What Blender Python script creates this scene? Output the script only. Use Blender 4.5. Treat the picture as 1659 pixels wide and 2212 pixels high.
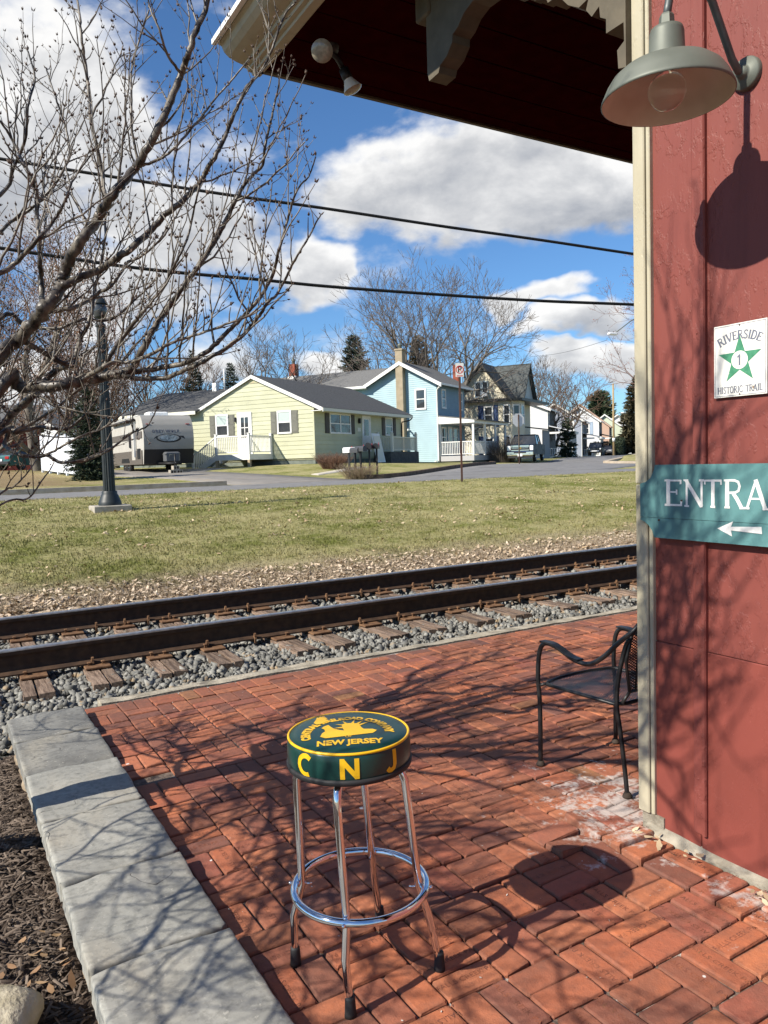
import bpy, math, random
import numpy as np
from mathutils import Vector, Matrix
random.seed(11); RNG = np.random.default_rng(7)
for o in list(bpy.data.objects): bpy.data.objects.remove(o)
SC = bpy.context.scene
COL = SC.collection
PI = math.pi

# ---------------------------------------------------------------- camera
CAMLOC = Vector((0, 0, 1.54))
YAW, PITCH, ROLL = math.radians(30.5), math.radians(3.75), math.radians(-1.75)
cF = Vector((math.sin(YAW)*math.cos(PITCH), math.cos(YAW)*math.cos(PITCH), -math.sin(PITCH)))
_r = Vector((math.cos(YAW), -math.sin(YAW), 0)); _u = _r.cross(cF)
cR = _r*math.cos(ROLL) + _u*math.sin(ROLL); cU = -_r*math.sin(ROLL) + _u*math.cos(ROLL)
cam_d = bpy.data.cameras.new('camera'); cam = bpy.data.objects.new('camera', cam_d); COL.objects.link(cam)
mw = Matrix.Identity(4)
for i in range(3):
    mw[i][0] = cR[i]; mw[i][1] = cU[i]; mw[i][2] = -cF[i]; mw[i][3] = CAMLOC[i]
cam.matrix_world = mw
cam_d.sensor_fit = 'HORIZONTAL'; cam_d.sensor_width = 36.0; cam_d.lens = 1665/1659*36
cam_d.clip_start = 0.05; cam_d.clip_end = 3000
SC.camera = cam

# ---------------------------------------------------------------- sky with cumulus clouds
SUNDIR = Vector((0.92, 0.03, -0.70)).normalized()      # the way the light travels
SUN_EL = math.asin(-SUNDIR.z); SUN_AZ = math.atan2(-SUNDIR.x, -SUNDIR.y)
world = bpy.data.worlds.new('World'); SC.world = world; world.use_nodes = True
W = world.node_tree; W.nodes.clear()
def wn(t, **k):
    n = W.nodes.new(t)
    for a, b in k.items(): setattr(n, a, b)
    return n
def wl(a, b): W.links.new(a, b)
def wmath(op, a, b=None, c=None, clamp=False):
    n = wn('ShaderNodeMath', operation=op, use_clamp=clamp)
    for i, v in enumerate((a, b, c)):
        if v is None: continue
        if isinstance(v, (int, float)): n.inputs[i].default_value = v
        else: wl(v, n.inputs[i])
    return n.outputs[0]
def wvec(op, a, b=None):
    n = wn('ShaderNodeVectorMath', operation=op)
    for i, v in enumerate((a, b)):
        if v is None: continue
        if hasattr(v, 'is_output'): wl(v, n.inputs[i])
        else: n.inputs[i].default_value = tuple(v)
    return n
SKY_STRENGTH = 0.052
sky = wn('ShaderNodeTexSky', sky_type='NISHITA', sun_disc=False, sun_elevation=SUN_EL, sun_rotation=SUN_AZ,
         altitude=150.0, air_density=1.0, dust_density=0.25, ozone_density=3.0)
tc = wn('ShaderNodeTexCoord'); D = wvec('NORMALIZE', tc.outputs['Generated']).outputs[0]
sep = wn('ShaderNodeSeparateXYZ'); wl(D, sep.inputs[0])
def cloud_noise(vec, scale, detail, rough=0.55, dist=0.0):
    n = wn('ShaderNodeTexNoise'); n.inputs['Scale'].default_value = scale; n.inputs['Detail'].default_value = detail
    n.inputs['Roughness'].default_value = rough; n.inputs['Distortion'].default_value = dist
    wl(vec, n.inputs['Vector']); return n.outputs[0]
# flattened direction (cumulus are wider than tall)
fl = wvec('MULTIPLY', D, (1.0, 1.0, 1.7)).outputs[0]
def raydir(u, v): return (cF + cR*((u-829.5)/1665) - cU*((v-1106)/1665)).normalized()
# cumulus banks: (u, v, rx, ry, weight) measured on the 1659x2212 photograph, turned into sky directions
BANKS = [(70, 310, 270, 270, 1.0), (430, 520, 210, 120, 1.0), (1010, 400, 390, 150, 1.2), (1290, 420, 260, 110, .9), (640, 600, 110, 85, .95),
         (1165, 640, 120, 45, .8), (1275, 715, 130, 50, .9), (1330, 800, 150, 48, .9), (690, 770, 110, 40, .7), (750, 215, 120, 60, .5), (250, 640, 260, 90, .8),
         (60, 800, 240, 90, .8), (480, 800, 140, 45, .6)]
def density(vec):
    big = cloud_noise(vec, 2.3, 2.0); fine = cloud_noise(vec, 7.0, 8.0, 0.58, 0.15)
    acc = wmath('MULTIPLY_ADD', big, 1.5, -0.98)          # scattered clouds over the whole sky
    wnz = wn('ShaderNodeTexNoise'); wnz.inputs['Scale'].default_value = 4.5; wnz.inputs['Detail'].default_value = 4.0; wnz.inputs['Roughness'].default_value = 0.6; wl(vec, wnz.inputs['Vector'])
    sc_ = wvec('MULTIPLY', wvec('SUBTRACT', wnz.outputs['Color'], (.5, .5, .5)).outputs[0], (.26, .26, .17)).outputs[0]
    D = wvec('ADD', globals()['D'], sc_).outputs[0]       # ragged bank outlines
    num = den = None
    for (u, v, rx, ry, wt) in BANKS:
        c = raydir(u, v); e1 = Vector((0, 0, 1)).cross(c).normalized(); e2 = c.cross(e1)
        a = wmath('MULTIPLY', wvec('DOT_PRODUCT', D, e1).outputs['Value'], 1665/rx)
        b = wmath('MULTIPLY', wvec('DOT_PRODUCT', D, e2).outputs['Value'], 1665/ry)
        s = wmath('ADD', wmath('MULTIPLY', a, a), wmath('MULTIPLY', b, b))
        facing = wmath('GREATER_THAN', wvec('DOT_PRODUCT', D, c).outputs['Value'], 0.0)
        g = wmath('MULTIPLY', wmath('SUBTRACT', 1.0, s, clamp=True), wmath('MULTIPLY', facing, wt))
        acc = wmath('SMOOTH_MAX', acc, wmath('SUBTRACT', g, 0.28), 0.15)
        gb = wmath('MULTIPLY', g, b); num = gb if num is None else wmath('ADD', num, gb); den = wmath('ADD', g, 0.05) if den is None else wmath('ADD', den, g)
    return wmath('ADD', acc, wmath('MULTIPLY_ADD', fine, 1.9, -0.95)), fine, wmath('DIVIDE', num, den)
dens, fine, hgt = density(fl)
alpha = wn('ShaderNodeMapRange', interpolation_type='SMOOTHSTEP'); wl(dens, alpha.inputs[0])
alpha.inputs[1].default_value = -0.14; alpha.inputs[2].default_value = 0.40
# light and shade inside the clouds: compare with the noise a little towards the sun and upward
off = wvec('ADD', fl, (-0.035, 0.0, 0.075)).outputs[0]
fine2 = cloud_noise(off, 7.0, 8.0, 0.58, 0.15)
rel = wmath('SUBTRACT', fine, fine2)
thick = wn('ShaderNodeMapRange'); wl(dens, thick.inputs[0]); thick.inputs[1].default_value = 0.1; thick.inputs[2].default_value = 0.95
shade = wmath('ADD', wmath('MULTIPLY_ADD', rel, 2.2, 0.80), wmath('ADD', wmath('MULTIPLY', thick.outputs[0], -0.42), wmath('MULTIPLY', hgt, 0.42)))
ramp = wn('ShaderNodeValToRGB'); wl(shade, ramp.inputs[0])
cr = ramp.color_ramp; cr.elements[0].position = 0.10; cr.elements[0].color = (5.2, 5.5, 6.1, 1); cr.elements[1].position = 0.95; cr.elements[1].color = (12.8, 12.7, 12.5, 1)
e = cr.elements.new(0.5); e.color = (8.4, 8.5, 8.7, 1)
upm = wn('ShaderNodeMapRange', interpolation_type='SMOOTHSTEP'); wl(sep.outputs[2], upm.inputs[0]); upm.inputs[1].default_value = -0.01; upm.inputs[2].default_value = 0.05
mixc = wn('ShaderNodeMix', data_type='RGBA'); wl(wmath('MULTIPLY', wmath('MULTIPLY', alpha.outputs[0], upm.outputs[0]), 0.97), mixc.inputs['Factor'])
tint = wn('ShaderNodeMix', data_type='RGBA', blend_type='MULTIPLY'); tint.inputs['Factor'].default_value = 1.0
wl(sky.outputs[0], tint.inputs['A']); tint.inputs['B'].default_value = (1.02, 1.46, 1.86, 1)
wl(tint.outputs['Result'], mixc.inputs['A']); wl(ramp.outputs[0], mixc.inputs['B'])
bg = wn('ShaderNodeBackground'); bg.inputs[1].default_value = SKY_STRENGTH; wl(mixc.outputs['Result'], bg.inputs[0])
wo = wn('ShaderNodeOutputWorld'); wl(bg.outputs[0], wo.inputs[0])

# ---------------------------------------------------------------- sun, exposure
sd = bpy.data.lights.new('sun', 'SUN'); sd.energy = 5.0; sd.angle = math.radians(0.5); sd.color = (1.0, 0.925, 0.81)
sun = bpy.data.objects.new('sun', sd); COL.objects.link(sun); sun.location = (-20, 0, 20)
sun.rotation_euler = SUNDIR.to_track_quat('-Z', 'Y').to_euler()
vs = SC.view_settings; vs.view_transform = 'Standard'; vs.look = 'None'; vs.exposure = 0.62; vs.gamma = 1.0; vs.use_curve_mapping = False
SC.render.engine = 'CYCLES'; SC.cycles.max_bounces = 6; SC.cycles.diffuse_bounces = 3; SC.cycles.glossy_bounces = 4; SC.cycles.transmission_bounces = 4
SC.cycles.caustics_reflective = False; SC.cycles.caustics_refractive = False; SC.cycles.use_denoising = True
SC.cycles.sample_clamp_indirect = 6.0; SC.render.film_transparent = False

# ---------------------------------------------------------------- helpers: materials
MATS = {}
def mat(name, col, col2=None, scale=6.0, rough=0.75, metal=0.0, bump=0.0, bscale=40.0, rand=0.0, detail=4.0, spec=0.4,
        stretch=None, col3=None, scale3=1.5, t3=0.6, w3=0.12, emit=None, coat=0.0, stripes=None, contrast=(0.35, 0.65), bdist=0.01, island=False, hue=0.0, transmission=0.0, alpha=1.0):
    """procedural material: noise between two colours, optional third patch colour, noise bump, per-object / per-island variation"""
    if name in MATS: return MATS[name]
    m = bpy.data.materials.new(name); m.use_nodes = True; t = m.node_tree; t.nodes.clear(); N = t.nodes; L = t.links.new
    out = N.new('ShaderNodeOutputMaterial'); b = N.new('ShaderNodeBsdfPrincipled'); L(b.outputs[0], out.inputs[0])
    b.inputs['Roughness'].default_value = rough; b.inputs['Metallic'].default_value = metal; b.inputs['Specular IOR Level'].default_value = spec
    b.inputs['Coat Weight'].default_value = coat
    if transmission: b.inputs['Transmission Weight'].default_value = transmission
    if alpha < 1: b.inputs['Alpha'].default_value = alpha
    geo = N.new('ShaderNodeNewGeometry'); vec = geo.outputs['Position']
    if stretch:
        mp = N.new('ShaderNodeVectorMath'); mp.operation = 'MULTIPLY'; mp.inputs[1].default_value = stretch; L(vec, mp.inputs[0]); vec = mp.outputs[0]
    oi = N.new('ShaderNodeObjectInfo')
    def noise(s, d):
        n = N.new('ShaderNodeTexNoise'); n.inputs['Scale'].default_value = s; n.inputs['Detail'].default_value = d; L(vec, n.inputs['Vector']); return n.outputs[0]
    def mathn(op, a, bb, clamp=False):
        n = N.new('ShaderNodeMath'); n.operation = op; n.use_clamp = clamp
        for i, v in enumerate((a, bb)):
            if isinstance(v, (int, float)): n.inputs[i].default_value = v
            else: L(v, n.inputs[i])
        return n.outputs[0]
    c = None
    if col2 is not None:
        mr = N.new('ShaderNodeMapRange'); L(noise(scale, detail), mr.inputs[0]); mr.inputs[1].default_value = contrast[0]; mr.inputs[2].default_value = contrast[1]
        fac = mr.outputs[0]
        if island:
            fac = mathn('FRACT', mathn('ADD', geo.outputs['Random Per Island'], oi.outputs['Random']), 0.0)
            fac = mathn('ADD', mathn('MULTIPLY', fac, 0.8), mathn('MULTIPLY', mr.outputs[0], 0.2))
        mx = N.new('ShaderNodeMix'); mx.data_type = 'RGBA'; L(fac, mx.inputs['Factor'])
        mx.inputs['A'].default_value = (*col, 1); mx.inputs['B'].default_value = (*col2, 1); c = mx.outputs['Result']
    if col3 is not None:
        mr = N.new('ShaderNodeMapRange'); L(noise(scale3, 6.0), mr.inputs[0]); mr.inputs[1].default_value = t3; mr.inputs[2].default_value = t3+w3
        mx = N.new('ShaderNodeMix'); mx.data_type = 'RGBA'; L(mr.outputs[0], mx.inputs['Factor'])
        if c is None: mx.inputs['A'].default_value = (*col, 1)
        else: L(c, mx.inputs['A'])
        mx.inputs['B'].default_value = (*col3, 1); c = mx.outputs['Result']
    if rand or hue:
        r = mathn('FRACT', mathn('ADD', mathn('MULTIPLY', geo.outputs['Random Per Island'], 7.13), oi.outputs['Random']), 0.0)
        hs = N.new('ShaderNodeHueSaturation')
        L(mathn('ADD', mathn('MULTIPLY', r, 2*rand), 1-rand), hs.inputs['Value'])
        if hue:
            r2 = mathn('FRACT', mathn('MULTIPLY', r, 13.7), 0.0)
            L(mathn('ADD', mathn('MULTIPLY', r2, 2*hue), 0.5-hue), hs.inputs['Hue'])
        if c is None: hs.inputs['Color'].default_value = (*col, 1)
        else: L(c, hs.inputs['Color'])
        c = hs.outputs['Color']
    if c is None: b.inputs['Base Color'].default_value = (*col, 1)
    else: L(c, b.inputs['Base Color'])
    if bump:
        bp = N.new('ShaderNodeBump'); bp.inputs['Strength'].default_value = bump; bp.inputs['Distance'].default_value = bdist
        L(noise(bscale, 6.0), bp.inputs['Height']); L(bp.outputs[0], b.inputs['Normal'])
    if emit: b.inputs['Emission Color'].default_value = (*emit[0], 1); b.inputs['Emission Strength'].default_value = emit[1]
    MATS[name] = m; return m

# ---------------------------------------------------------------- helpers: meshes and objects
class MB:
    """collects vertices and faces of ONE part"""
    def __init__(s): s.v = []; s.f = []; s.sm = []
    def add(s, vs, fs, smooth=False):
        o = len(s.v); s.v.extend([tuple(p) for p in vs]); s.f.extend([tuple(i+o for i in f) for f in fs]); s.sm.extend([smooth]*len(fs)); return s
    def hexa(s, p): return s.add(p, [(0, 3, 2, 1), (4, 5, 6, 7), (0, 1, 5, 4), (1, 2, 6, 5), (2, 3, 7, 6), (3, 0, 4, 7)])
    def box(s, x0, x1, y0, y1, z0, z1):
        if x0 > x1: x0, x1 = x1, x0
        if y0 > y1: y0, y1 = y1, y0
        if z0 > z1: z0, z1 = z1, z0
        return s.hexa([(x0, y0, z0), (x1, y0, z0), (x1, y1, z0), (x0, y1, z0), (x0, y0, z1), (x1, y0, z1), (x1, y1, z1), (x0, y1, z1)])
    def bbox(s, x0, x1, y0, y1, z0, z1, c=0.004):
        """box with chamfered edges"""
        if x0 > x1: x0, x1 = x1, x0
        if y0 > y1: y0, y1 = y1, y0
        if z0 > z1: z0, z1 = z1, z0
        P = []
        for (z, i) in ((z0, c), (z0+c, 0), (z1-c, 0), (z1, c)):
            P += [(x0+i+c, y0+i, z), (x1-i-c, y0+i, z), (x1-i, y0+i+c, z), (x1-i, y1-i-c, z), (x1-i-c, y1-i, z), (x0+i+c, y1-i, z), (x0+i, y1-i-c, z), (x0+i, y0+i+c, z)]
        F = [tuple(range(7, -1, -1)), tuple(range(24, 32))]
        for k in range(3):
            for j in range(8): F.append((k*8+j, k*8+(j+1) % 8, k*8+8+(j+1) % 8, k*8+8+j))
        return s.add(P, F)
    def prism(s, poly, axis, a, b):
        """polygon (2D, counterclockwise or not) extruded along axis 0/1/2 from a to b"""
        n = len(poly)
        def pt(p, t): return (t, p[0], p[1]) if axis == 0 else (p[0], t, p[1]) if axis == 1 else (p[0], p[1], t)
        vs = [pt(p, a) for p in poly]+[pt(p, b) for p in poly]
        fs = [tuple(range(n-1, -1, -1)), tuple(range(n, 2*n))]+[(i, (i+1) % n, n+(i+1) % n, n+i) for i in range(n)]
        return s.add(vs, fs)
    def tube(s, path, r, n=8, cap=True, smooth=True):
        path = [Vector(p) for p in path]; m = len(path)
        if isinstance(r, (int, float)): r = [r]*m
        ref = Vector((0.31, 0.17, 0.93)); vs = []; prev = None
        for i, p in enumerate(path):
            t = (path[min(i+1, m-1)]-path[max(i-1, 0)]); t = t.normalized() if t.length > 1e-9 else Vector((0, 0, 1))
            if prev is None:
                a = t.cross(ref if abs(t.dot(ref)) < .9 else Vector((1, 0, 0))).normalized()
            else:
                a = (prev-t*prev.dot(t)); a = a.normalized() if a.length > 1e-6 else t.orthogonal().normalized()
            prev = a; b = t.cross(a)
            for k in range(n):
                w = 2*PI*k/n; vs.append(p+(a*math.cos(w)+b*math.sin(w))*r[i])
        fs = [(i*n+k, i*n+(k+1) % n, (i+1)*n+(k+1) % n, (i+1)*n+k) for i in range(m-1) for k in range(n)]
        o = len(s.v); s.add(vs, fs, smooth)
        if cap: s.add([], []); s.f.append(tuple(o+k for k in range(n-1, -1, -1))); s.f.append(tuple(o+(m-1)*n+k for k in range(n))); s.sm += [False, False]
        return s
    def lathe(s, prof, n=32, c=(0, 0, 0), smooth=True, axis=2):
        """profile [(radius, height)] turned about an axis through c"""
        vs = []
        for (r, z) in prof:
            for k in range(n):
                w = 2*PI*k/n; x, y = r*math.cos(w), r*math.sin(w)
                p = (x, y, z) if axis == 2 else (z, x, y) if axis == 0 else (x, z, y)
                vs.append((c[0]+p[0], c[1]+p[1], c[2]+p[2]))
        fs = [(i*n+k, i*n+(k+1) % n, (i+1)*n+(k+1) % n, (i+1)*n+k) for i in range(len(prof)-1) for k in range(n)]
        return s.add(vs, fs, smooth)
    def torus(s, c, R, r, n=48, m=10):
        return s.tube([(c[0]+R*math.cos(2*PI*i/n), c[1]+R*math.sin(2*PI*i/n), c[2]) for i in range(n+1)], r, m, cap=False)
    def ell(s, c, rx, ry, rz, n=14, m=8):
        vs = [(c[0]+rx*math.sin(PI*j/m)*math.cos(2*PI*k/n), c[1]+ry*math.sin(PI*j/m)*math.sin(2*PI*k/n), c[2]+rz*math.cos(PI*j/m)) for j in range(m+1) for k in range(n)]
        fs = [(j*n+k, j*n+(k+1) % n, (j+1)*n+(k+1) % n, (j+1)*n+k)[::-1] for j in range(m) for k in range(n)]
        return s.add(vs, fs, True)
    def xf(s, M):
        s.v = [tuple(M @ Vector(p)) for p in s.v]; return s
    def mesh(s, name):
        me = bpy.data.meshes.new(name); me.from_pydata(s.v, [], s.f)
        if any(s.sm): me.polygons.foreach_set('use_smooth', s.sm)
        me.update(); return me
    def build(s, name, material, parent=None, **k): return link(name, s.mesh(name), material, parent, **k)
def link(name, me, material, parent=None, label=None, cat=None, group=None, kind=None, loc=None, rot=None):
    o = bpy.data.objects.new(name, me); COL.objects.link(o)
    if material is not None and me is not None and len(me.materials) == 0: me.materials.append(material)
    if parent is not None: o.parent = parent
    if loc is not None: o.location = loc
    if rot is not None: o.rotation_euler = rot
    tag(o, label, cat, group, kind); return o
def tag(o, label=None, cat=None, group=None, kind=None):
    if label: o['label'] = label
    if cat: o['category'] = cat
    if group: o['group'] = group
    if kind: o['kind'] = kind
    return o
def thing(name, label, cat, loc=(0, 0, 0), rz=0.0, group=None):
    o = bpy.data.objects.new(name, None); COL.objects.link(o); o.location = loc; o.rotation_euler = (0, 0, rz); o.empty_display_size = 0.1
    return tag(o, label, cat, group)
def copy_tree(root, loc, rz=None, label=None):
    r = root.copy(); COL.objects.link(r); r.location = loc
    if rz is not None: r.rotation_euler = (0, 0, rz)
    if label: r['label'] = label
    for ch in list(root.children):
        c = ch.copy(); COL.objects.link(c); c.parent = r
        for g in ch.children:
            d = g.copy(); COL.objects.link(d); d.parent = c
    return r
def np_mesh(name, V, F, smooth=False):
    """fast mesh from numpy arrays; F is (n,3) or (n,4)"""
    me = bpy.data.meshes.new(name); V = np.ascontiguousarray(V, np.float32); F = np.ascontiguousarray(F, np.int32); k = F.shape[1]
    me.vertices.add(len(V)); me.vertices.foreach_set('co', V.ravel()); me.loops.add(F.size); me.loops.foreach_set('vertex_index', F.ravel())
    me.polygons.add(len(F)); me.polygons.foreach_set('loop_start', np.arange(0, F.size, k, dtype=np.int32)); me.polygons.foreach_set('loop_total', np.full(len(F), k, np.int32))
    if smooth: me.polygons.foreach_set('use_smooth', np.ones(len(F), bool))
    me.update(calc_edges=True); return me
def rotmats(n, rng):
    q = rng.normal(size=(n, 4)); q /= np.linalg.norm(q, axis=1)[:, None]; w, x, y, z = q.T
    return np.stack([np.stack([1-2*(y*y+z*z), 2*(x*y-z*w), 2*(x*z+y*w)], 1), np.stack([2*(x*y+z*w), 1-2*(x*x+z*z), 2*(y*z-x*w)], 1), np.stack([2*(x*z-y*w), 2*(y*z+x*w), 1-2*(x*x+y*y)], 1)], 1)
def scatter(name, protos, pos, scale, R):
    """many small bodies joined into one numpy mesh (stuff). protos: list of (V,F triangles)"""
    Vs = []; Fs = []; off = 0; n = len(pos); pick = RNG.integers(0, len(protos), n)
    for k, (pv, pf) in enumerate(protos):
        idx = np.where(pick == k)[0]
        if not len(idx): continue
        sc = scale[idx]; sc = sc[:, None, None] if sc.ndim == 1 else sc[:, None, :]
        v = np.einsum('nij,nvj->nvi', R[idx], pv[None]*sc)+pos[idx][:, None, :]
        f = pf[None]+(np.arange(len(idx))*len(pv))[:, None, None]+off
        Vs.append(v.reshape(-1, 3)); Fs.append(f.reshape(-1, pf.shape[1])); off += v.shape[0]*v.shape[1]
    return np_mesh(name, np.concatenate(Vs), np.concatenate(Fs))
ICO_F = np.array([(0,11,5),(0,5,1),(0,1,7),(0,7,10),(0,10,11),(1,5,9),(5,11,4),(11,10,2),(10,7,6),(7,1,8),(3,9,4),(3,4,2),(3,2,6),(3,6,8),(3,8,9),(4,9,5),(2,4,11),(6,2,10),(8,6,7),(9,8,1)])
_g = (1+5**.5)/2
ICO_V = np.array([(-1,_g,0),(1,_g,0),(-1,-_g,0),(1,-_g,0),(0,-1,_g),(0,1,_g),(0,-1,-_g),(0,1,-_g),(_g,0,-1),(_g,0,1),(-_g,0,-1),(-_g,0,1)])/1.902
def text_mesh(txt, size, extrude=0.0, align='CENTER', spacing=1.0, bold=0.0):
    cu = bpy.data.curves.new('t', 'FONT'); cu.body = txt; cu.size = size; cu.extrude = extrude; cu.align_x = align; cu.align_y = 'CENTER'; cu.space_character = spacing; cu.offset = bold
    cu.resolution_u = 3
    o = bpy.data.objects.new('t', cu); COL.objects.link(o); dg = bpy.context.evaluated_depsgraph_get(); dg.update()
    me = bpy.data.meshes.new_from_object(o.evaluated_get(dg)); bpy.data.objects.remove(o); bpy.data.curves.remove(cu); return me
def mesh_into(mb, me, M):
    mb.add([M @ v.co for v in me.vertices], [tuple(p.vertices) for p in me.polygons]); return mb
# ================================================================ GROUND
def smooth(a, b, x):
    t = np.clip((x-a)/(b-a), 0, 1); return t*t*(3-2*t)
def ground_z(X, Y):
    X = np.asarray(X, float); Y = np.asarray(Y, float)
    low = np.where(Y < 5.3, -0.27, -0.24)
    bank = -0.05+(0.86+0.05)*np.clip((Y-9.4)/(21-9.4), 0, 1)+0.05*np.sin((Y-9.4)/11.6*PI)*((Y > 9.4) & (Y < 21))
    z = np.where(Y < 9.4, low+(bank-low)*smooth(8.9, 9.4, Y), bank)
    z = z+0.036*(np.clip(Y, 26, 46)-26)+0.006*np.clip(Y-46, 0, 40)*(1-smooth(20, 60, X))
    z = z+0.26*np.exp(-((X-18.5)/6.5)**2-((Y-37)/5.5)**2)-0.30*np.exp(-((X-40)/10)**2-((Y-44)/8)**2)-0.008*np.clip(X-25, 0, 25)
    return z
def gz(x, y): return float(ground_z(x, y))
def ground_mesh(name, xs, ys, off=0.0, rough=0.0):
    gx, gy = np.meshgrid(xs, ys); z = ground_z(gx, gy)+off
    if rough: z = z+RNG.normal(0, rough, z.shape)*((gy > 9.6) & (gy < 20.5))
    V = np.stack([gx, gy, z], -1).reshape(-1, 3); nx = len(xs); ny = len(ys)
    i, j = np.meshgrid(np.arange(nx-1), np.arange(ny-1)); a = (j*nx+i).ravel()
    return np_mesh(name, V, np.stack([a, a+1, a+nx+1, a+nx], 1), True)
xs = np.concatenate([np.linspace(-600, -12, 16), np.arange(-10, 50, 0.5), np.arange(50, 130, 2.5), np.linspace(135, 1200, 16)])
ys = np.concatenate([np.linspace(-300, 4.4, 10), np.array([4.9, 5.29, 5.31, 6, 7, 8]), np.arange(8.9, 52, 0.3), np.arange(52, 130, 2.5), np.linspace(135, 1600, 16)])
def grass_material():
    m = bpy.data.materials.new('lawn'); m.use_nodes = True; t = m.node_tree; N = t.nodes; L = t.links.new; b = N['Principled BSDF']
    b.inputs['Roughness'].default_value = 0.95; b.inputs['Specular IOR Level'].default_value = 0.1
    g = N.new('ShaderNodeNewGeometry')
    def nz(s, d, r=.55):
        n = N.new('ShaderNodeTexNoise'); n.inputs['Scale'].default_value = s; n.inputs['Detail'].default_value = d; n.inputs['Roughness'].default_value = r; L(g.outputs['Position'], n.inputs['Vector']); return n.outputs[0]
    def rng(v, a, bb):
        n = N.new('ShaderNodeMapRange'); L(v, n.inputs[0]); n.inputs[1].default_value = a; n.inputs[2].default_value = bb; return n.outputs[0]
    def mx(f, a, bb):
        n = N.new('ShaderNodeMix'); n.data_type = 'RGBA'
        if isinstance(f, float): n.inputs['Factor'].default_value = f
        else: L(f, n.inputs['Factor'])
        for k, v in (('A', a), ('B', bb)):
            if isinstance(v, tuple): n.inputs[k].default_value = (*v, 1)
            else: L(v, n.inputs[k])
        return n.outputs['Result']
    def ma(op, a, bb, clamp=False):
        n = N.new('ShaderNodeMath'); n.operation = op; n.use_clamp = clamp
        for i, v in enumerate((a, bb)):
            if isinstance(v, float): n.inputs[i].default_value = v
            else: L(v, n.inputs[i])
        return n.outputs[0]
    green = mx(nz(30, 5), (0.100, 0.125, 0.022), (0.205, 0.215, 0.052))
    straw = mx(nz(45, 5), (0.275, 0.255, 0.10), (0.46, 0.405, 0.215))
    patch = rng(ma('ADD', ma('MULTIPLY', nz(0.7, 7, .68), 0.7), ma('MULTIPLY', nz(7, 4), 0.30)), 0.385, 0.555)
    c = mx(patch, green, straw)
    # worn, leaf-strewn dry strip beside the ballast
    sep = N.new('ShaderNodeSeparateXYZ'); L(g.outputs['Position'], sep.inputs[0])
    strip = rng(ma('ADD', sep.outputs[1], ma('MULTIPLY', nz(1.6, 4), 1.6)), 12.0, 10.7)
    c = mx(strip, c, mx(nz(40, 6), (0.26, 0.20, 0.135), (0.52, 0.42, 0.30)))
    # bare brown needle bed near the big tree on the left
    bare = ma('MULTIPLY', rng(ma('ADD', sep.outputs[0], ma('MULTIPLY', nz(0.8, 4), 4.0)), 9.0, 6.0), rng(sep.outputs[1], 29.0, 31.0))
    c = mx(ma('MULTIPLY', bare, 0.85), c, mx(nz(6, 6), (0.17, 0.11, 0.06), (0.30, 0.22, 0.13)))
    L(c, b.inputs['Base Color'])
    bp = N.new('ShaderNodeBump'); bp.inputs['Strength'].default_value = 0.9; bp.inputs['Distance'].default_value = 0.03; L(nz(60, 8, .7), bp.inputs['Height']); L(bp.outputs[0], b.inputs['Normal'])
    return m
LAWN = grass_material()
link('ground', ground_mesh('ground', xs, ys, 0, 0.008), LAWN, kind='structure')

# grass tufts on the bank beyond the track (uncountable)
def tufts(n, area, hmin, hmax, wid):
    """area(n)->x,y ; three-blade tufts as thin triangles"""
    x, y = area(n); n = len(x); z = ground_z(x, y)
    V = []; ang = RNG.uniform(0, 2*PI, (n, 3)); h = RNG.uniform(hmin, hmax, (n, 3)); lean = RNG.uniform(0.1, 0.9, (n, 3)); la = RNG.uniform(0, 2*PI, (n, 3))
    c = np.stack([x, y, z-0.005], 1)[:, None, :]
    d = np.stack([np.cos(ang), np.sin(ang), 0*ang], -1)*wid
    tip = np.stack([np.cos(la)*lean*h, np.sin(la)*lean*h, h], -1)
    V = np.stack([c-d, c+d, c+tip], 2).reshape(-1, 3); F = np.arange(len(V)).reshape(-1, 3); return V, F
def bank_area(n):
    y = 9.5+(21.0-9.5)*RNG.random(n)**1.25; az = np.radians(RNG.uniform(1, 62, n)); x = y*np.tan(az); k = (x < 34); return x[k], y[k]
V, F = tufts(70000, bank_area, 0.02, 0.06, 0.006)
link('grass_blades', np_mesh('grass_blades', V, F), LAWN, kind='stuff', label='short green and straw grass on the bank beyond the track')
def leaf_scatter(name, n, area, smin, smax, zoff, material, label, zfun=ground_z):
    x, y = area(n); n = len(x); pos = np.stack([x, y, zfun(x, y)+zoff], 1)
    lv = np.array([(-1, 0, .12), (-.35, -.42, 0), (.35, -.36, .05), (1, 0, .2), (.4, .4, .02), (-.3, .45, .1)]); lf = np.array([(0, 1, 5), (1, 2, 5), (2, 4, 5), (2, 3, 4)])
    th = RNG.uniform(0, 2*PI, n); tx = RNG.normal(0, .35, n); c, s = np.cos(th), np.sin(th)
    R = np.zeros((n, 3, 3)); R[:, 0, 0] = c; R[:, 0, 1] = -s; R[:, 1, 0] = s; R[:, 1, 1] = c; R[:, 2, 2] = 1; R[:, 2, 0] = tx; R[:, 2, 1] = RNG.normal(0, .35, n)
    return link(name, scatter(name, [(lv, lf)], pos, RNG.uniform(smin, smax, n), R), material, kind='stuff', label=label)
M_LEAF = mat('dry_leaf', (0.30, 0.19, 0.10), (0.62, 0.50, 0.33), island=True, rough=.8)
def drift_area(n):
    cx, cy = bank_area(90); k = RNG.integers(0, len(cx), n); sp = RNG.choice([.12, .3, .8], n); return cx[k]+RNG.normal(0, 1, n)*sp*1.6, np.clip(cy[k]+RNG.normal(0, 1, n)*sp, 9.5, 20.8)
leaf_scatter('fallen_leaves', 1900, drift_area, 0.02, 0.055, 0.025, M_LEAF, 'pale dry leaves scattered over the grass bank')
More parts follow.
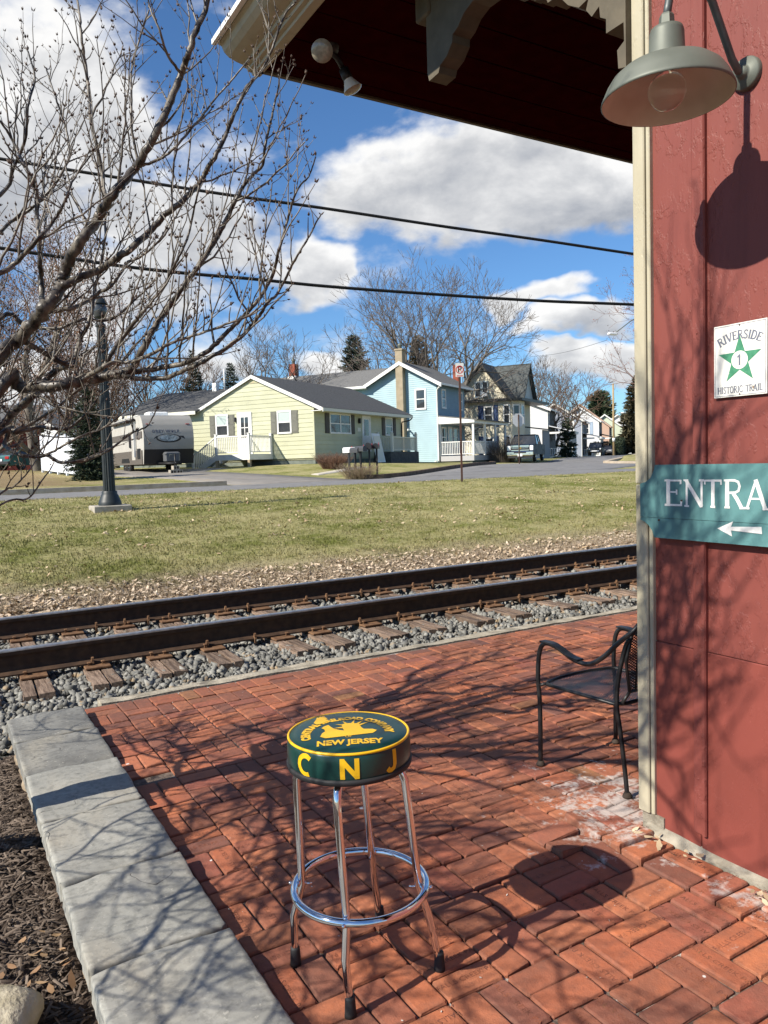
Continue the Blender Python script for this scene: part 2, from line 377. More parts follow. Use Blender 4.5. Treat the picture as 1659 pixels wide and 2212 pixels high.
def strip_area(n):
    y = 9.2+1.25*RNG.random(n)**1.4; az = np.radians(RNG.uniform(1, 62, n)); return y*np.tan(az), y
leaf_scatter('leaf_litter', 5200, strip_area, 0.012, 0.045, 0.02, mat('litter_leaf', (0.32, 0.23, 0.15), (0.70, 0.57, 0.42), island=True), 'brown leaf litter along the edge of the ballast')

# ================================================================ BALLAST AND TRACK
M_STONE = mat('ballast_stone', (0.075, 0.075, 0.069), (0.31, 0.305, 0.275), island=True, scale=60, rough=.9, bump=.5, bscale=120, bdist=.003, col3=(.30, .225, .14), scale3=11, t3=.60, w3=.08)
ballast_base = mat('ballast_base', (0.05, 0.05, 0.048), (0.16, 0.16, 0.15), scale=35, rough=.95, bump=1, bscale=50, bdist=.03)
def ballast_z(x, y):
    return np.where(y < 6.1, -0.19+0.03*smooth(5.45, 6.1, y), -0.15)-0.06*smooth(8.7, 9.5, y)
gx = np.linspace(-14, 30, 111); gy = np.array([5.2, 5.6, 6.1, 7, 8, 8.7, 9.1, 9.5]); A, B = np.meshgrid(gx, gy)
Z = ballast_z(A, B)-0.02; V = np.stack([A, B, Z], -1).reshape(-1, 3); i, j = np.meshgrid(np.arange(110), np.arange(7)); a = (j*111+i).ravel()
link('track_bed', np_mesh('track_bed', V, np.stack([a, a+1, a+112, a+111], 1)), ballast_base, kind='structure')
CUBE_T = np.array([(0, 1, 3), (0, 3, 2), (4, 7, 5), (4, 6, 7), (0, 5, 1), (0, 4, 5), (2, 3, 7), (2, 7, 6), (0, 2, 6), (0, 6, 4), (1, 5, 7), (1, 7, 3)])
def ballast():
    n = 25000
    y = RNG.uniform(5.44, 9.0, n); x = np.where(RNG.random(n) < .8, y*np.tan(np.radians(RNG.uniform(1.5, 56, n))), RNG.uniform(-2, 14, n)); k = x < 14; x, y = x[k], y[k]
    near = np.concatenate([RNG.uniform(0.1, 6.6, 5200)]); ny = RNG.uniform(5.43, 6.6, 5200); x = np.concatenate([x, near]); y = np.concatenate([y, ny]); n = len(x)
    x0 = RNG.uniform(-.4, .72, 260); y0 = RNG.uniform(5.14, 5.5, 260); x = np.concatenate([x, x0]); y = np.concatenate([y, y0]); n = len(x)
    protos = []
    for _ in range(7):
        v = np.array([(x, y, z) for x in (-.7, .7) for y in (-.7, .7) for z in (-.7, .7)])*RNG.uniform(.55, 1.25, (8, 1))+RNG.normal(0, .16, (8, 3)); protos.append((v*np.array([1, .82, .68]), CUBE_T)); v = ICO_V*RNG.uniform(.6, 1.25, (12, 1))+RNG.normal(0, .15, (12, 3)); protos.append((v*np.array([1, .8, .66]), ICO_F)) if False else None
    s = np.exp(RNG.normal(np.log(0.027), .32, n)); s = np.clip(s, .010, .050)
    z = ballast_z(x, y)+RNG.uniform(-.015, .035, n)
    return scatter('ballast', protos, np.stack([x, y, z], 1), s, rotmats(n, RNG))
link('ballast', ballast(), M_STONE, kind='stuff', label='grey crushed stone ballast around the ties')

M_RAIL = mat('rail_steel', (0.042, 0.024, 0.015), (0.080, 0.045, 0.026), scale=14, rough=.75, metal=.1, bump=.25, bscale=90, bdist=.002)
M_RAILTOP = mat('rail_head_steel', (0.60, 0.59, 0.57), (0.42, 0.40, 0.37), scale=20, rough=.36, metal=.9)
M_RUST = mat('rust_plate', (0.105, 0.052, 0.026), (0.20, 0.11, 0.055), scale=25, rough=.85, bump=.3, bscale=100, bdist=.003)
M_TIE = mat('tie_wood', (0.10, 0.065, 0.045), (0.28, 0.20, 0.145), scale=6, rough=.92, bump=.9, bscale=30, bdist=.012, stretch=(9, 0.9, 9), rand=.28)
RAIL_Y = (6.715, 8.225); RTOP = 0.15; RH = 0.208; RBASE = RTOP-RH
def rail_profile(): # half widths by height above rail base
    pts = [(.07, 0), (.07, .011), (.045, .020), (.014, .034), (.0085, .055), (.0085, .115), (.013, .128), (.034, .136), (.035, .160)]
    return [(w, z*RH/.1755) for w, z in pts]+[(-w, z*RH/.1755) for w, z in reversed(pts)]
for k, ry in enumerate(RAIL_Y):
    t = thing('rail', ['dark rusty steel rail nearest the brick platform', 'dark rusty steel rail on the grass side of the track'][k], 'rail', (4, ry, RBASE), group='running rails')
    MB().prism([(p[0], p[1]) for p in rail_profile()], 0, -22, 30).build('rail_web', M_RAIL, t)
    mb = MB(); prof = [(.035, .160), (.0345, .168), (.028, .1735), (.012, .1755), (-.012, .1755), (-.028, .1735), (-.0345, .168), (-.035, .160)]; prof = [(w, z*RH/.1755) for w, z in prof]
    mb.prism(prof, 0, -22, 30).build('rail_head', M_RAILTOP, t)
    # rail anchors: bent spring clips hooked under the foot
    am = MB(); w = .009
    am.add([(-w, -.083, -.03), (w, -.083, -.03), (w, -.083, .035), (-w, -.083, .035), (-w, -.066, -.03), (w, -.066, -.03), (w, -.066, .03), (-w, -.066, .03)], [(0, 1, 2, 3), (4, 7, 6, 5), (0, 4, 5, 1), (1, 5, 6, 2), (2, 6, 7, 3), (3, 7, 4, 0)])
    am.prism([(-.088, .010), (-.076, .055), (-.062, .062), (-.048, .034), (-.030, .030), (-.030, .020), (-.075, .0125)], 0, -w, w)
    am.prism([(-.083, -.03), (.083, -.03), (.083, -.012), (-.083, -.012)], 0, -w, w)
    ame = am.mesh('rail_anchor')
    ax = ([-1.3, -1.0, 0.2, .45, 1.38, 1.66, 1.9, 2.12, 2.74, 3.0, 3.72, 3.98, 4.45, 4.7, 5.2, 5.5, 6.1, 6.5, 7.0, 7.4, 8.0, 8.4, 9.1, 9.6, 10.2] if k else [0.12, 1.08, 2.05, 2.5, 3.6, 4.05, 5.1, 5.65, 6.7, 7.2, 8.2])
    for x in ax: link('rail_anchor', ame, M_RUST, t, loc=(x-4, 0, 0))
plate_mb = MB(); plate_mb.bbox(-.1, .1, -.18, .18, 0, .018, .004); PLATE = plate_mb.mesh('tie_plate')
sp = MB(); sp.box(-.008, .008, -.008, .008, -.02, .022); sp.bbox(-.016, .016, -.022, .014, .022, .034, .004); SPIKE = sp.mesh('spike')
tie_x = [-1.3, -.78, -.27, .25, .66, 1.13, 1.63, 2.10, 2.73, 3.14, 3.66, 4.18, 4.74, 5.26, 5.90, 6.45, 7.0, 7.55, 8.05, 8.6, 9.15, 9.7, 10.25, 10.8]
def tie_mesh(seed):
    r = random.Random(seed); mb = MB(); hw = .112; n = 9; L0, L1 = -1.39, 1.36
    for (xa, xb) in ((-hw, -.004+r.uniform(-.02, .02)), (None, hw)):      # weathered tie split along its length
        if xa is None: xa = prev+.006
        prev = xb
        P = []
        for q in range(n):
            y = L0+(L1-L0)*q/(n-1); d = r.uniform(-.004, .004)
            P += [(xa+r.uniform(-.004, .004), y, -.17), (xb, y, -.17), (xb-.006, y, r.uniform(-.012, 0)), (xa+.006, y, r.uniform(-.01, 0))]
        F = [(0, 1, 2, 3), tuple(range((n-1)*4+3, (n-1)*4-1, -1))]
        for q in range(n-1):
            for s in range(4): F.append((q*4+s, q*4+4+s, q*4+4+(s+1) % 4, q*4+(s+1) % 4))
        mb.add(P, F)
    return mb.mesh('tie_timber')
TIES = [tie_mesh(s) for s in range(5)]
for i, x in enumerate(tie_x):
    ORD = ('leftmost', 'second', 'third', 'fourth', 'fifth', 'sixth', 'seventh', 'eighth', 'ninth', 'tenth', 'eleventh', 'twelfth', 'thirteenth', 'fourteenth', 'fifteenth', 'sixteenth', 'seventeenth', 'eighteenth', 'nineteenth', 'twentieth')
    where = (ORD[i-4]+(' wooden tie' if i == 4 else ' wooden tie from the left')+' under the rails') if i >= 4 else 'wooden tie beyond the left edge of the picture'
    t = thing('railroad_tie', 'weathered '+where, 'railroad tie', (x, 7.47, -.078), math.radians(RNG.normal(0, 1.2)), group='ties under the rails')
    link('tie_timber', TIES[i % 5], M_TIE, t)
    for ry in RAIL_Y:
        p = link('tie_plate', PLATE, M_RUST, t, loc=(0, ry-7.47, .001))
        for (sx, sy) in ((-.06, -.087), (.055, .087), (.05, -.089)):
            if random.random() < .85: link('spike', SPIKE, M_RUST, p, loc=(sx, sy, random.uniform(.012, .022)))
CONC = mat('edge_concrete', (0.24, 0.21, 0.155), (0.44, 0.39, 0.30), scale=10, rough=.9, bump=.8, bscale=60, bdist=.01, col3=(.16, .14, .11), scale3=7, t3=.60)
mb = MB(); px = list(np.arange(0.9, 16, .16)); P = []; 
for x in px:
    o = .012*math.sin(x*3.1)+random.uniform(-.008, .008)
    P += [(x, 5.285+random.uniform(-.003, .003), -.25), (x, 5.44+o, -.25), (x, 5.43+o, -.012+random.uniform(-.008, .006)), (x, 5.29, -.004+random.uniform(-.006, .006))]
F = [(0, 3, 2, 1), tuple(range(len(P)-4, len(P)))]
for q in range(len(px)-1):
    for s in range(4): F.append((q*4+s, q*4+(s+1) % 4, q*4+4+(s+1) % 4, q*4+4+s))
mb.add(P, F).build('platform_edge', CONC, kind='structure')

# ================================================================ BRICK PLATFORM
def brick_material(name, letter=False):
    m = bpy.data.materials.new(name); m.use_nodes = True; t = m.node_tree; N = t.nodes; L = t.links.new; b = N['Principled BSDF']; b.inputs['Roughness'].default_value = .82; b.inputs['Specular IOR Level'].default_value = .25
    g = N.new('ShaderNodeNewGeometry'); oi = N.new('ShaderNodeObjectInfo')
    def ma(op, a, bb=0.0, clamp=False):
        n = N.new('ShaderNodeMath'); n.operation = op; n.use_clamp = clamp
        for i, v in enumerate((a, bb)):
            if isinstance(v, (int, float)): n.inputs[i].default_value = v
            else: L(v, n.inputs[i])
        return n.outputs[0]
    def nz(s, d, r=.5):
        n = N.new('ShaderNodeTexNoise'); n.inputs['Scale'].default_value = s; n.inputs['Detail'].default_value = d; n.inputs['Roughness'].default_value = r; L(g.outputs['Position'], n.inputs['Vector']); return n.outputs[0]
    def rng(v, a, bb, lo=0.0, hi=1.0):
        n = N.new('ShaderNodeMapRange'); L(v, n.inputs[0]); n.inputs[1].default_value = a; n.inputs[2].default_value = bb; n.inputs[3].default_value = lo; n.inputs[4].default_value = hi; return n.outputs[0]
    def mx(f, a, bb, bt='MIX'):
        n = N.new('ShaderNodeMix'); n.data_type = 'RGBA'; n.blend_type = bt
        if isinstance(f, float): n.inputs['Factor'].default_value = f
        else: L(f, n.inputs['Factor'])
        for k, v in (('A', a), ('B', bb)):
            if isinstance(v, tuple): n.inputs[k].default_value = (*v, 1)
            else: L(v, n.inputs[k])
        return n.outputs['Result']
    # one random number per brick, from where the brick lies, so joined and single bricks vary alike
    r = ma('FRACT', ma('ADD', ma('MULTIPLY', g.outputs['Random Per Island'], 5.3), oi.outputs['Random']))
    ramp = N.new('ShaderNodeValToRGB'); L(r, ramp.inputs[0]); cr = ramp.color_ramp
    stops = [(0, (.39, .120, .060)), (.16, (.53, .175, .078)), (.34, (.215, .078, .052)), (.5, (.56, .198, .090)), (.64, (.34, .108, .070)), (.78, (.50, .155, .068)), (.9, (.20, .085, .066)), (.972, (.33, .12, .06)), (1, (.40, .195, .08))]
    cr.elements[0].color = (*stops[0][1], 1); cr.elements[1].color = (*stops[-1][1], 1)
    for p, c in stops[1:-1]: e = cr.elements.new(p); e.color = (*c, 1)
    c = mx(rng(nz(22, 6, .65), .30, .72), ramp.outputs[0], mx(.5, ramp.outputs[0], (.17, .085, .062)))
    c = mx(rng(nz(4.5, 6, .62), .50, .70, 0, .55), c, (.150, .075, .056)); c = mx(rng(nz(1.7, 4), .52, .72, 0, .35), c, (.15, .08, .062))
    c = mx(rng(nz(160, 2), .66, .72, 0, .5), c, (.13, .06, .045))
    # lime bloom: strongest by the corner of the building, specks elsewhere
    d = N.new('ShaderNodeVectorMath'); d.operation = 'DISTANCE'; L(g.outputs['Position'], d.inputs[0]); d.inputs[1].default_value = (2.62, 2.25, 0)
    near = rng(d.outputs['Value'], 1.15, .15)
    d2 = N.new('ShaderNodeVectorMath'); d2.operation = 'DISTANCE'; L(g.outputs['Position'], d2.inputs[0]); d2.inputs[1].default_value = (2.40, 1.55, 0)
    near = ma('MAXIMUM', near, rng(d2.outputs['Value'], .75, .05, 0, .8))
    bloom = ma('ADD', ma('MULTIPLY', near, .34), ma('ADD', ma('MULTIPLY', nz(7.5, 7, .68), .75), ma('MULTIPLY', nz(48, 4), .22)))
    c = mx(rng(bloom, .745, .83, 0, .75), c, (.56, .51, .47))
    c = mx(rng(nz(13, 1), .80, .81, 0, .9), c, (.70, .68, .64))
    tcn = N.new('ShaderNodeTexCoord'); sg = N.new('ShaderNodeSeparateXYZ'); L(tcn.outputs['Generated'], sg.inputs[0])
    ex_ = ma('MULTIPLY', ma('MINIMUM', sg.outputs[0], ma('SUBTRACT', 1.0, sg.outputs[0])), 2.0); ey_ = ma('MINIMUM', sg.outputs[1], ma('SUBTRACT', 1.0, sg.outputs[1]))
    edge = ma('ADD', ma('MINIMUM', ex_, ey_), ma('MULTIPLY', ma('SUBTRACT', nz(26, 5, .65), .5), .42))
    if not letter: c = mx(rng(edge, .12, .0, 0, .42), c, (.095, .055, .043))        # soot and dirt held along the worn arrises
    if letter: c = mx(.42, c, (.09, .036, .026))
    L(c, b.inputs['Base Color'])
    bp = N.new('ShaderNodeBump'); bp.inputs['Strength'].default_value = .55; bp.inputs['Distance'].default_value = .006
    L(ma('ADD', nz(40, 5), ma('MULTIPLY', nz(230, 3), .4)), bp.inputs['Height']); L(bp.outputs[0], b.inputs['Normal'])
    return m
M_BRICK = brick_material('brick'); M_BLET = brick_material('brick_lettering', True)
M_SAND = mat('joint_sand', (0.075, 0.056, 0.045), (0.19, 0.145, 0.115), scale=30, rough=1, bump=.8, bscale=90, bdist=.01, col3=(.42, .38, .34), scale3=7, t3=.585, w3=.05)
def brick_mesh(seed, l=.1985, w=.0968, chip=False):
    r = random.Random(seed); P = []
    def ring(z, ins, j):
        c = .006+ins*.3; a, b_ = l/2-ins, w/2-ins
        q = [(-a+c, -b_), (a-c, -b_), (a, -b_+c), (a, b_-c), (a-c, b_), (-a+c, b_), (-a, b_-c), (-a, -b_+c)]
        return [(x+r.uniform(-j, j), y+r.uniform(-j, j), z+r.uniform(-j, j)*.4) for x, y in q]
    P = ring(-.06, .001, 0)+ring(-.0075, 0, .0022)+ring(-.0014, .0022, .0014)+ring(0, .0065, .0012)
    F = [tuple(range(24, 32))]
    for k in range(3):
        for j in range(8): F.append((k*8+j, k*8+(j+1) % 8, k*8+8+(j+1) % 8, k*8+8+j))
    mb = MB(); mb.add(P, F); return mb
BR = [brick_mesh(s) for s in range(12)]; BRM = [b.mesh('brick') for b in BR]
HALF = [brick_mesh(50+s, l=.0975, w=.0975) for s in range(3)]
LET = text_mesh('FALLS CREEK PA', .027, 0, spacing=1.06); LET.materials.append(M_BLET)
plat = tag(bpy.data.objects.new('brick_platform', None), kind='structure'); COL.objects.link(plat)
PX0, PX1, PY0, PY1 = .765, 14.0, -3.0, 5.28
MB().box(PX0-.02, PX1, PY0, PY1-.005, -.22, -.013).build('sand_bed', M_SAND, plat)
PIT = .2055; OX, OY = 1.392, 1.529
def heave(x, y):
    return .030*math.exp(-((x-2.28)/.20)**2-((y-2.20)/.17)**2)+.016*math.exp(-((x-2.33)/.16)**2-((y-1.72)/.5)**2)+.006*math.sin(x*2.3+1)*math.sin(y*1.9)-.012*math.exp(-((x-2.05)/.12)**2-((y-2.12)/.1)**2)
bricks = []
for ci in range(-4, 64):
    for cj in range(-14, 20):
        x0 = OX+ci*PIT; y0 = OY+cj*PIT; horiz = (ci+cj) % 2 == 0
        for k in range(2):
            if horiz: cx, cy, rz = x0+PIT/2, y0+PIT*(.25+.5*k), 0
            else: cx, cy, rz = x0+PIT*(.25+.5*k), y0+PIT/2, PI/2
            hx, hy = (.1, .05) if horiz else (.05, .1)
            if cx-hx < PX0-.012 or cx+hx > PX1 or cy-hy < PY0 or cy+hy > PY1+.01: continue
            if cx+hx > 2.452 and cy-hy < 2.13 and cx > 2.4: continue      # the building stands here
            if abs(cx-.86) < .09 and abs(cy-3.88) < .04: continue          # a brick missing by the wall caps
            bricks.append([cx, cy, rz+(PI if random.random() < .5 else 0)+random.gauss(0, .014), cx*cx+cy*cy])
# edge course along the caps and the building, cut bricks
y = PY0+.1
while y < PY1-.1:
    gap = OX-4*PIT-PX0
    y += .206
infield = []; rest = []
for b in bricks:
    p = Vector((b[0], b[1], 0))-CAMLOC; d = p.dot(cF); u = p.dot(cR)/max(d, .01); v = p.dot(cU)/max(d, .01)
    (infield if d > .3 and abs(u) < .52 and v > -.70 else rest).append(b)
infield.sort(key=lambda b: b[3]); rest += infield[300:]; infield = infield[:300]
def brick_pose(b):
    cx, cy, rz, _ = b; e = .03; near = math.exp(-((cx-2.22)/.25)**2-((cy-2.1)/.3)**2)
    tx = random.gauss(0, .007+.05*near); ty = random.gauss(0, .006+.05*near); return (cx+random.gauss(0, .0012), cy+random.gauss(0, .0012), heave(cx, cy)+random.gauss(0, .0016)), (tx, ty, rz)
for b in infield:
    loc, rot = brick_pose(b)
    o = link('brick', random.choice(BRM), M_BRICK, plat, loc=loc, rot=rot)
    if b[3] < 3.6**2 and random.random() < .52: link('lettering', LET, M_BLET, o, loc=(random.uniform(-.006, .006), random.uniform(-.008, .008), .0007), label='stamped lettering FALLS CREEK PA')
mb = MB()
for b in rest:
    loc, rot = brick_pose(b); Mx = Matrix.Translation(loc) @ Matrix.Rotation(rot[2], 4, 'Z') @ Matrix.Rotation(rot[0], 4, 'X') @ Matrix.Rotation(rot[1], 4, 'Y'); s = random.choice(BR)
    mb.add([Mx @ Vector(p) for p in s.v], s.f)
mb.build('brick_paving', M_BRICK, plat, kind='stuff')

# ================================================================ LOW STONE WALL WITH CAPS, MULCH BED
def cap_material(name, a, b2, buff, seed):
    m = bpy.data.materials.new(name); m.use_nodes = True; t = m.node_tree; N = t.nodes; L = t.links.new; b = N['Principled BSDF']; b.inputs['Roughness'].default_value = .8; b.inputs['Specular IOR Level'].default_value = .25
    g = N.new('ShaderNodeNewGeometry'); oi = N.new('ShaderNodeObjectInfo'); of = N.new('ShaderNodeVectorMath'); of.operation = 'ADD'; L(g.outputs['Position'], of.inputs[0]); cmb = N.new('ShaderNodeCombineXYZ'); mu = N.new('ShaderNodeMath'); mu.operation = 'MULTIPLY'; mu.inputs[1].default_value = 9.0; L(oi.outputs['Random'], mu.inputs[0]); L(mu.outputs[0], cmb.inputs[2]); L(cmb.outputs[0], of.inputs[1])
    def nz(s, d, r=.5, st=None, dist=0.0):
        n = N.new('ShaderNodeTexNoise'); n.inputs['Scale'].default_value = s; n.inputs['Detail'].default_value = d; n.inputs['Roughness'].default_value = r; n.inputs['Distortion'].default_value = dist; v = of.outputs[0]
        if st: mm = N.new('ShaderNodeVectorMath'); mm.operation = 'MULTIPLY'; mm.inputs[1].default_value = st; L(v, mm.inputs[0]); v = mm.outputs[0]
        L(v, n.inputs['Vector']); return n.outputs[0]
    def rng(v, x, y, lo=0., hi=1.):
        n = N.new('ShaderNodeMapRange'); L(v, n.inputs[0]); n.inputs[1].default_value = x; n.inputs[2].default_value = y; n.inputs[3].default_value = lo; n.inputs[4].default_value = hi; return n.outputs[0]
    def mx(f, p, q):
        n = N.new('ShaderNodeMix'); n.data_type = 'RGBA'; L(f, n.inputs['Factor'])
        for k, v in (('A', p), ('B', q)):
            if isinstance(v, tuple): n.inputs[k].default_value = (*v, 1)
            else: L(v, n.inputs[k])
        return n.outputs['Result']
    def ma(op, p, q):
        n = N.new('ShaderNodeMath'); n.operation = op
        for i, v in enumerate((p, q)):
            if isinstance(v, (int, float)): n.inputs[i].default_value = v
            else: L(v, n.inputs[i])
        return n.outputs[0]
    c = mx(rng(nz(4.5, 6, .6), .3, .7), a, b2); c = mx(rng(nz(2.1, 5, .6, (1.4, .7, 1)), .5, .72, 0, .8), c, buff); c = mx(rng(nz(34, 5, .65), .48, .72, 0, .6), c, tuple(v*.5 for v in a)); c = mx(rng(nz(8, 7, .7), .56, .66, 0, .45), c, tuple(v*.62 for v in b2)); c = mx(rng(nz(60, 3, .6), .64, .70, 0, .5), c, (.48, .46, .40))
    crack = ma('ABSOLUTE', ma('SUBTRACT', nz(1.9, 3, .45, (.8, 1.7, 1), .35), .5), 0.0); cl = ma('MULTIPLY', rng(crack, .0022, .0006), rng(nz(3.1, 2), .54, .62)); c = mx(ma('MULTIPLY', cl, .75), c, (.05, .047, .042))
    L(c, b.inputs['Base Color'])
    led = rng(nz(2.4, 4, .5, (.8, 1.9, 1), .3), .49, .505)
    h = ma('ADD', ma('ADD', ma('MULTIPLY', led, .45), ma('MULTIPLY', cl, -1.2)), ma('ADD', ma('MULTIPLY', nz(15, 6, .6), .7), ma('MULTIPLY', nz(110, 3), .12))); bp = N.new('ShaderNodeBump'); bp.inputs['Strength'].default_value = .5; bp.inputs['Distance'].default_value = .005; L(h, bp.inputs['Height']); L(bp.outputs[0], b.inputs['Normal']); return m
M_CAP = cap_material('bluestone', (0.225, 0.225, 0.205), (0.35, 0.345, 0.31), (.34, .31, .25), 1); M_CAPD = cap_material('bluestone_weathered', (0.125, 0.125, 0.118), (0.25, 0.247, 0.225), (.33, .305, .245), 2)
M_FIELD = mat('fieldstone', (0.20, 0.15, 0.10), (0.34, 0.28, 0.20), scale=7, rough=.9, bump=.8, bscale=26, bdist=.015, rand=.22)
M_MORT = mat('mortar', (0.30, 0.265, 0.205), (0.10, 0.088, 0.07), scale=30, rough=1, bump=1, bscale=70, bdist=.01)
lw = thing('stone_wall', 'low retaining wall with grey flagstone caps between mulch bed and brick platform', 'wall', (.53, 0, 0))
joints = [5.13, 4.635, 4.09, 3.505, 2.93, 2.36, 1.74, 1.1, .5, -.2]
def cap_mesh(y1, y0, seed):
    """slab with a split, slightly wavy top and rock-faced edges"""
    r = np.random.default_rng(seed); nx, ny = 17, 21; X = np.concatenate([[-.205, -.200], np.linspace(-.185, .205, nx-4), [.220, .225]]); ya, yb2 = y0+.016, y1-.016; Y = np.concatenate([[ya, ya+.005], np.linspace(ya+.02, yb2-.02, ny-4), [yb2-.005, yb2]]); gx, gy = np.meshgrid(X, Y)
    ph = r.uniform(0, 6, 6); z = .055+.0035*np.sin(gx*17+gy*5+ph[0])+.003*np.sin(gx*6-gy*19+ph[1])+.0012*np.sin(gx*50+gy*31+ph[2])
    # bedding-plane ledges
    for _ in range(3):
        a = r.uniform(.2, .6); c = r.uniform(-.25, .25); side = (gx-0)*a+(gy-(y0+y1)/2)-c+.02*np.sin(gx*30+ph[3])+.012*np.sin(gx*70+ph[4]); z = z+np.where(side > 0, .0016, -.0016)
    ed = np.minimum(np.minimum(gx-X[0], X[-1]-gx), np.minimum(gy-Y[0], Y[-1]-gy)); z = z-.005*(ed < .001)
    jx = r.normal(0, .0011, gx.shape)*(ed < .006); jy = r.normal(0, .0014, gx.shape)*(ed < .006)
    corner = (np.minimum(gx-X[0], X[-1]-gx) < .001) & (np.minimum(gy-Y[0], Y[-1]-gy) < .001); cx = np.where(corner, np.sign(-gx)*.012, 0); cy = np.where(corner, np.sign((y0+y1)/2-gy)*.01, 0)
    top = np.stack([gx+jx+cx, gy+jy+cy, z], -1).reshape(-1, 3); i, j = np.meshgrid(np.arange(nx-1), np.arange(ny-1)); a = (j*nx+i).ravel(); F = np.stack([a, a+1, a+nx+1, a+nx], 1)
    loop = [i for i in range(nx)]+[nx*(j+1)+nx-1 for j in range(ny-1)]+[nx*(ny-1)+i for i in range(nx-2, -1, -1)]+[nx*j for j in range(ny-2, 0, -1)]
    V = [top]; F = [F]; base = len(top); prev = np.array(loop)
    for (dz, o) in ((-.022, .001), (-.045, -.002), (-.075, .001)):
        ring = top[loop].copy(); ring[:, 2] = .055+dz+r.normal(0, .002, len(loop)); cen = np.array([.01, (y0+y1)/2]); d = ring[:, :2]-cen; d /= np.linalg.norm(d, axis=1)[:, None]
        ring[:, :2] += d*(o+r.normal(0, .0010, len(loop)))[:, None]; V.append(ring); cur = np.arange(base, base+len(loop)); base += len(loop)
        nxt = np.roll(np.arange(len(loop)), -1); F.append(np.stack([prev, cur, cur[nxt], prev[nxt]], 1)); prev = cur
    return np_mesh('cap_stone', np.concatenate(V), np.concatenate(F))
for i in range(len(joints)-1):
    link('cap_stone', cap_mesh(joints[i], joints[i+1], 30+i), M_CAPD if i in (0, 1) else M_CAP, lw, loc=(0, 0, random.uniform(-.003, .003)))
MB().box(-.17, .19, -.2, 5.1, -.4, .022).build('mortar_core', M_MORT, lw)
rr = random.Random(4)
yy = 5.1
while yy > -.2:
    w = rr.uniform(.14, .34); zt = -.022
    for lay in range(2):
        h = rr.uniform(.10, .15); mb = MB(); x0 = -.178+rr.uniform(-.015, .015); mb.ell((-.140, yy-w/2+rr.uniform(-.02, .02), zt-h/2), .035+rr.uniform(0, .02), w/2, h/2, 12, 7)
        mb.v = [(max(x, x0-.01)+rr.uniform(-.004, .004), y+rr.uniform(-.006, .006), z+rr.uniform(-.006, .006)) for x, y, z in mb.v]
        mb.build('face_stone', M_FIELD, lw); zt -= h*.93
    yy -= w*.97
M_MULCH = mat('mulch_bed', (0.030, 0.020, 0.014), (0.085, 0.06, 0.045), scale=40, rough=1, bump=1, bscale=60, bdist=.03)
gx = np.linspace(-5, .37, 60); gy = np.linspace(-2, 5.15, 70); A, B = np.meshgrid(gx, gy)
def mulch_z(x, y): return -.135+.03*np.sin(x*3+1)*np.sin(y*2.3)+.02*np.sin(x*9)*np.sin(y*7+1)-.03*smooth(.0, .35, x)
Z = mulch_z(A, B); i, j = np.meshgrid(np.arange(59), np.arange(69)); a = (j*60+i).ravel()
link('mulch_bed', np_mesh('mulch_bed', np.stack([A, B, Z], -1).reshape(-1, 3), np.stack([a, a+1, a+61, a+60], 1), True), M_MULCH, kind='structure')
def mulch_area(n):
    return RNG.uniform(-.9, .33, n), RNG.uniform(.9, 5.1, n)
n = 15000; x, y = mulch_area(n); pv = np.array([(-1, -.1, 0), (1, -.14, .03), (1, .1, 0), (-1, .14, .02), (-.9, 0, .12), (.85, 0, .14)]); pf = np.array([(0, 1, 5), (0, 5, 4), (2, 3, 4), (2, 4, 5), (1, 2, 5), (3, 0, 4)])
th = RNG.uniform(0, 2*PI, n); tl = RNG.normal(0, .3, n); R = np.zeros((n, 3, 3)); R[:, 0, 0] = np.cos(th); R[:, 0, 1] = -np.sin(th); R[:, 1, 0] = np.sin(th); R[:, 1, 1] = np.cos(th); R[:, 2, 2] = 1; R[:, 2, 0] = tl; R[:, 2, 1] = RNG.normal(0, .4, n)
sc = np.stack([RNG.uniform(.006, .032, n), RNG.uniform(.018, .04, n), RNG.uniform(.02, .04, n)], 1)
link('mulch_shreds', scatter('mulch_shreds', [(pv, pf)], np.stack([x, y, mulch_z(x, y)+RNG.uniform(0, .022, n)], 1), sc, R), mat('mulch_shred', (0.035, 0.024, 0.018), (0.21, 0.165, 0.13), island=True, rough=.95), kind='stuff', label='dark shredded bark mulch beside the stone wall')
def mleaf_area(n): return np.clip(RNG.normal(.2, .13, n), -.6, .31), RNG.uniform(1.0, 3.0, n)**1.0
leaf_scatter('mulch_leaves', 150, mleaf_area, .010, .030, .03, mat('bed_leaf', (0.20, 0.10, 0.05), (0.60, 0.42, 0.24), island=True), 'tan curled leaves lying on the mulch', mulch_z)
rk = MB(); rk.v = []; v = ICO_V.copy(); mbk = MB(); mbk.ell((0, 0, 0), .15, .12, .085, 16, 10); mbk.v = [(x*(1+.12*math.sin(y*31+z*20)), y*(1+.1*math.sin(x*27)), z*(1+.15*math.sin(x*22+y*17))) for x, y, z in mbk.v]
mbk.build('garden_rock', mat('garden_rock', (0.36, 0.31, 0.20), (0.52, 0.47, 0.36), scale=12, rough=.95, bump=1, bscale=40, bdist=.012), label='rough tan rock in the mulch at the lower left corner', cat='rock', loc=(.06, 2.50, -.10))
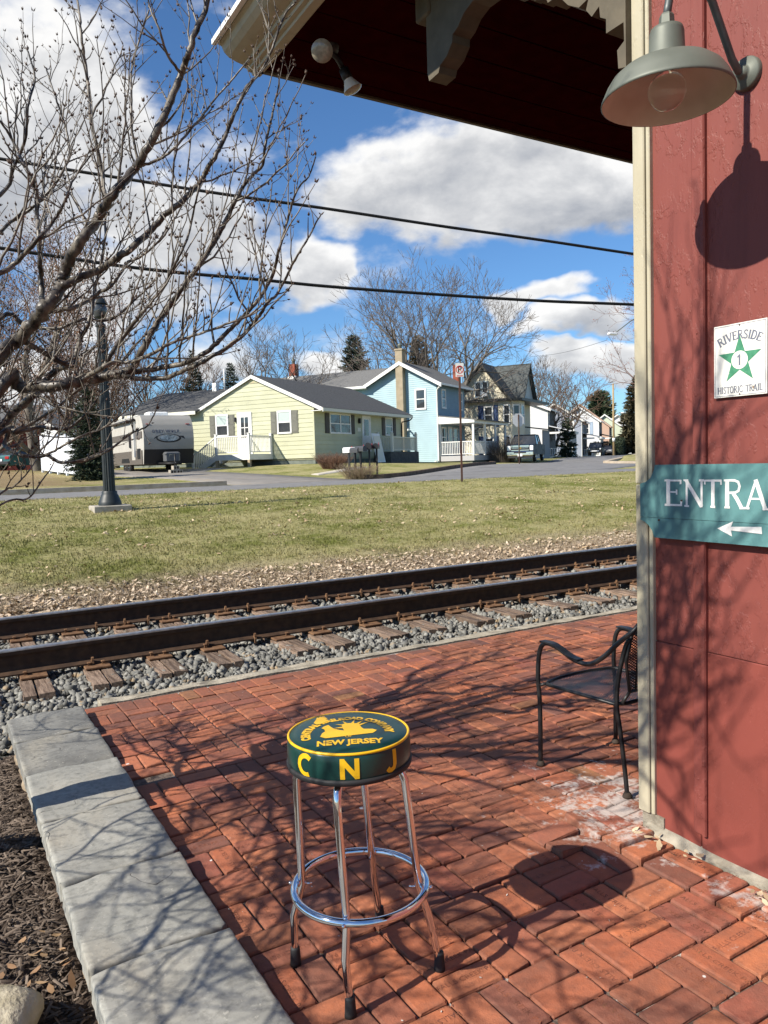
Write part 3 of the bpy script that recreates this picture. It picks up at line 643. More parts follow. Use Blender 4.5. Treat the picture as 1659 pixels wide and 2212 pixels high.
# ================================================================ STATION BUILDING
def bw(mb, name, material, parent, **k):
    """build a part given in world coordinates under a parent that is only translated"""
    l = parent.location; mb.v = [(x-l.x, y-l.y, z-l.z) for x, y, z in mb.v]; return mb.build(name, material, parent, **k)
def paint_material(name, col, dark, bumpd, scale, sheen=.55):
    m = bpy.data.materials.new(name); m.use_nodes = True; t = m.node_tree; N = t.nodes; L = t.links.new; b = N['Principled BSDF']; b.inputs['Roughness'].default_value = sheen; b.inputs['Specular IOR Level'].default_value = .35
    g = N.new('ShaderNodeNewGeometry')
    def nz(s, d, r=.5, st=None):
        n = N.new('ShaderNodeTexNoise'); n.inputs['Scale'].default_value = s; n.inputs['Detail'].default_value = d; n.inputs['Roughness'].default_value = r; v = g.outputs['Position']
        if st: mm = N.new('ShaderNodeVectorMath'); mm.operation = 'MULTIPLY'; mm.inputs[1].default_value = st; L(v, mm.inputs[0]); v = mm.outputs[0]
        L(v, n.inputs['Vector']); return n.outputs[0]
    def rng(v, a, bb, lo=0., hi=1.):
        n = N.new('ShaderNodeMapRange'); L(v, n.inputs[0]); n.inputs[1].default_value = a; n.inputs[2].default_value = bb; n.inputs[3].default_value = lo; n.inputs[4].default_value = hi; return n.outputs[0]
    def ma(op, a, bb):
        n = N.new('ShaderNodeMath'); n.operation = op
        for i, v in enumerate((a, bb)):
            if isinstance(v, (int, float)): n.inputs[i].default_value = v
            else: L(v, n.inputs[i])
        return n.outputs[0]
    mx = N.new('ShaderNodeMix'); mx.data_type = 'RGBA'; L(rng(nz(3.5, 6), .35, .7), mx.inputs['Factor']); mx.inputs['A'].default_value = (*col, 1); mx.inputs['B'].default_value = (*dark, 1)
    def mixc(f, a, c2):
        q = N.new('ShaderNodeMix'); q.data_type = 'RGBA'; L(f, q.inputs['Factor']); L(a, q.inputs['A']); q.inputs['B'].default_value = (*c2, 1); return q.outputs['Result']
    cc = mixc(rng(nz(11, 5, .6, (1, 1, .10)), .52, .72, 0, .45), mx.outputs['Result'], tuple(v*.62 for v in dark))       # run-down streaks
    cc = mixc(rng(nz(70, 3, .6), .70, .74, 0, .35), cc, tuple(min(1, v*1.9+.04) for v in col))                       # small scuffs
    L(cc, b.inputs['Base Color'])
    # flaked, repainted layers: plateaus with sharp edges plus brush marks
    fl = rng(nz(scale, 5, .62, (1, 1, .55)), .53, .565); fl2 = rng(nz(scale*2.4, 4, .6, (1, 1, .45)), .575, .60)
    patchy = rng(nz(2.6, 3), .40, .55)
    h = ma('ADD', ma('MULTIPLY', ma('ADD', fl, ma('MULTIPLY', fl2, .6)), patchy), ma('MULTIPLY', nz(90, 3, .5, (1, 1, .08)), .35))
    bp = N.new('ShaderNodeBump'); bp.inputs['Strength'].default_value = .8; bp.inputs['Distance'].default_value = bumpd; L(h, bp.inputs['Height']); L(bp.outputs[0], b.inputs['Normal'])
    return m
M_RED = paint_material('barn_red_paint', (0.200, 0.053, 0.041), (0.18, 0.046, 0.037), .0019, 15)
M_RED2 = paint_material('barn_red_smooth', (0.215, 0.054, 0.041), (0.175, 0.045, 0.034), .0006, 14, .5)
M_REDS = mat('soffit_red_shaded', (0.030, 0.003, 0.003), (0.022, 0.0025, 0.0025), scale=9, rough=1, spec=0.0)  # red paint with the deep eave shade put into its colour
M_TRIM = paint_material('cream_trim_paint', (0.43, 0.395, 0.29), (0.37, 0.34, 0.245), .0007, 22)
M_TRIMD = mat('cream_trim_shade', (0.11, 0.092, 0.062), (0.08, 0.068, 0.046), scale=12, rough=.7, bump=.3, bscale=50, bdist=.003)  # same cream paint, darkened so bracket and fascia carry eave shade in their colour
M_FOUND = mat('foundation_stone', (0.17, 0.15, 0.115), (0.38, 0.345, 0.275), scale=9, rough=.95, bump=1, bscale=45, bdist=.012, col3=(.20, .17, .13), scale3=6, t3=.6)
M_SHINGLE = mat('roof_shingle', (0.05, 0.05, 0.052), (0.10, 0.10, 0.105), scale=20, rough=.95)
st = thing('station_building', 'red board-and-batten railway station with cream trim and wide dark eaves', 'building', (2.45, 2.15, 0))
WX = 2.45
bw(MB().box(WX, WX+.12, -6, 2.12, .80, 4.02), 'wall', M_RED, st, label='red painted upper wall')
bw(MB().box(WX+.003, 12, 2.06, 2.12, .05, 4.02), 'wall', M_RED, st)
lower = [(2.12, 1.853), (1.853, 1.30), (1.30, .75), (.75, .2), (.2, -6)]
for (a, b_) in lower: bw(MB().bbox(WX-.004, WX+.1, b_+.0015, a-.0015, .035, .797, .003), 'wall_panel', M_RED2, st)
for yb in (1.853, 1.30, .75, .2, -.35):
    m = MB(); y0, y1 = yb-.031, yb+.030
    m.prism([(WX+.01, y0), (WX-.014, y0), (WX-.020, y0+.004), (WX-.020, y0+.016), (WX-.012, y0+.020), (WX-.012, y1-.006), (WX-.006, y1), (WX+.01, y1)], 2, .075+.02*(yb > 1.8), 4.0); bw(m, 'batten', M_RED, st)
nm = MB().lathe([(0, -.0022), (.0035, -.0016), (.0045, .002)], 8, axis=0).mesh('nail_head')
for yb in (1.853, 1.30):
    for z in np.arange(.28, 3.9, .42): link('nail_head', nm, M_RED, st, loc=(WX-.0125-2.45, yb+.006-2.15, z+random.uniform(-.03, .03)))
# corner boards, in a lower and an upper length
for (z0, z1, gx) in ((.088, 1.418, .0), (1.421, 4.0, .002)):
    bw(MB().bbox(WX-.026-gx, WX+.06, 2.080, 2.136, z0, z1, .004), 'corner_board', M_TRIM, st)
    bw(MB().bbox(WX-.018-gx, WX+.02, 2.060, 2.078, z0, z1, .003), 'corner_bead', M_TRIM, st)
mf = MB(); P = []; ny = 34
for q in range(ny):
    y = 2.10-q*.16; P += [(WX-.055+random.uniform(-.012, .012), y, -.2), (WX-.035+random.uniform(-.012, .01), y, .012+random.uniform(-.012, .012)), (WX-.002, y, .045+random.uniform(-.008, .006)), (WX+.09, y, .05), (WX+.09, y, -.2)]
F = [tuple(range(5)), tuple(range(len(P)-1, len(P)-6, -1))]+[(q*5+s, q*5+5+s, q*5+5+(s+1) % 5, q*5+(s+1) % 5) for q in range(ny-1) for s in range(5)]
bw(mf.add(P, F), 'foundation', M_FOUND, st)
bw(MB().box(WX-.012, WX+.3, 2.02, 2.125, -.1, .088), 'foundation_block', M_FOUND, st)
# soffit boards (run along the eave), fascia, crown moulding, roof
yb = 2.12; k = 0
while yb < 4.60:
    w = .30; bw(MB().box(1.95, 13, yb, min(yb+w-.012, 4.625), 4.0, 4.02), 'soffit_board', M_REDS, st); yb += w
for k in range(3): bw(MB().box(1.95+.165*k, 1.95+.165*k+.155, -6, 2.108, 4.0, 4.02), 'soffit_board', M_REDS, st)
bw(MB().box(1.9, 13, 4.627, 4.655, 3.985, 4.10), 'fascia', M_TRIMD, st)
prof = [(1.97, 4.0), (1.955, 3.985), (1.905, 3.985), (1.90, 4.0), (1.875, 4.003), (1.87, 4.018), (1.850, 4.020), (1.845, 4.036), (1.80, 4.045), (1.755, 4.06), (1.725, 4.085), (1.712, 4.115), (1.70, 4.12), (1.69, 4.12), (1.688, 4.15), (1.97, 4.15)]
bw(MB().prism(prof, 1, -6, 4.70), 'crown_moulding', M_TRIM, st)
m = MB(); m.add([(1.66, -6, 4.155), (1.66, 4.72, 4.155), (13, 4.72, 4.155), (13, -6, 4.155), (4.2, -3, 5.2), (4.2, 2.2, 5.2), (13, 2.2, 5.2), (13, -3, 5.2)], [(0, 1, 2, 3), (0, 4, 5, 1), (1, 5, 6, 2), (0, 3, 7, 4), (4, 7, 6, 5), (2, 6, 7, 3)]); bw(m, 'roof', M_SHINGLE, st)
bw(MB().box(1.655, 1.685, -6, 4.72, 4.122, 4.153), 'drip_edge', mat('white_metal_edge', (.72, .72, .70), rough=.5), st)
# carved bracket
bp_ = [(2.137, 3.02), (2.175, 3.03), (2.18, 3.10), (2.145, 3.12), (2.147, 3.19), (2.235, 3.19), (2.235, 3.245), (2.265, 3.265), (2.27, 3.31), (2.31, 3.29), (2.34, 3.33), (2.325, 3.37), (2.38, 3.36), (2.44, 3.40), (2.50, 3.47), (2.56, 3.47), (2.58, 3.52), (2.64, 3.52), (2.66, 3.57), (2.72, 3.575), (2.75, 3.62), (2.83, 3.64), (2.9, 3.70), (3.0, 3.735), (3.08, 3.74), (3.15, 3.72), (3.20, 3.68), (3.245, 3.665), (3.25, 3.63), (3.30, 3.585), (3.36, 3.565), (3.375, 3.535), (3.46, 3.53), (3.475, 3.575), (3.475, 3.99), (2.137, 3.99)]
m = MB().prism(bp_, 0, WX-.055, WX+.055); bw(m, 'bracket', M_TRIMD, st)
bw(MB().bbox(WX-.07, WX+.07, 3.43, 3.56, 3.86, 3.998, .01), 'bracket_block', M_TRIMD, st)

def grit_area(n): return RNG.uniform(.8, 6.0, n), RNG.uniform(1.4, 5.2, n)
leaf_scatter('paving_grit', 420, grit_area, .002, .0055, .004, mat('grit', (.30, .26, .22), (.66, .63, .58), island=True), 'pale grit and crumbs scattered over the bricks', lambda x, y: x*0)
def base_area(n): return 2.36+RNG.uniform(-.05, .05, n), RNG.uniform(1.3, 2.1, n)
leaf_scatter('corner_leaves', 26, base_area, .010, .026, .022, mat('pale_leaf', (.32, .22, .12), (.62, .52, .36), island=True), 'pale dry leaves caught along the foot of the red wall', lambda x, y: x*0+.012)
# ================================================================ STROKE LETTERS
GLYPH = {  # width, strokes [(points, thickness)], serifs [(x, y)]
 'E': (.66, [([(.15, 0), (.15, 1)], 1), ([(.02, .96), (.60, .96)], .5), ([(.15, .53), (.46, .53)], .5), ([(.02, .04), (.62, .04)], .5), ([(.59, .98), (.59, .82)], .45), ([(.45, .62), (.45, .44)], .4), ([(.61, .02), (.61, .2)], .45)], []),
 'N': (.84, [([(.13, 0), (.13, 1)], .6), ([(.10, .97), (.74, .03)], 1), ([(.74, 0), (.74, 1)], .6)], [(.13, 0), (.10, 1), (.74, 1)]),
 'T': (.74, [([(.37, 0), (.37, 1)], 1), ([(.02, .96), (.72, .96)], .5), ([(.04, .98), (.04, .82)], .45), ([(.70, .98), (.70, .82)], .45)], [(.37, 0)]),
 'R': (.78, [([(.15, 0), (.15, 1)], 1), ([(.03, .97), (.42, .97), (.55, .92), (.60, .78), (.56, .62), (.44, .55), (.15, .54)], .6), ([(.36, .54), (.50, .34), (.68, .02)], .9)], [(.15, 0), (.70, 0)]),
 'A': (.86, [([(.10, 0), (.43, 1)], .6), ([(.41, 1), (.76, 0)], 1), ([(.22, .36), (.62, .36)], .5)], [(.10, 0), (.76, 0)]),
 'C': (.74, [([(.66, .80), (.56, .94), (.40, .98), (.22, .92), (.10, .70), (.08, .45), (.14, .20), (.28, .04), (.46, .02), (.60, .08), (.68, .24)], .8)], []),
 'I': (.36, [([(.18, 0), (.18, 1)], 1)], [(.18, 0), (.18, 1)]),
 'V': (.80, [([(.08, 1), (.40, 0)], 1), ([(.40, 0), (.72, 1)], .7)], [(.08, 1), (.72, 1)]),
 'S': (.62, [([(.54, .80), (.42, .96), (.24, .96), (.12, .84), (.12, .68), (.22, .56), (.40, .46), (.50, .34), (.50, .16), (.38, .03), (.20, .03), (.07, .20)], .8)], []),
 'D': (.78, [([(.14, 0), (.14, 1)], 1), ([(.03, .97), (.38, .97), (.58, .86), (.66, .62), (.66, .38), (.58, .14), (.38, .03), (.03, .03)], .8)], []),
 'H': (.86, [([(.14, 0), (.14, 1)], 1), ([(.72, 0), (.72, 1)], 1), ([(.14, .5), (.72, .5)], .6)], [(.14, 0), (.14, 1), (.72, 0), (.72, 1)]),
 'O': (.78, [([(.38, .98), (.20, .92), (.09, .70), (.07, .5), (.09, .3), (.20, .08), (.38, .02), (.56, .08), (.67, .3), (.69, .5), (.67, .7), (.56, .92), (.38, .98)], .8)], []),
 'L': (.64, [([(.15, 0), (.15, 1)], 1), ([(.03, .04), (.60, .04)], .6), ([(.585, .02), (.585, .22)], .5)], [(.15, 1)]),
}
def ribbon(pts, w, jitter=0.0):
    """left/right outline of a polyline of width w"""
    pts = [Vector(p) for p in pts]; L_, R_ = [], []
    for i, p in enumerate(pts):
        t = (pts[min(i+1, len(pts)-1)]-pts[max(i-1, 0)]).normalized(); n = Vector((-t.y, t.x)); ww = w/2*(1+random.uniform(-jitter, jitter)); L_.append(p+n*ww); R_.append(p-n*ww)
    return L_, R_
def glyph_into(mb, ch, place, size, thick, serif=.16, jit=0.0, lift=0.00008):
    """place(x, y, layer) -> 3D point for glyph coordinates scaled by size"""
    w, strokes, serifs = GLYPH[ch]; lay = 0
    todo = [(pts, thick*k) for pts, k in strokes]+[([(x-serif, .0+(.03 if y == 0 else .97)), (x+serif, .0+(.03 if y == 0 else .97))], thick*.5) for x, y in serifs]
    for pts, tw in todo:
        l_, r_ = ribbon(pts, tw, jit); n = len(l_)
        mb.add([place(p.x*size, p.y*size, lay*lift) for p in l_]+[place(p.x*size, p.y*size, lay*lift) for p in r_], [(i, i+1, n+i+1, n+i)[::-1] for i in range(n-1)]); lay += 1
    return w*size

# ================================================================ ENTRANCE SIGN
M_TEAL = paint_material('teal_sign_paint', (0.105, 0.245, 0.245), (0.085, 0.20, 0.205), .0005, 20, .5)
M_WHITEP = mat('white_sign_paint', (0.80, 0.80, 0.77), (0.70, 0.70, 0.67), scale=40, rough=.5)
SX = 2.410
es = thing('entrance_sign', 'teal painted wooden board with white lettering and left arrow on the red wall', 'sign', (SX, 1.5, 1.215))
YL = 2.100; YR = .93
def scal(cx, cz, r, a0, a1, n=7): return [(cx+r*math.cos(math.radians(a0+(a1-a0)*i/n)), cz+r*math.sin(math.radians(a0+(a1-a0)*i/n))) for i in range(n+1)]
top = [(YL, 1.292), (YL, 1.422)]+[(2.100-.0-.074*(1-math.cos(t))*1.0-.0, 1.422+.073*math.sin(t)) for t in np.linspace(.25, 1.45, 6)]+[(2.024, 1.495), (YR+.075, 1.495), (YR, 1.42), (YR, 1.292)]
top = [(YL, 1.292), (YL, 1.422), (2.070, 1.430), (2.050, 1.445), (2.036, 1.468), (2.027, 1.495), (YR+.073, 1.495), (YR+.06, 1.46), (YR+.03, 1.43), (YR, 1.422), (YR, 1.292)]
bot = [(YL, 1.2905), (YR, 1.2905), (YR, 1.279), (YR+.03, 1.272), (YR+.06, 1.25), (YR+.073, 1.214), (2.034, 1.214), (2.043, 1.240), (2.060, 1.260), (2.079, 1.273), (YL, 1.280)]
bw(MB().prism(top, 0, SX, SX+.019), 'plank', M_TEAL, es, label='upper teal plank'); bw(MB().prism(bot, 0, SX+.0006, SX+.019), 'plank', M_TEAL, es, label='lower teal plank')
def sign_place(y0, z0, x): return lambda a, b_, l: (x-l, y0-a, z0+b_)
lm = MB(); H = .101; yc = 1.984
for ch, y0, w in (('E', 1.984, .084), ('N', 1.896, .088), ('T', 1.809, .074), ('R', 1.731, .084), ('A', 1.650, .09), ('N', 1.56, .088), ('C', 1.465, .08), ('E', 1.38, .084)):
    m = MB(); sx = w/(GLYPH[ch][0]*H); pl = lambda a, b_, l, y0=y0, sx=sx: (SX-.0012-l, y0-a*sx, 1.339+b_+random.uniform(-.0008, .0008)); glyph_into(m, ch, pl, H, .145, .10, .06); bw(m, 'letter', M_WHITEP, es)
ar = [(1.754, 1.266), (1.692, 1.294), (1.700, 1.275), (1.585, 1.281), (1.583, 1.257), (1.700, 1.262), (1.696, 1.241)]
bw(MB().prism(ar, 0, SX-.0014, SX-.0004), 'arrow', M_WHITEP, es, label='white arrow pointing left')
for (y, z) in ((1.906, 1.360), (2.010, 1.283), (1.10, 1.36)): bw(MB().lathe([(0, 0), (.004, .0004), (.0045, .002)], 10, (SX-.002, y, z), axis=0), 'screw', M_RAIL, es)

# ================================================================ TRAIL SIGN
M_ENAMEL = mat('white_enamel', (0.76, 0.75, 0.70), (0.68, 0.67, 0.61), scale=30, rough=.35, col3=(.30, .22, .15), scale3=34, t3=.71, w3=.03)
M_GREEN = mat('sign_green', (0.045, 0.20, 0.11), (0.07, 0.26, 0.15), scale=60, rough=.45, col3=(.72, .72, .66), scale3=55, t3=.69, w3=.02)
M_NAVY = mat('sign_slate_print', (0.14, 0.155, 0.20), rough=.5)
ts = thing('trail_sign', 'white metal trail marker plate with green star and number one', 'sign', (WX-.012, 1.685, 1.727))
TX = WX-.010; ty0, ty1, tz0, tz1 = 1.584, 1.787, 1.728, 1.980
bw(MB().bbox(TX-.003, TX, ty0, ty1, tz0, tz1, .0012), 'plate', M_ENAMEL, ts)
m = MB(); fx = TX-.0036; i0, w = .0045, .0016
for (a, b_, c_, d_) in ((ty0+i0, ty1-i0, tz0+i0, tz0+i0+w), (ty0+i0, ty1-i0, tz1-i0-w, tz1-i0), (ty0+i0, ty0+i0+w, tz0+i0+w, tz1-i0-w), (ty1-i0-w, ty1-i0, tz0+i0+w, tz1-i0-w)): m.box(fx, fx+.0004, a, b_, c_, d_)
bw(m, 'border_line', M_NAVY, ts)
cy, cz = 1.6855, 1.853
star = [((.086 if i % 2 == 0 else .034)*math.sin(i*PI/5), (.086 if i % 2 == 0 else .034)*math.cos(i*PI/5)) for i in range(10)]
m = MB(); P = [(fx, cy-a, cz+b_) for a, b_ in star]+[(fx, cy, cz)]; m.add(P, [(i, (i+1) % 10, 10) for i in range(10)]); bw(m, 'star', M_GREEN, ts)
m = MB(); m.add([(fx-.0004, cy+.0315*math.cos(2*PI*i/28), cz+.0315*math.sin(2*PI*i/28)) for i in range(28)], [tuple(range(28))]); bw(m, 'disc', M_ENAMEL, ts)
m = MB(); m.add([(fx-.0008, cy-a, cz+b_) for a, b_ in ((-.0035, -.019), (.0035, -.019), (.0035, .019), (-.001, .019), (-.009, .012), (-.009, .007), (-.0035, .010))], [tuple(range(7))]); bw(m, 'numeral', M_NAVY, ts, label='numeral 1')
def arc_word(word, R, zc, a_span, size, thick):
    ws = [GLYPH[c][0] for c in word]; tot = sum(ws); a = -a_span/2; m = MB()
    for c, w_ in zip(word, ws):
        am = a+a_span*w_/tot/2
        def pl(x, y, l, am=am, w_=w_): 
            xx = x-w_*size/2; rr = R+y; return (fx-.0003-l, cy-(rr*math.sin(am)+xx*math.cos(am)), zc+rr*math.cos(am)-xx*math.sin(am))
        glyph_into(m, c, pl, size, thick, .13, 0, .00003); a += a_span*w_/tot
    return m
bw(arc_word('RIVERSIDE', .150, cz-.078, 1.06, .029, .20), 'lettering', M_NAVY, ts, label='curved lettering RIVERSIDE')
m = MB(); x = 0; word = 'HISTORIC TRAIL'; size = .0225; sp_ = .0006; tot = sum((GLYPH[c][0]*size+sp_) if c != ' ' else .012 for c in word); x = -tot/2
for c in word:
    if c == ' ': x += .012; continue
    k = .172/tot; glyph_into(m, c, lambda a, b_, l, x=x, k=k: (fx-.0003-l, cy-(x+a)*k, tz0+.014+b_), size, .20, .13, 0, .00003); x += GLYPH[c][0]*size+sp_
bw(m, 'lettering', M_NAVY, ts, label='lettering HISTORIC TRAIL')
for z in (tz0+.008, tz1-.008): bw(MB().lathe([(0, -.002), (.0028, -.0012), (.003, .002)], 10, (TX-.003, cy, z), axis=0), 'nail', M_RAIL, ts)

# ================================================================ GOOSENECK WALL LAMP
M_GALV = mat('galvanised_steel', (0.15, 0.163, 0.138), (0.11, 0.122, 0.102), scale=7, rough=.55, metal=.25, bump=.08, bscale=60, bdist=.002)
M_LAMPIN = mat('lamp_enamel_inside', (0.62, 0.57, 0.50), (0.52, 0.47, 0.40), scale=9, rough=.4)
M_GALVD = mat('dark_pipe', (0.13, 0.145, 0.14), (0.09, 0.10, 0.10), scale=14, rough=.5, metal=.5)
M_BULB = mat('bulb_glass', (0.9, 0.88, 0.85), rough=.06, transmission=.92)
LX, LY, LZ = 2.035, 1.655, 2.632
gl = thing('wall_lamp', 'galvanised gooseneck barn lamp on the red wall above the signs', 'lamp', (WX, LY, LZ))
sh = [(.034, .212), (.047, .206), (.051, .194), (.054, .122), (.062, .110), (.102, .100), (.139, .085), (.164, .064), (.181, .038), (.1935, .010), (.1965, .004), (.1973, -.002), (.1945, -.004)]
bw(MB().lathe(sh, 56, (LX, LY, LZ)), 'shade', M_GALV, gl)
ish = [(.1942, -.0035), (.191, .006), (.1775, .034), (.160, .060), (.135, .080), (.099, .095), (.060, .104), (.0, .11)]
bw(MB().lathe(ish[::-1], 56, (LX, LY, LZ)), 'reflector', M_LAMPIN, gl)
bw(MB().lathe([(0, .250), (.019, .250), (.022, .244), (.024, .218), (.031, .214), (.033, .205)], 6, (LX, LY, LZ), smooth=False), 'hex_hub', M_GALV, gl)
arm = [(WX-.012, LY+.01, 2.80), (WX-.05, LY+.01, 2.80), (WX-.085, LY+.009, 2.83), (WX-.135, LY+.008, 2.905), (WX-.19, LY+.006, 2.985), (WX-.235, LY+.004, 3.025), (WX-.285, LY+.002, 3.04), (WX-.335, LY, 3.027), (WX-.375, LY, 2.99), (WX-.40, LY, 2.94), (WX-.415, LY, 2.875)]
bw(MB().tube([Vector(arm[i]).lerp(Vector(arm[i+1]), f) for i in range(len(arm)-1) for f in (0, .5)]+[arm[-1]], .0125, 12), 'arm', M_GALVD, gl)
bw(MB().lathe([(0, -.032), (.018, -.032), (.020, -.018), (.026, -.012), (.050, -.008), (.054, .0), (.054, .012)], 32, (WX-.012, LY+.01, 2.80), axis=0), 'wall_plate', M_GALV, gl)
bw(MB().ell((LX, LY, LZ+.022), .057, .057, .058, 22, 14), 'bulb', M_BULB, gl)
bw(MB().lathe([(.014, .11), (.018, .10), (.018, .07), (0, .065)], 16, (LX, LY, LZ)), 'bulb_socket', M_LAMPIN, gl)

# ================================================================ TWIN FLOODLIGHT UNDER THE EAVE
M_BLK = mat('black_metal', (0.015, 0.015, 0.016), rough=.5)
M_PARW = mat('flood_bulb_white', (0.72, 0.70, 0.66), rough=.35)
M_LENS = mat('flood_lens', (0.34, 0.31, 0.23), (0.26, 0.235, 0.17), scale=60, rough=.15, spec=.6)
fl = thing('floodlight', 'black twin floodlight with white bulbs under the dark eave', 'floodlight', (2.20, 4.20, 4.0))
bw(MB().lathe([(.0, -.03), (.05, -.028), (.055, 0)], 24, (2.20, 4.20, 4.0)), 'mount', M_BLK, fl)
def flood(pos, dirv):
    d = Vector(dirv).normalized(); q = d.to_track_quat('Z', 'Y').to_matrix().to_4x4(); Mx = Matrix.Translation(pos) @ q
    m = MB().lathe([(.0, -.115), (.02, -.115), (.024, -.07), (.030, -.06), (.058, -.005), (.061, .0)], 28).xf(Mx); bw(m, 'bulb', M_PARW, fl)
    m = MB().lathe([(.061, .0), (.054, .006), (.040, .012), (.022, .016), (.0, .018)], 28).xf(Mx); bw(m, 'lens', M_LENS, fl)
    m = MB().lathe([(0, -.13), (.03, -.13), (.031, -.07), (.026, -.066)], 20).xf(Mx); bw(m, 'lamp_holder', M_BLK, fl)
    a = Vector(pos)-d*.125; bw(MB().tube([a, a.lerp(Vector((2.20, 4.20, 3.975)), .5)+Vector((0, 0, .015)), (2.20, 4.20, 3.975)], .016, 10), 'swivel_arm', M_BLK, fl)
flood((2.06, 4.03, 3.865), (-.42, -.80, -.40)); flood((2.375, 4.25, 3.81), (.35, -.12, -.80))

# ================================================================ BAR STOOL
M_CHROME = mat('chrome', (0.78, 0.78, 0.80), rough=.07, metal=1.0)
M_VINYL = mat('green_vinyl', (0.006, 0.034, 0.030), (0.008, 0.042, 0.036), scale=30, rough=.30, spec=.5, bump=.06, bscale=300, bdist=.001)
M_YEL = mat('yellow_print', (0.80, 0.48, 0.012), (0.72, 0.42, 0.012), scale=15, rough=.38, spec=.4)
M_RUB = mat('black_rubber', (0.02, 0.02, 0.021), rough=.65)
SCX, SCY = 1.030, 1.995; STOP = .752; SR = .183
sto = thing('bar_stool', 'chrome bar stool with dark green round seat and yellow railroad lettering on brick', 'bar stool', (1.06, 2.0, 0))
cush = [(0, 0), (.10, .0), (.150, -.002), (.170, -.006), (.1775, -.012), (.181, -.020), (.1825, -.035), (.183, -.055), (.182, -.075), (.180, -.083)]
seat = bw(MB().lathe([(r, STOP+z) for r, z in cush][::-1], 72, (SCX, SCY, 0)), 'seat_cushion', M_VINYL, sto)
def bws(mb, name, material, **k):   # sub-part of the seat (its parent part has no offset of its own)
    l = sto.location; mb.v = [(x-l.x, y-l.y, z-l.z) for x, y, z in mb.v]; return mb.build(name, material, seat, **k)
bws(MB().torus((SCX, SCY, STOP-.0105), .1775, .0042, 80, 8), 'piping', M_YEL)
bw(MB().lathe([(.0, -.100), (.17, -.100), (.184, -.098), (.186, -.090), (.186, -.084), (.180, -.082)], 72, (SCX, SCY, STOP)), 'seat_band', M_RUB, sto)
ca = -YAW+math.radians(4)            # emblem faces the front of the stool
ex = Vector((math.cos(ca), math.sin(ca), 0)); ey = Vector((-math.sin(ca), math.cos(ca), 0))
def topP(a, b_, l=0): rr = math.hypot(a, b_)*SR; return Vector((SCX, SCY, STOP+.0009+l+float(np.interp(rr, [p[0] for p in cush[:5]], [p[1] for p in cush[:5]]))))+ex*a*SR+ey*b_*SR
def u6(px, py): return ((px-810)/718, (357-py)/262)
m = MB(); busty = [(483,440),(505,400),(540,378),(528,352),(495,338),(522,318),(575,300),(610,330),(640,350),(700,370),(760,380),(735,340),(740,300),(790,290),(850,292),(920,300),(945,320),(960,350),(985,372),(1040,375),(1090,378),(1135,395),(1110,412),(1085,425),(545,460)]
m.add([topP(*u6(*p)) for p in busty], [tuple(range(len(busty)))])
for tip, a, b_ in (((745, 262), (775, 300), (800, 292)), ((890, 250), (845, 294), (880, 296)), ((1000, 258), (905, 300), (930, 312)), ((1085, 278), (930, 314), (948, 328)), ((655, 298), (740, 318), (742, 306)), ((640, 346), (738, 352), (738, 332))):
    m.add([topP(*u6(*p), .0002) for p in (tip, a, b_)], [(0, 1, 2)])
bws(m, 'emblem', M_YEL, label='yellow crowned statue emblem')
torch = [(400,265),(440,290),(500,280),(570,250),(575,235),(545,225),(565,215),(545,200),(520,160),(490,185),(470,175),(465,195),(435,190),(430,215),(415,240)]
m = MB(); m.add([topP(*u6(*p), .0006) for p in torch], [tuple(range(len(torch)))]); bws(m, 'torch', M_YEL)
m = MB(); word = 'CENTRAL RAILROAD COMPANY'; a0, a1 = math.radians(196), math.radians(-2); wd = {'I': .45, 'M': 1.2, 'L': .8, ' ': .6, 'J': .8}; ws = [wd.get(c, 1) for c in word]; tot = sum(ws); acc = 0
for c, w_ in zip(word, ws):
    a = a0+(a1-a0)*(acc+w_/2)/tot; acc += w_
    if c == ' ': continue
    g = text_mesh(c, .158, bold=.012); th = a-PI/2
    for v in g.vertices:
        x, y = v.co.x*1.0, v.co.y*1.15; v.co = topP(-.02+.66*math.cos(a)+x*math.cos(th)-y*math.sin(th), -.22+.70*math.sin(a)+x*math.sin(th)+y*math.cos(th))
    mesh_into(m, g, Matrix.Identity(4)); bpy.data.meshes.remove(g)
bws(m, 'lettering', M_YEL, label='curved lettering CENTRAL RAILROAD COMPANY')
for txt, cx_, cy_, sz, lab in (('NEW JERSEY', 0.0, -.60, .225, 'lettering NEW JERSEY'), ('OF', -.01, -.365, .10, 'small lettering OF')):
    g = text_mesh(txt, sz, bold=.010 if sz > .2 else 0); m = MB()
    for v in g.vertices: v.co = topP(cx_+v.co.x*.82, cy_+v.co.y*1.15)
    mesh_into(m, g, Matrix.Identity(4)); bws(m, 'lettering', M_YEL, label=lab)
def wrap_letter(strokes, ang, w, h, zc, th):
    m = MB(); lay = 0
    for pts in strokes:
        dense = []
        for i in range(len(pts)-1):
            for f in np.linspace(0, 1, 7)[:-1]: dense.append((pts[i][0]*(1-f)+pts[i+1][0]*f, pts[i][1]*(1-f)+pts[i+1][1]*f))
        dense.append(pts[-1]); l_, r_ = ribbon([(x*w, y*h) for x, y in dense], th)
        def pl(p):
            a = ang+p.x/SR; d = -ey*math.cos(a)+ex*math.sin(a); z = zc+p.y; rr = float(np.interp(z-STOP, [-.083, -.075, -.055, -.035, -.020, -.012], [.180, .182, .183, .1825, .181, .1775]))+.0011+lay*.0003; q = Vector((SCX, SCY, 0))+d*rr; q.z = z; return q
        n = len(l_); m.add([pl(p) for p in l_]+[pl(p) for p in r_], [(i, i+1, n+i+1, n+i)[::-1] for i in range(n-1)]); lay += 1
    return m
zc = STOP-.0495
cst = [[(.42*math.cos(math.radians(t)), .46*math.sin(math.radians(t))) for t in range(48, 314, 19)]]
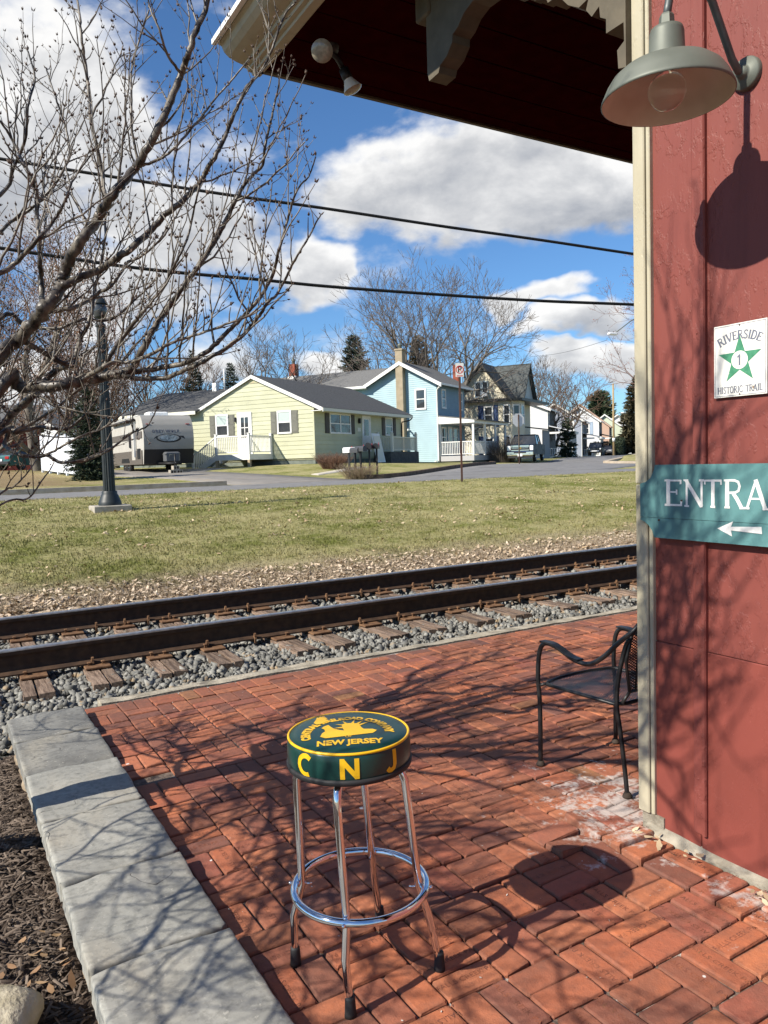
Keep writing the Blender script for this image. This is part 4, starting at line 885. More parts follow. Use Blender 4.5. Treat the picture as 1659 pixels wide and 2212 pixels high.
bws(wrap_letter(cst, math.radians(-43), .060, .058, zc-.001, .0135), 'letter', M_YEL, label='letter C')
bws(wrap_letter([[(-.36, -.5), (-.36, .5)], [(-.36, .42), (.36, -.42)], [(.36, -.5), (.36, .5)]], math.radians(-1), .056, .058, zc, .0135), 'letter', M_YEL, label='letter N')
bws(wrap_letter([[(.22, .5), (.22, -.2), (.16, -.36), (.02, -.44), (-.14, -.42), (-.26, -.30)]], math.radians(39), .056, .060, zc+.001, .0140), 'letter', M_YEL, label='letter J')
feet = [(.888, 2.128), (.925, 1.838), (1.243, 1.862), (1.212, 2.168)]
RZ = .262; RC = Vector((1.056, 2.003, RZ)); RR = .200
for (fx_, fy_) in feet:
    f = Vector((fx_, fy_, .012)); d = (f-Vector((1.067, 2.0, .012))); d.z = 0; dn = d.normalized()
    topc = Vector((SCX, SCY, 0)); hub = topc+dn*.055; hub.z = .640
    bend = topc+dn*.150; bend.z = .632; kn = topc+dn*.163; kn.z = .60
    ringp = Vector((RC.x, RC.y, RZ))+dn*(RR-.021); ringp.z = RZ
    sp2 = ringp+Vector((0, 0, -.10))+dn*.030; foot = f.copy(); foot.z = .02
    path = [hub, topc+dn*.115+Vector((0, 0, .643)), topc+dn*.138+Vector((0, 0, .640)), bend+Vector((0, 0, .0)), kn]+[kn.lerp(ringp, t) for t in (.25, .5, .75)]+[ringp, sp2, foot.lerp(sp2, .4), foot]
    lg = bw(MB().tube(path, [.0118]*len(path), 16), 'leg', M_CHROME, sto)
    q = f.copy(); ax_ = (foot-sp2).normalized()
    bw(MB().lathe([(0, .058), (.0135, .058), (.0145, .050), (.0165, .012), (.0175, .0), (0, .0)], 20, (f.x, f.y, 0.0)), 'foot_cap', M_RUB, sto)
    b0 = ringp-dn*.004; bw(MB().ell(tuple(ringp+dn*.036+Vector((0, 0, .0))), .006, .006, .006, 10, 6), 'bolt', M_CHROME, sto)
    bw(MB().tube([ringp-dn*.030, ringp-dn*.010], .0028, 8), 'bolt', M_CHROME, sto)
bw(MB().torus((RC.x, RC.y, RZ), RR, .0122, 96, 14), 'foot_ring', M_CHROME, sto)
bw(MB().lathe([(0, .655), (.05, .655), (.055, .645), (.055, .628), (0, .625)], 28, (SCX, SCY, 0)), 'swivel_hub', M_BLK, sto)
bw(MB().box(SCX-.11, SCX+.11, SCY-.012, SCY+.012, .640, .653), 'cross_bar', M_BLK, sto)

# ================================================================ PATIO CHAIR (faces the track, back towards the building)
M_IRON = mat('black_wrought_iron', (0.012, 0.012, 0.013), (0.02, 0.02, 0.02), scale=30, rough=.42, spec=.5)
M_FEET = mat('brown_glide', (0.05, 0.035, 0.025), rough=.8)
ch = thing('patio_chair', 'black wrought iron patio armchair with mesh seat beside the station corner', 'chair', (2.83, 2.62, 0))
def smooth_path(pts, n=6):
    """Catmull-Rom through points"""
    P = [Vector(p) for p in pts]; P = [2*P[0]-P[1]]+P+[2*P[-1]-P[-2]]; out = []
    for i in range(1, len(P)-2):
        for k in range(n):
            t = k/n; a, b_, c_, d_ = P[i-1], P[i], P[i+1], P[i+2]
            out.append(.5*((2*b_)+(c_-a)*t+(2*a-5*b_+4*c_-d_)*t*t+(3*b_-a-3*c_+d_)*t*t*t))
    return out+[P[-2]]
SZ = .415
for s, (xf, xr) in enumerate(((2.555, 2.622), (3.085, 3.045))):
    arm_p = [(xf, 2.868, 0.0), (xf+.002, 2.868, .30), (xf-.004, 2.872, .45), (xf, 2.862, .575), (xf+.004, 2.825, .625), (xf+.008, 2.74, .618), (xf+.012, 2.64, .582), (xf+.018, 2.55, .578), (xf+.028, 2.47, .625), (xf+.05, 2.40, .70), (xf+.07 if s == 0 else xf-.04, 2.33, .765), (2.70 if s == 0 else 2.98, 2.32, .82), (2.84, 2.31, .845)]
    bw(MB().tube(smooth_path(arm_p, 5), .0115, 10), 'arm_and_front_leg', M_IRON, ch)
    pad = [(xf+.000, 2.84, .636), (xf+.006, 2.76, .633), (xf+.011, 2.66, .597), (xf+.016, 2.60, .588)]
    m = MB(); pp = smooth_path(pad, 4); m.add([p+Vector((dx, 0, dz)) for p in pp for dx, dz in ((-.02, -.004), (.02, -.004), (.02, .003), (-.02, .003))], [(i*4+k, i*4+4+k, i*4+4+(k+1) % 4, i*4+(k+1) % 4) for i in range(len(pp)-1) for k in range(4)]); bw(m, 'arm_rest', M_IRON, ch)
    bw(MB().tube(smooth_path([(xr, 2.372, 0.0), (xr+.0, 2.385, .12), (xr-.006, 2.405, .30), (xr-.012, 2.418, .42), (xr-.004, 2.41, .55), (xr+.012, 2.385, .68), (xr+.02, 2.365, .72)], 4), .0105, 10), 'rear_leg', M_IRON, ch)
    for (x, y) in ((xf, 2.868), (xr, 2.372)): bw(MB().lathe([(0, .024), (.013, .024), (.018, .016), (.022, .006), (.022, 0), (0, 0)], 16, (x, y, 0)), 'foot_glide', M_FEET, ch)
    bw(MB().tube([(xf, 2.868, SZ-.008), (xf+.02*(1-2*s), 2.84, SZ+.003)], .008, 8), 'seat_strut', M_IRON, ch)
seat_o = [(2.575, 2.835), (2.61, 2.43), (2.66, 2.405), (3.00, 2.405), (3.05, 2.43), (3.065, 2.835)]
front = [(3.065, 2.835), (3.03, 2.862), (2.93, 2.885), (2.82, 2.892), (2.71, 2.885), (2.61, 2.862), (2.575, 2.835)]
outl = seat_o+front[1:-1]
def seat_h(x, y): return SZ+.002-.012*max(0, 1-((x-2.82)/.25)**2)*max(0, 1-((y-2.63)/.25)**2)+.0*y
bw(MB().tube([(x, y, SZ) for x, y in outl]+[(outl[0][0], outl[0][1], SZ)], .0095, 8), 'seat_frame', M_IRON, ch)
def inside(x, y, poly):
    c_ = False; n = len(poly)
    for i in range(n):
        x1, y1 = poly[i]; x2, y2 = poly[(i+1) % n]
        if (y1 > y) != (y2 > y) and x < (x2-x1)*(y-y1)/(y2-y1)+x1: c_ = not c_
    return c_
def mesh_panel(poly, to3, pitch=.0125, w=.0030):
    """expanded-metal diamonds: two families of thin strips clipped to the outline"""
    m = MB(); xs_ = [p[0] for p in poly]; ys_ = [p[1] for p in poly]; x0, x1, y0, y1 = min(xs_), max(xs_), min(ys_), max(ys_); sl = .62
    for s in (1, -1):
        c_ = -(x1-x0)*1.7
        while c_ < (x1-x0)*1.7+(y1-y0):
            run = []; 
            for t in np.linspace(0, 1, 36):
                x = x0+(x1-x0)*t; y = y0+c_+s*sl*(x-x0)
                if inside(x, y, poly): run.append((x, y))
                elif len(run) > 1: break
                else: run = []
            if len(run) > 1:
                a, b_ = run[0], run[-1]; md = ((a[0]+b_[0])/2, (a[1]+b_[1])/2); P = []
                for p in (a, md, b_): P += [to3(p[0], p[1]-w), to3(p[0], p[1]+w)]
                m.add(P, [(0, 2, 3, 1), (2, 4, 5, 3)])
            c_ += pitch
    return m
bw(mesh_panel(outl, lambda x, y: (x, y, seat_h(x, y))), 'seat_mesh', M_IRON, ch)
bk = [(2.665, .47), (2.63, .62), (2.655, .74), (2.73, .815), (2.84, .845), (2.95, .815), (3.02, .74), (3.04, .62), (3.005, .47)]
backP = lambda x, z: (x, 2.40-(z-.45)*.10-.012*math.cos((x-2.84)*6), z)
bw(mesh_panel(bk, backP), 'back_mesh', M_IRON, ch)
bw(MB().tube([backP(x, z) for x, z in bk]+[backP(*bk[0])], .008, 8), 'back_frame', M_IRON, ch)
for x_ in (2.70, 2.765, 2.84, 2.915, 2.98): bw(MB().tube([backP(x_, .47), backP(x_, .62), backP(x_, .80-.35*abs(x_-2.84))], .0045, 6), 'back_slat', M_IRON, ch)
for s in (0, 1): bw(MB().tube([(2.63 if s == 0 else 3.03, 2.405, SZ+.005), backP(2.665 if s == 0 else 3.005, .47)], .008, 8), 'back_strut', M_IRON, ch)
# ================================================================ CHERRY TREE IN THE MULCH BED
def pix(u, v, dep): return CAMLOC+(cF+cR*((u-829.5)/1665)-cU*((v-1106)/1665))*dep
M_BARK = mat('cherry_bark', (0.024, 0.019, 0.014), (0.185, 0.162, 0.128), scale=22, rough=.42, spec=.5, contrast=(.42, .66), bump=.7, bscale=60, bdist=.006, stretch=(1, 1, .6), col3=(.06, .05, .04), scale3=6, t3=.56, w3=.1)
M_TWIG = mat('cherry_twig', (0.050, 0.040, 0.030), (0.235, 0.208, 0.168), scale=22, rough=.48, spec=.4, bump=.3, bscale=90, bdist=.002)
M_BUD = mat('cherry_bud', (0.045, 0.030, 0.022), (0.125, 0.080, 0.055), island=True, rough=.6)
tree = thing('cherry_tree', 'bare budding cherry tree reaching in from the left over the stone wall', 'tree', (-.22, 3.72, -.14))
T0 = tree.location.copy()
def bt(mb, name, m, **k): return bw(mb, name, m, tree, **k)
trR = random.Random(5)
LIMBS = []   # (3D path, radii)
def nearest(p, far):
    """closest point on the trunk or on a limb already grown, so every limb springs from the tree"""
    best = None; bd = far
    for q in [Vector(t_) for t_ in ((-.20, 3.71, .75), (-.20, 3.71, .9), (-.185, 3.705, 1.05), (-.17, 3.70, 1.2), (-.14, 3.68, 1.4), (-.10, 3.62, 1.58))]+[q for pp_, _ in LIMBS for q in pp_]:
        d_ = (q-p).length
        if d_ < bd: bd = d_; best = q
    return best.copy() if best is not None else None
def limb(pts, dep, px, root=None):
    """traced limb: points on the photograph, depth from/to, diameter in photo pixels from/to"""
    n = len(pts); path = []; rad = []
    for i, (u, v) in enumerate(pts):
        t = i/(n-1); d = dep[0]*(1-t)+dep[1]*t+.05*math.sin(i*1.7+pts[0][0]); path.append(pix(u, v, d)); rad.append((px[0]*(1-t)+px[1]*t)*d/1665/2*1.12)
    if root is not None: path.insert(0, Vector(root[0])); rad.insert(0, root[1])
    j_ = nearest(path[0], .45)
    if j_ is not None and (j_-path[0]).length > .015: path.insert(0, j_); rad.insert(0, rad[0])
    sp_ = smooth_path(path, 6); rr = np.interp(np.linspace(0, 1, len(sp_)), np.linspace(0, 1, len(rad)), rad)*np.array([trR.uniform(.97, 1.04)*(1.13 if trR.random() < .07 else 1) for _ in sp_]); sp_ = [p_+Vector((trR.gauss(0, 1), trR.gauss(0, 1), trR.gauss(0, 1)))*float(q_)*.16 for p_, q_ in zip(sp_, rr)]
    LIMBS.append((sp_, list(rr))); return sp_
fork = Vector((-.16, 3.70, 1.25)); fork2 = Vector((-.10, 3.62, 1.55))
limb([(0, 762), (37, 737), (76, 693), (104, 658), (130, 619), (144, 579), (162, 538), (185, 505), (208, 480), (222, 452), (238, 426), (266, 396), (289, 364), (310, 338), (345, 270), (374, 206), (391, 159), (408, 116), (423, 65), (443, 22), (452, -30)], (3.35, 3.25), (26, 9), (fork2, .034))
limb([(143, 612), (185, 595), (220, 579), (255, 556), (289, 531), (324, 498), (357, 464), (384, 444), (415, 413), (435, 390), (450, 361), (466, 335), (482, 305), (493, 279), (507, 241), (522, 211), (535, 185), (563, 155), (589, 103), (602, 65), (619, 26), (636, 9)], (3.38, 3.7), (15, 3))
limb([(0, 836), (41, 835), (92, 834), (143, 830), (185, 820), (226, 814), (266, 806), (284, 798)], (3.2, 3.3), (24, 17), (fork, .042))
limb([(284, 798), (298, 776), (318, 733), (340, 699), (357, 674), (390, 627), (430, 571), (464, 520), (488, 475), (508, 435), (526, 401), (546, 377), (566, 357), (574, 308), (582, 274), (592, 228), (602, 185), (602, 160)], (3.3, 3.55), (14, 2.5))
limb([(276, 806), (330, 797), (390, 787), (435, 768), (468, 741), (499, 709), (526, 683), (553, 654), (571, 629), (589, 593), (600, 551), (609, 520), (618, 486), (629, 448), (638, 419), (651, 397), (667, 381), (682, 339)], (3.3, 3.0), (11, 2.5))
limb([(270, 812), (344, 818), (400, 800), (461, 768), (513, 734), (542, 705), (564, 676), (580, 651), (598, 636), (624, 587), (644, 549), (669, 509), (682, 482), (693, 464)], (3.25, 2.9), (10, 2.5))
limb([(164, 828), (195, 810), (225, 791), (241, 762), (266, 727), (296, 690), (310, 672), (329, 649), (356, 614), (370, 587), (390, 547), (406, 511), (415, 471), (424, 430), (430, 400)], (3.22, 3.05), (10, 3))
limb([(225, 791), (250, 781), (287, 781), (340, 758), (357, 747), (401, 730), (446, 716), (495, 698), (535, 683), (564, 660)], (3.15, 2.95), (8, 3.5))
limb([(0, 591), (28, 572), (58, 544), (88, 510), (109, 487), (125, 463), (139, 438), (150, 405), (170, 370), (200, 330)], (2.7, 2.75), (10, 3), ((-.05, 3.0, 2.05), .014))
limb([(88, 668), (89, 607), (87, 561), (84, 503), (80, 457), (80, 422), (69, 389), (51, 355), (39, 329), (20, 290), (0, 262)], (3.4, 3.5), (11, 4))
limb([(231, 431), (224, 410), (221, 374), (206, 301), (196, 258), (193, 215), (185, 142), (176, 82), (172, 30), (165, -10)], (3.3, 3.5), (9, 4))
limb([(391, 159), (361, 116), (344, 64), (327, 26), (318, -8)], (3.25, 3.1), (6, 3))
limb([(309, 357), (352, 340), (387, 309), (430, 258), (464, 215), (516, 155), (537, 129)], (3.27, 3.5), (6, 2.5))
limb([(297, 345), (284, 275), (284, 206), (284, 146), (301, 86), (322, 21)], (3.3, 3.45), (5, 3))
limb([(123, 672), (157, 665), (190, 649), (213, 632), (236, 621), (257, 595), (275, 568), (301, 556), (345, 520), (373, 480), (395, 440)], (3.4, 3.75), (9, 3))
limb([(150, 790), (165, 757), (176, 727), (190, 700), (201, 653), (206, 619), (218, 572), (227, 514), (228, 468), (240, 430), (262, 380)], (3.6, 3.8), (10, 3))
limb([(0, 922), (20, 898), (47, 877), (68, 855), (86, 842), (120, 800), (150, 790)], (3.7, 3.6), (17, 11), ((-.18, 3.9, 1.35), .03))
limb([(0, 939), (31, 930), (76, 922), (113, 926), (144, 926), (180, 900), (205, 870), (215, 850)], (3.6, 3.5), (9, 3), ((-.17, 3.75, 1.3), .015))
limb([(0, 939), (10, 961), (25, 974), (47, 984), (78, 987), (103, 984), (127, 998), (154, 998), (185, 994), (211, 984), (232, 974), (256, 957), (275, 939), (303, 928), (320, 918), (338, 885)], (3.3, 2.9), (9, 2.5), ((-.17, 3.72, 1.2), .016))
limb([(96, 984), (123, 971), (164, 947), (195, 935), (221, 926), (246, 908), (277, 881), (297, 853), (324, 828)], (3.15, 3.0), (5, 2.5))
limb([(30, 935), (68, 914), (103, 894), (133, 873), (160, 849), (178, 834), (200, 800)], (3.5, 3.2), (7, 4))
limb([(0, 1068), (27, 1053), (49, 1033), (68, 1010), (80, 990)], (2.9, 2.95), (4, 2), ((0.0, 3.2, 1.25), .006))
limb([(0, 1092), (57, 1078), (76, 1060), (90, 1039), (107, 1017), (117, 998)], (2.9, 2.95), (4, 2), ((0.0, 3.2, 1.22), .006))
limb([(0, 500), (40, 470), (90, 430), (130, 380), (150, 330), (140, 270), (120, 210), (100, 150)], (3.9, 4.1), (7, 3), ((-.05, 4.1, 2.2), .012))
limb([(0, 690), (50, 700), (120, 710), (180, 690), (240, 690), (300, 640), (340, 600)], (4.0, 4.3), (9, 3), ((-.05, 4.2, 1.8), .016))
limb([(0, 420), (30, 360), (55, 300), (60, 230), (75, 170), (60, 110)], (3.6, 3.5), (7, 3), ((.0, 3.9, 2.5), .012))
# limbs outside the picture: their shadows fall across caps, bricks and the red wall
def free_limb(a, b_, r0, r1, sag=.12):
    a, b_ = Vector(a), Vector(b_); n = 7; path = []; a = nearest(a, 9) or a
    for i in range(n):
        t = i/(n-1); p = a.lerp(b_, t)+Vector((trR.uniform(-.05, .05), trR.uniform(-.05, .05), sag*math.sin(t*PI)+trR.uniform(-.03, .03))); path.append(p)
    sp_ = smooth_path(path, 4); LIMBS.append((sp_, [r0+(r1-r0)*i/(len(sp_)-1) for i in range(len(sp_))]))
FREE0 = len(LIMBS)
for a, b_, r0, r1 in (((-.2, 3.6, 1.3), (-.55, 2.0, 3.0), .034, .008), ((-.4, 2.7, 2.2), (-.35, 1.75, 2.6), .018, .006), ((-.2, 3.6, 1.3), (-.9, 2.4, 3.6), .032, .008), ((-.55, 2.6, 2.4), (-.45, 1.6, 3.5), .016, .005), ((-.25, 3.7, 1.25), (-1.9, 3.6, 3.4), .036, .008),
                      ((-.25, 3.7, 1.25), (-1.2, 4.9, 3.6), .034, .008), ((-.2, 3.65, 1.2), (-.25, 2.5, 1.9), .022, .006), ((-.25, 3.7, 1.3), (-.6, 3.9, 4.3), .036, .008), ((-.2, 3.65, 1.15), (-.45, 2.2, 1.3), .020, .005), ((-.6, 2.4, 2.3), (-.9, 1.5, 2.4), .016, .005), ((-.35, 3.1, 1.9), (-.15, 1.9, 3.2), .020, .005), ((-.5, 2.3, 1.35), (-.55, 1.3, 1.5), .01, .004), ((-.1, 3.9, 1.6), (.05, 4.9, 3.3), .024, .006),
                      ((-.3, 3.5, 1.0), (-1.1, 2.3, 1.5), .022, .005), ((-.3, 3.5, 1.1), (-.9, 2.9, 1.2), .018, .005), ((-.6, 3.0, 1.4), (-1.3, 1.9, 1.9), .016, .005), ((-.5, 2.7, 1.6), (-.8, 1.8, 2.2), .015, .005), ((-.3, 3.8, 1.1), (-1.3, 3.3, 1.7), .024, .006), ((-.3, 3.9, 1.1), (-1.2, 4.4, 2.0), .024, .006),
                      ((-.8, 2.6, 1.5), (-1.6, 2.2, 2.3), .014, .005), ((-.4, 3.2, 2.0), (-1.5, 2.7, 2.9), .02, .005), ((-.7, 3.3, 1.6), (-1.9, 2.9, 2.4), .018, .005), ((-.9, 3.6, 2.3), (-2.2, 3.4, 3.0), .018, .005), ((-.8, 4.2, 1.9), (-2.0, 4.4, 3.0), .018, .005),
                      ((-.35, 3.3, 1.0), (-1.0, 2.1, 1.3), .014, .005), ((-.35, 3.4, 1.0), (-.95, 1.6, 1.6), .016, .005), ((-.4, 3.9, .9), (-1.1, 4.6, 1.5), .016, .005), ((-.5, 2.9, 1.2), (-1.5, 2.5, 1.7), .014, .005), ((-.9, 2.9, 1.9), (-1.9, 2.2, 2.6), .014, .005), ((-.9, 3.3, 1.5), (-1.9, 3.2, 2.1), .014, .005), ((-1.1, 2.7, 1.4), (-2.2, 1.9, 2.0), .011, .005), ((-1.2, 3.1, 1.5), (-2.6, 2.6, 2.2), .011, .005), ((-1.0, 3.5, 1.6), (-2.4, 3.0, 2.5), .011, .005), ((-.9, 2.5, 1.6), (-1.9, 2.3, 2.2), .011, .005), ((-.9, 3.9, 1.4), (-2.1, 3.8, 2.2), .011, .005), ((-.8, 4.3, 1.4), (-1.9, 4.5, 2.2), .011, .005), ((-.8, 2.4, 1.3), (-1.7, 1.7, 1.9), .010, .005), ((-1.2, 2.2, 2.0), (-2.2, 1.8, 2.6), .010, .005),
                      ((-.4, 3.3, .95), (-.9, 2.2, .95), .008, .004), ((-.5, 3.0, 1.0), (-1.1, 1.9, 1.15), .008, .004), ((-.4, 3.5, .85), (-1.0, 2.9, .9), .008, .004), ((-.6, 2.7, .95), (-1.2, 2.3, 1.1), .008, .004), ((-.35, 3.2, 1.1), (-.7, 1.7, 1.05), .008, .004), ((-.4, 3.8, .9), (-1.0, 3.4, 1.05), .008, .004), ((-.4, 4.0, .9), (-.9, 4.8, 1.0), .008, .004), ((-.6, 2.5, 1.2), (-1.1, 1.6, 1.4), .008, .004),
                      ((-.6, 2.4, 2.6), (-.75, 1.7, 3.3), .018, .008), ((-.5, 2.4, 2.9), (-.45, 1.72, 3.9), .018, .008), ((-.9, 2.4, 2.7), (-1.3, 1.75, 3.1), .018, .008),
                      ((-.25, 2.15, 2.2), (-.55, 1.6, 4.0), .018, .007), ((-.3, 2.1, 2.4), (-1.2, 1.7, 3.4), .018, .007), ((-.5, 2.05, 2.6), (-.35, 1.55, 3.4), .014, .006), ((-.6, 2.1, 3.0), (-1.4, 1.65, 4.4), .016, .007), ((-.8, 2.1, 2.7), (-1.9, 1.8, 3.7), .016, .006)):
    free_limb(a, b_, r0, r1)
# trunk
tp = [(-.22, 3.72, -.2), (-.225, 3.72, .15), (-.21, 3.73, .5), (-.20, 3.71, .85), (-.185, 3.705, 1.15), (-.16, 3.70, 1.30), (-.12, 3.66, 1.50), (-.10, 3.62, 1.62)]
bt(MB().tube(smooth_path(tp, 4), list(np.interp(np.linspace(0, 1, 29), [0, .08, .4, .75, 1], [.13, .095, .082, .075, .035])), 16), 'trunk', M_BARK)
for i, (p, r) in enumerate(LIMBS): bt(MB().tube(p, r, 10 if r[0] > .012 else 7), 'limb', M_BARK if r[0] > .011 else M_TWIG)
# side shoots, spurs and buds
def shoot(p, d, L, r, segs, up):
    path = [p.copy()]; d = d.normalized(); zig = Vector((trR.uniform(-1, 1), trR.uniform(-1, 1), trR.uniform(-.4, .4))); zig = (zig-d*zig.dot(d)).normalized()
    for k in range(segs):
        d = (d+Vector((0, 0, up))+zig*(.20 if k % 2 else -.20)+Vector((trR.uniform(-.12, .12), trR.uniform(-.12, .12), trR.uniform(-.1, .1)))).normalized(); p = p+d*L/segs; path.append(p)
    return path, [r*(1-.55*k/segs) for k in range(segs+1)]
tw = MB(); BUDS = []
def bud(p, d, n=1, s=1.0):
    for _ in range(n):
        dd = (d.normalized()+Vector((trR.uniform(-.55, .55), trR.uniform(-.55, .55), trR.uniform(-.2, .55)))).normalized(); BUDS.append((p+dd*.006, dd, s*trR.uniform(.75, 1.25)))
def spurs(path, rad, every, depth):
    acc = trR.uniform(0, every)
    for i in range(1, len(path)):
        seg = path[i]-path[i-1]; acc += seg.length
        while acc > every:
            acc -= every*trR.uniform(.7, 1.4); t = seg.normalized(); ra_ = Vector((trR.gauss(0, 1), trR.gauss(0, 1), trR.gauss(.25, 1))); s = (ra_-t*ra_.dot(t)).normalized(); d = (t*.55+s*.9+Vector((0, 0, .25))).normalized(); p = path[i]
            if trR.random() < .5: bud(p+s*rad[i], d, 1, .75)
            else:
                L = trR.uniform(.025, .10); pp, rr = shoot(p, d, L, min(rad[i]*.8, .0033), 2, .15); tw.tube(pp, rr, 4, cap=False); bud(pp[-1], pp[-1]-pp[-2], trR.choice((2, 3, 4)), 1.0); 
                if trR.random() < .3: bud(pp[1], d, 1, .8)
def in_view(p):
    q = p-CAMLOC; d = q.dot(cF); return d > .4 and abs(q.dot(cR)/d) < .56 and abs(q.dot(cU)/d) < .72
def sprout(path, rad, free):
    n = len(path); tot = sum((path[i+1]-path[i]).length for i in range(n-1)); acc = -.10 if rad[0] > .012 else 0; every = .095 if free else .122
    for i in range(1, n):
        seg = path[i]-path[i-1]; acc += seg.length; frac = i/n
        while acc > every:
            acc -= every*trR.uniform(.6, 1.5); t = seg.normalized(); ra_ = Vector((trR.gauss(0, 1), trR.gauss(0, 1), trR.gauss(.5, .8))); s = (ra_-t*ra_.dot(t)).normalized()
            d = (t*.75+s*.75+Vector((0, 0, .22))).normalized(); p = path[i]-seg*trR.random(); L = trR.uniform(.18, .62)*(.5+.5*min(1, rad[i]/.008)); r = min(rad[i]*.62, trR.uniform(.0034, .0060))
            if free: L *= 1.35; r = min(rad[i]*.75, trR.uniform(.0055, .0095))
            q = p+d*L
            # keep the open sky to the right of the crown open
            w = q-CAMLOC; dep = w.dot(cF); u = 829.5+1665*w.dot(cR)/max(dep, .1); v = 1106-1665*w.dot(cU)/max(dep, .1)
            if not free and v > 850 and trR.random() < .45: continue
            if not free and (u > 705 or (u > 560 and v > 700) or v > 1095 or (v > 900 and u > 345)): continue
            if free and in_view(q): continue
            if free and any(w_.z > .8 and abs(w_.x+(w_.z-.72)*1.314-1.03) < .23 and abs(w_.y+(w_.z-.72)*.043-2.0) < .23 for w_ in (p, p.lerp(q, .5), q)): continue
            pp, rr = shoot(p, d, L, r, max(4, int(L/.06)), .07); tw.tube(pp, rr, 5 if not free else 4, cap=False); bud(pp[-1], pp[-1]-pp[-2], trR.choice((2, 3, 4)), 1.15)
            if not free: spurs(pp, rr, .085, 1)
            else: spurs(pp, rr, .14, 1)
            # second order
            for _ in range(2 if L > .3 else 1 if trR.random() < .6 else 0):
                j = trR.randint(1, max(1, len(pp)-2)); t2 = (pp[j+1]-pp[j]).normalized(); s2 = Vector((trR.gauss(0, 1), trR.gauss(0, 1), trR.gauss(.4, .8))); s2 = (s2-t2*s2.dot(t2)).normalized(); d2 = (t2*.8+s2*.7+Vector((0, 0, .2))).normalized(); L2 = L*trR.uniform(.3, .65)
                p2, r2 = shoot(pp[j], d2, L2, rr[j]*.8, max(3, int(L2/.06)), .07)
                if free and in_view(p2[-1]): continue
                tw.tube(p2, r2, 4, cap=False); bud(p2[-1], p2[-1]-p2[-2], trR.choice((2, 3)), 1.1)
                if not free: spurs(p2, r2, .085, 2)
    bud(path[-1], path[-1]-path[-2], 4, 1.2)
for i, (p, r) in enumerate(LIMBS):
    sprout(p, r, i >= FREE0)
    if r[-1] < .006 and i < FREE0: spurs(p[len(p)//3:], r[len(p)//3:], .06, 1)
bt(tw, 'twigs', M_TWIG, kind='stuff')
bv = np.array([(0, 0, -.2), (.36, 0, .35), (0, .36, .35), (-.36, 0, .35), (0, -.36, .35), (0, 0, 1.65)]); bf = np.array([(0, 2, 1), (0, 3, 2), (0, 4, 3), (0, 1, 4), (5, 1, 2), (5, 2, 3), (5, 3, 4), (5, 4, 1)])
pos = np.array([tuple(b[0]-T0) for b in BUDS]); Rb = np.array([np.array(b[1].to_track_quat('Z', 'Y').to_matrix()) for b in BUDS]); sc = np.array([b[2] for b in BUDS])*.0084
link('buds', scatter('buds', [(bv, bf)], pos, sc, Rb), M_BUD, tree, kind='stuff')

# ================================================================ STREET LAMP POST, OVERHEAD CABLES
M_POST = mat('dark_green_post', (0.012, 0.017, 0.018), (0.020, 0.026, 0.027), scale=9, rough=.5, spec=.5)
M_CONC = mat('pale_concrete', (0.30, 0.275, 0.225), (0.40, 0.365, 0.305), scale=8, rough=.92, bump=.4, bscale=40, bdist=.01)
lx, ly = 3.44, 17.78; lz = gz(lx, ly)
lp = thing('street_lamp', 'dark fluted lamp post on a concrete footing at the roadside', 'street lamp', (lx, ly, lz))
MB().bbox(-.40, .40, -.33, .33, -.3, .115, .015).build('footing', M_CONC, lp)
MB().lathe([(.245, .115), (.245, .18), (.235, .20), (.215, .26), (.185, .33), (.165, .37), (.165, .41), (.15, .43)], 24).build('base', M_POST, lp)
m = MB(); n = 32; prof = []
for (z, r) in ((.43, .128), (1.5, .118), (3.0, .100), (4.0, .088)):
    prof.append([(r*(1 if k % 2 else .88)*math.cos(2*PI*k/n), r*(1 if k % 2 else .88)*math.sin(2*PI*k/n), z) for k in range(n)])
m.add([p for q in prof for p in q], [(i*n+k, i*n+(k+1) % n, (i+1)*n+(k+1) % n, (i+1)*n+k) for i in range(3) for k in range(n)]).build('fluted_shaft', M_POST, lp)
MB().lathe([(.088, 4.0), (.11, 4.02), (.11, 4.06), (.07, 4.1), (.06, 4.16), (.12, 4.2), (.13, 4.22)], 24).build('collar', M_POST, lp)
MB().lathe([(.115, 4.22), (.15, 4.3), (.155, 4.4), (.13, 4.5)], 20).build('globe', mat('lamp_globe_grey', (0.05, 0.055, 0.06), rough=.2, spec=.6), lp)
MB().lathe([(.175, 4.5), (.17, 4.53), (.13, 4.60), (.06, 4.65), (.02, 4.68), (.0, 4.72)], 20).build('cap', M_POST, lp)
M_CABLE = mat('black_cable', (0.010, 0.010, 0.011), rough=.6)
def cable(name, pts, deps, r, label, ext=4.0):
    P = [pix(u, v, d) for (u, v), d in zip(pts, deps)]; a = P[0]+(P[0]-P[1]).normalized()*ext*3; b_ = P[-1]+(P[-1]-P[-2]).normalized()*ext*2; P = smooth_path([a]+P+[b_], 8)
    o = thing(name, label, 'cable', tuple(P[0]), group='overhead cables'); m = MB(); m.tube(P, r, 8); bw(m, 'cable_sheath', M_CABLE, o)
    m = MB(); q = [p+Vector((0, 0, -r*1.35)) for p in P]; m.tube(q, r*.45, 6); bw(m, 'messenger_wire', M_CABLE, o)
def cd(v, Z):   # depth of a cable hung at about height Z
    return (Z-1.54)/((1106-v)/1665)
pu = [(0, 342), (250, 382), (500, 421), (700, 449), (950, 487), (1150, 515), (1370, 548)]
cable('overhead_cable', pu, np.linspace(15.5, 18.5, 7), .024, 'upper thick black cable crossing the sky')
pl_ = [(90, 548), (250, 572), (400, 589), (550, 602), (700, 617), (900, 632), (1150, 648), (1370, 657)]
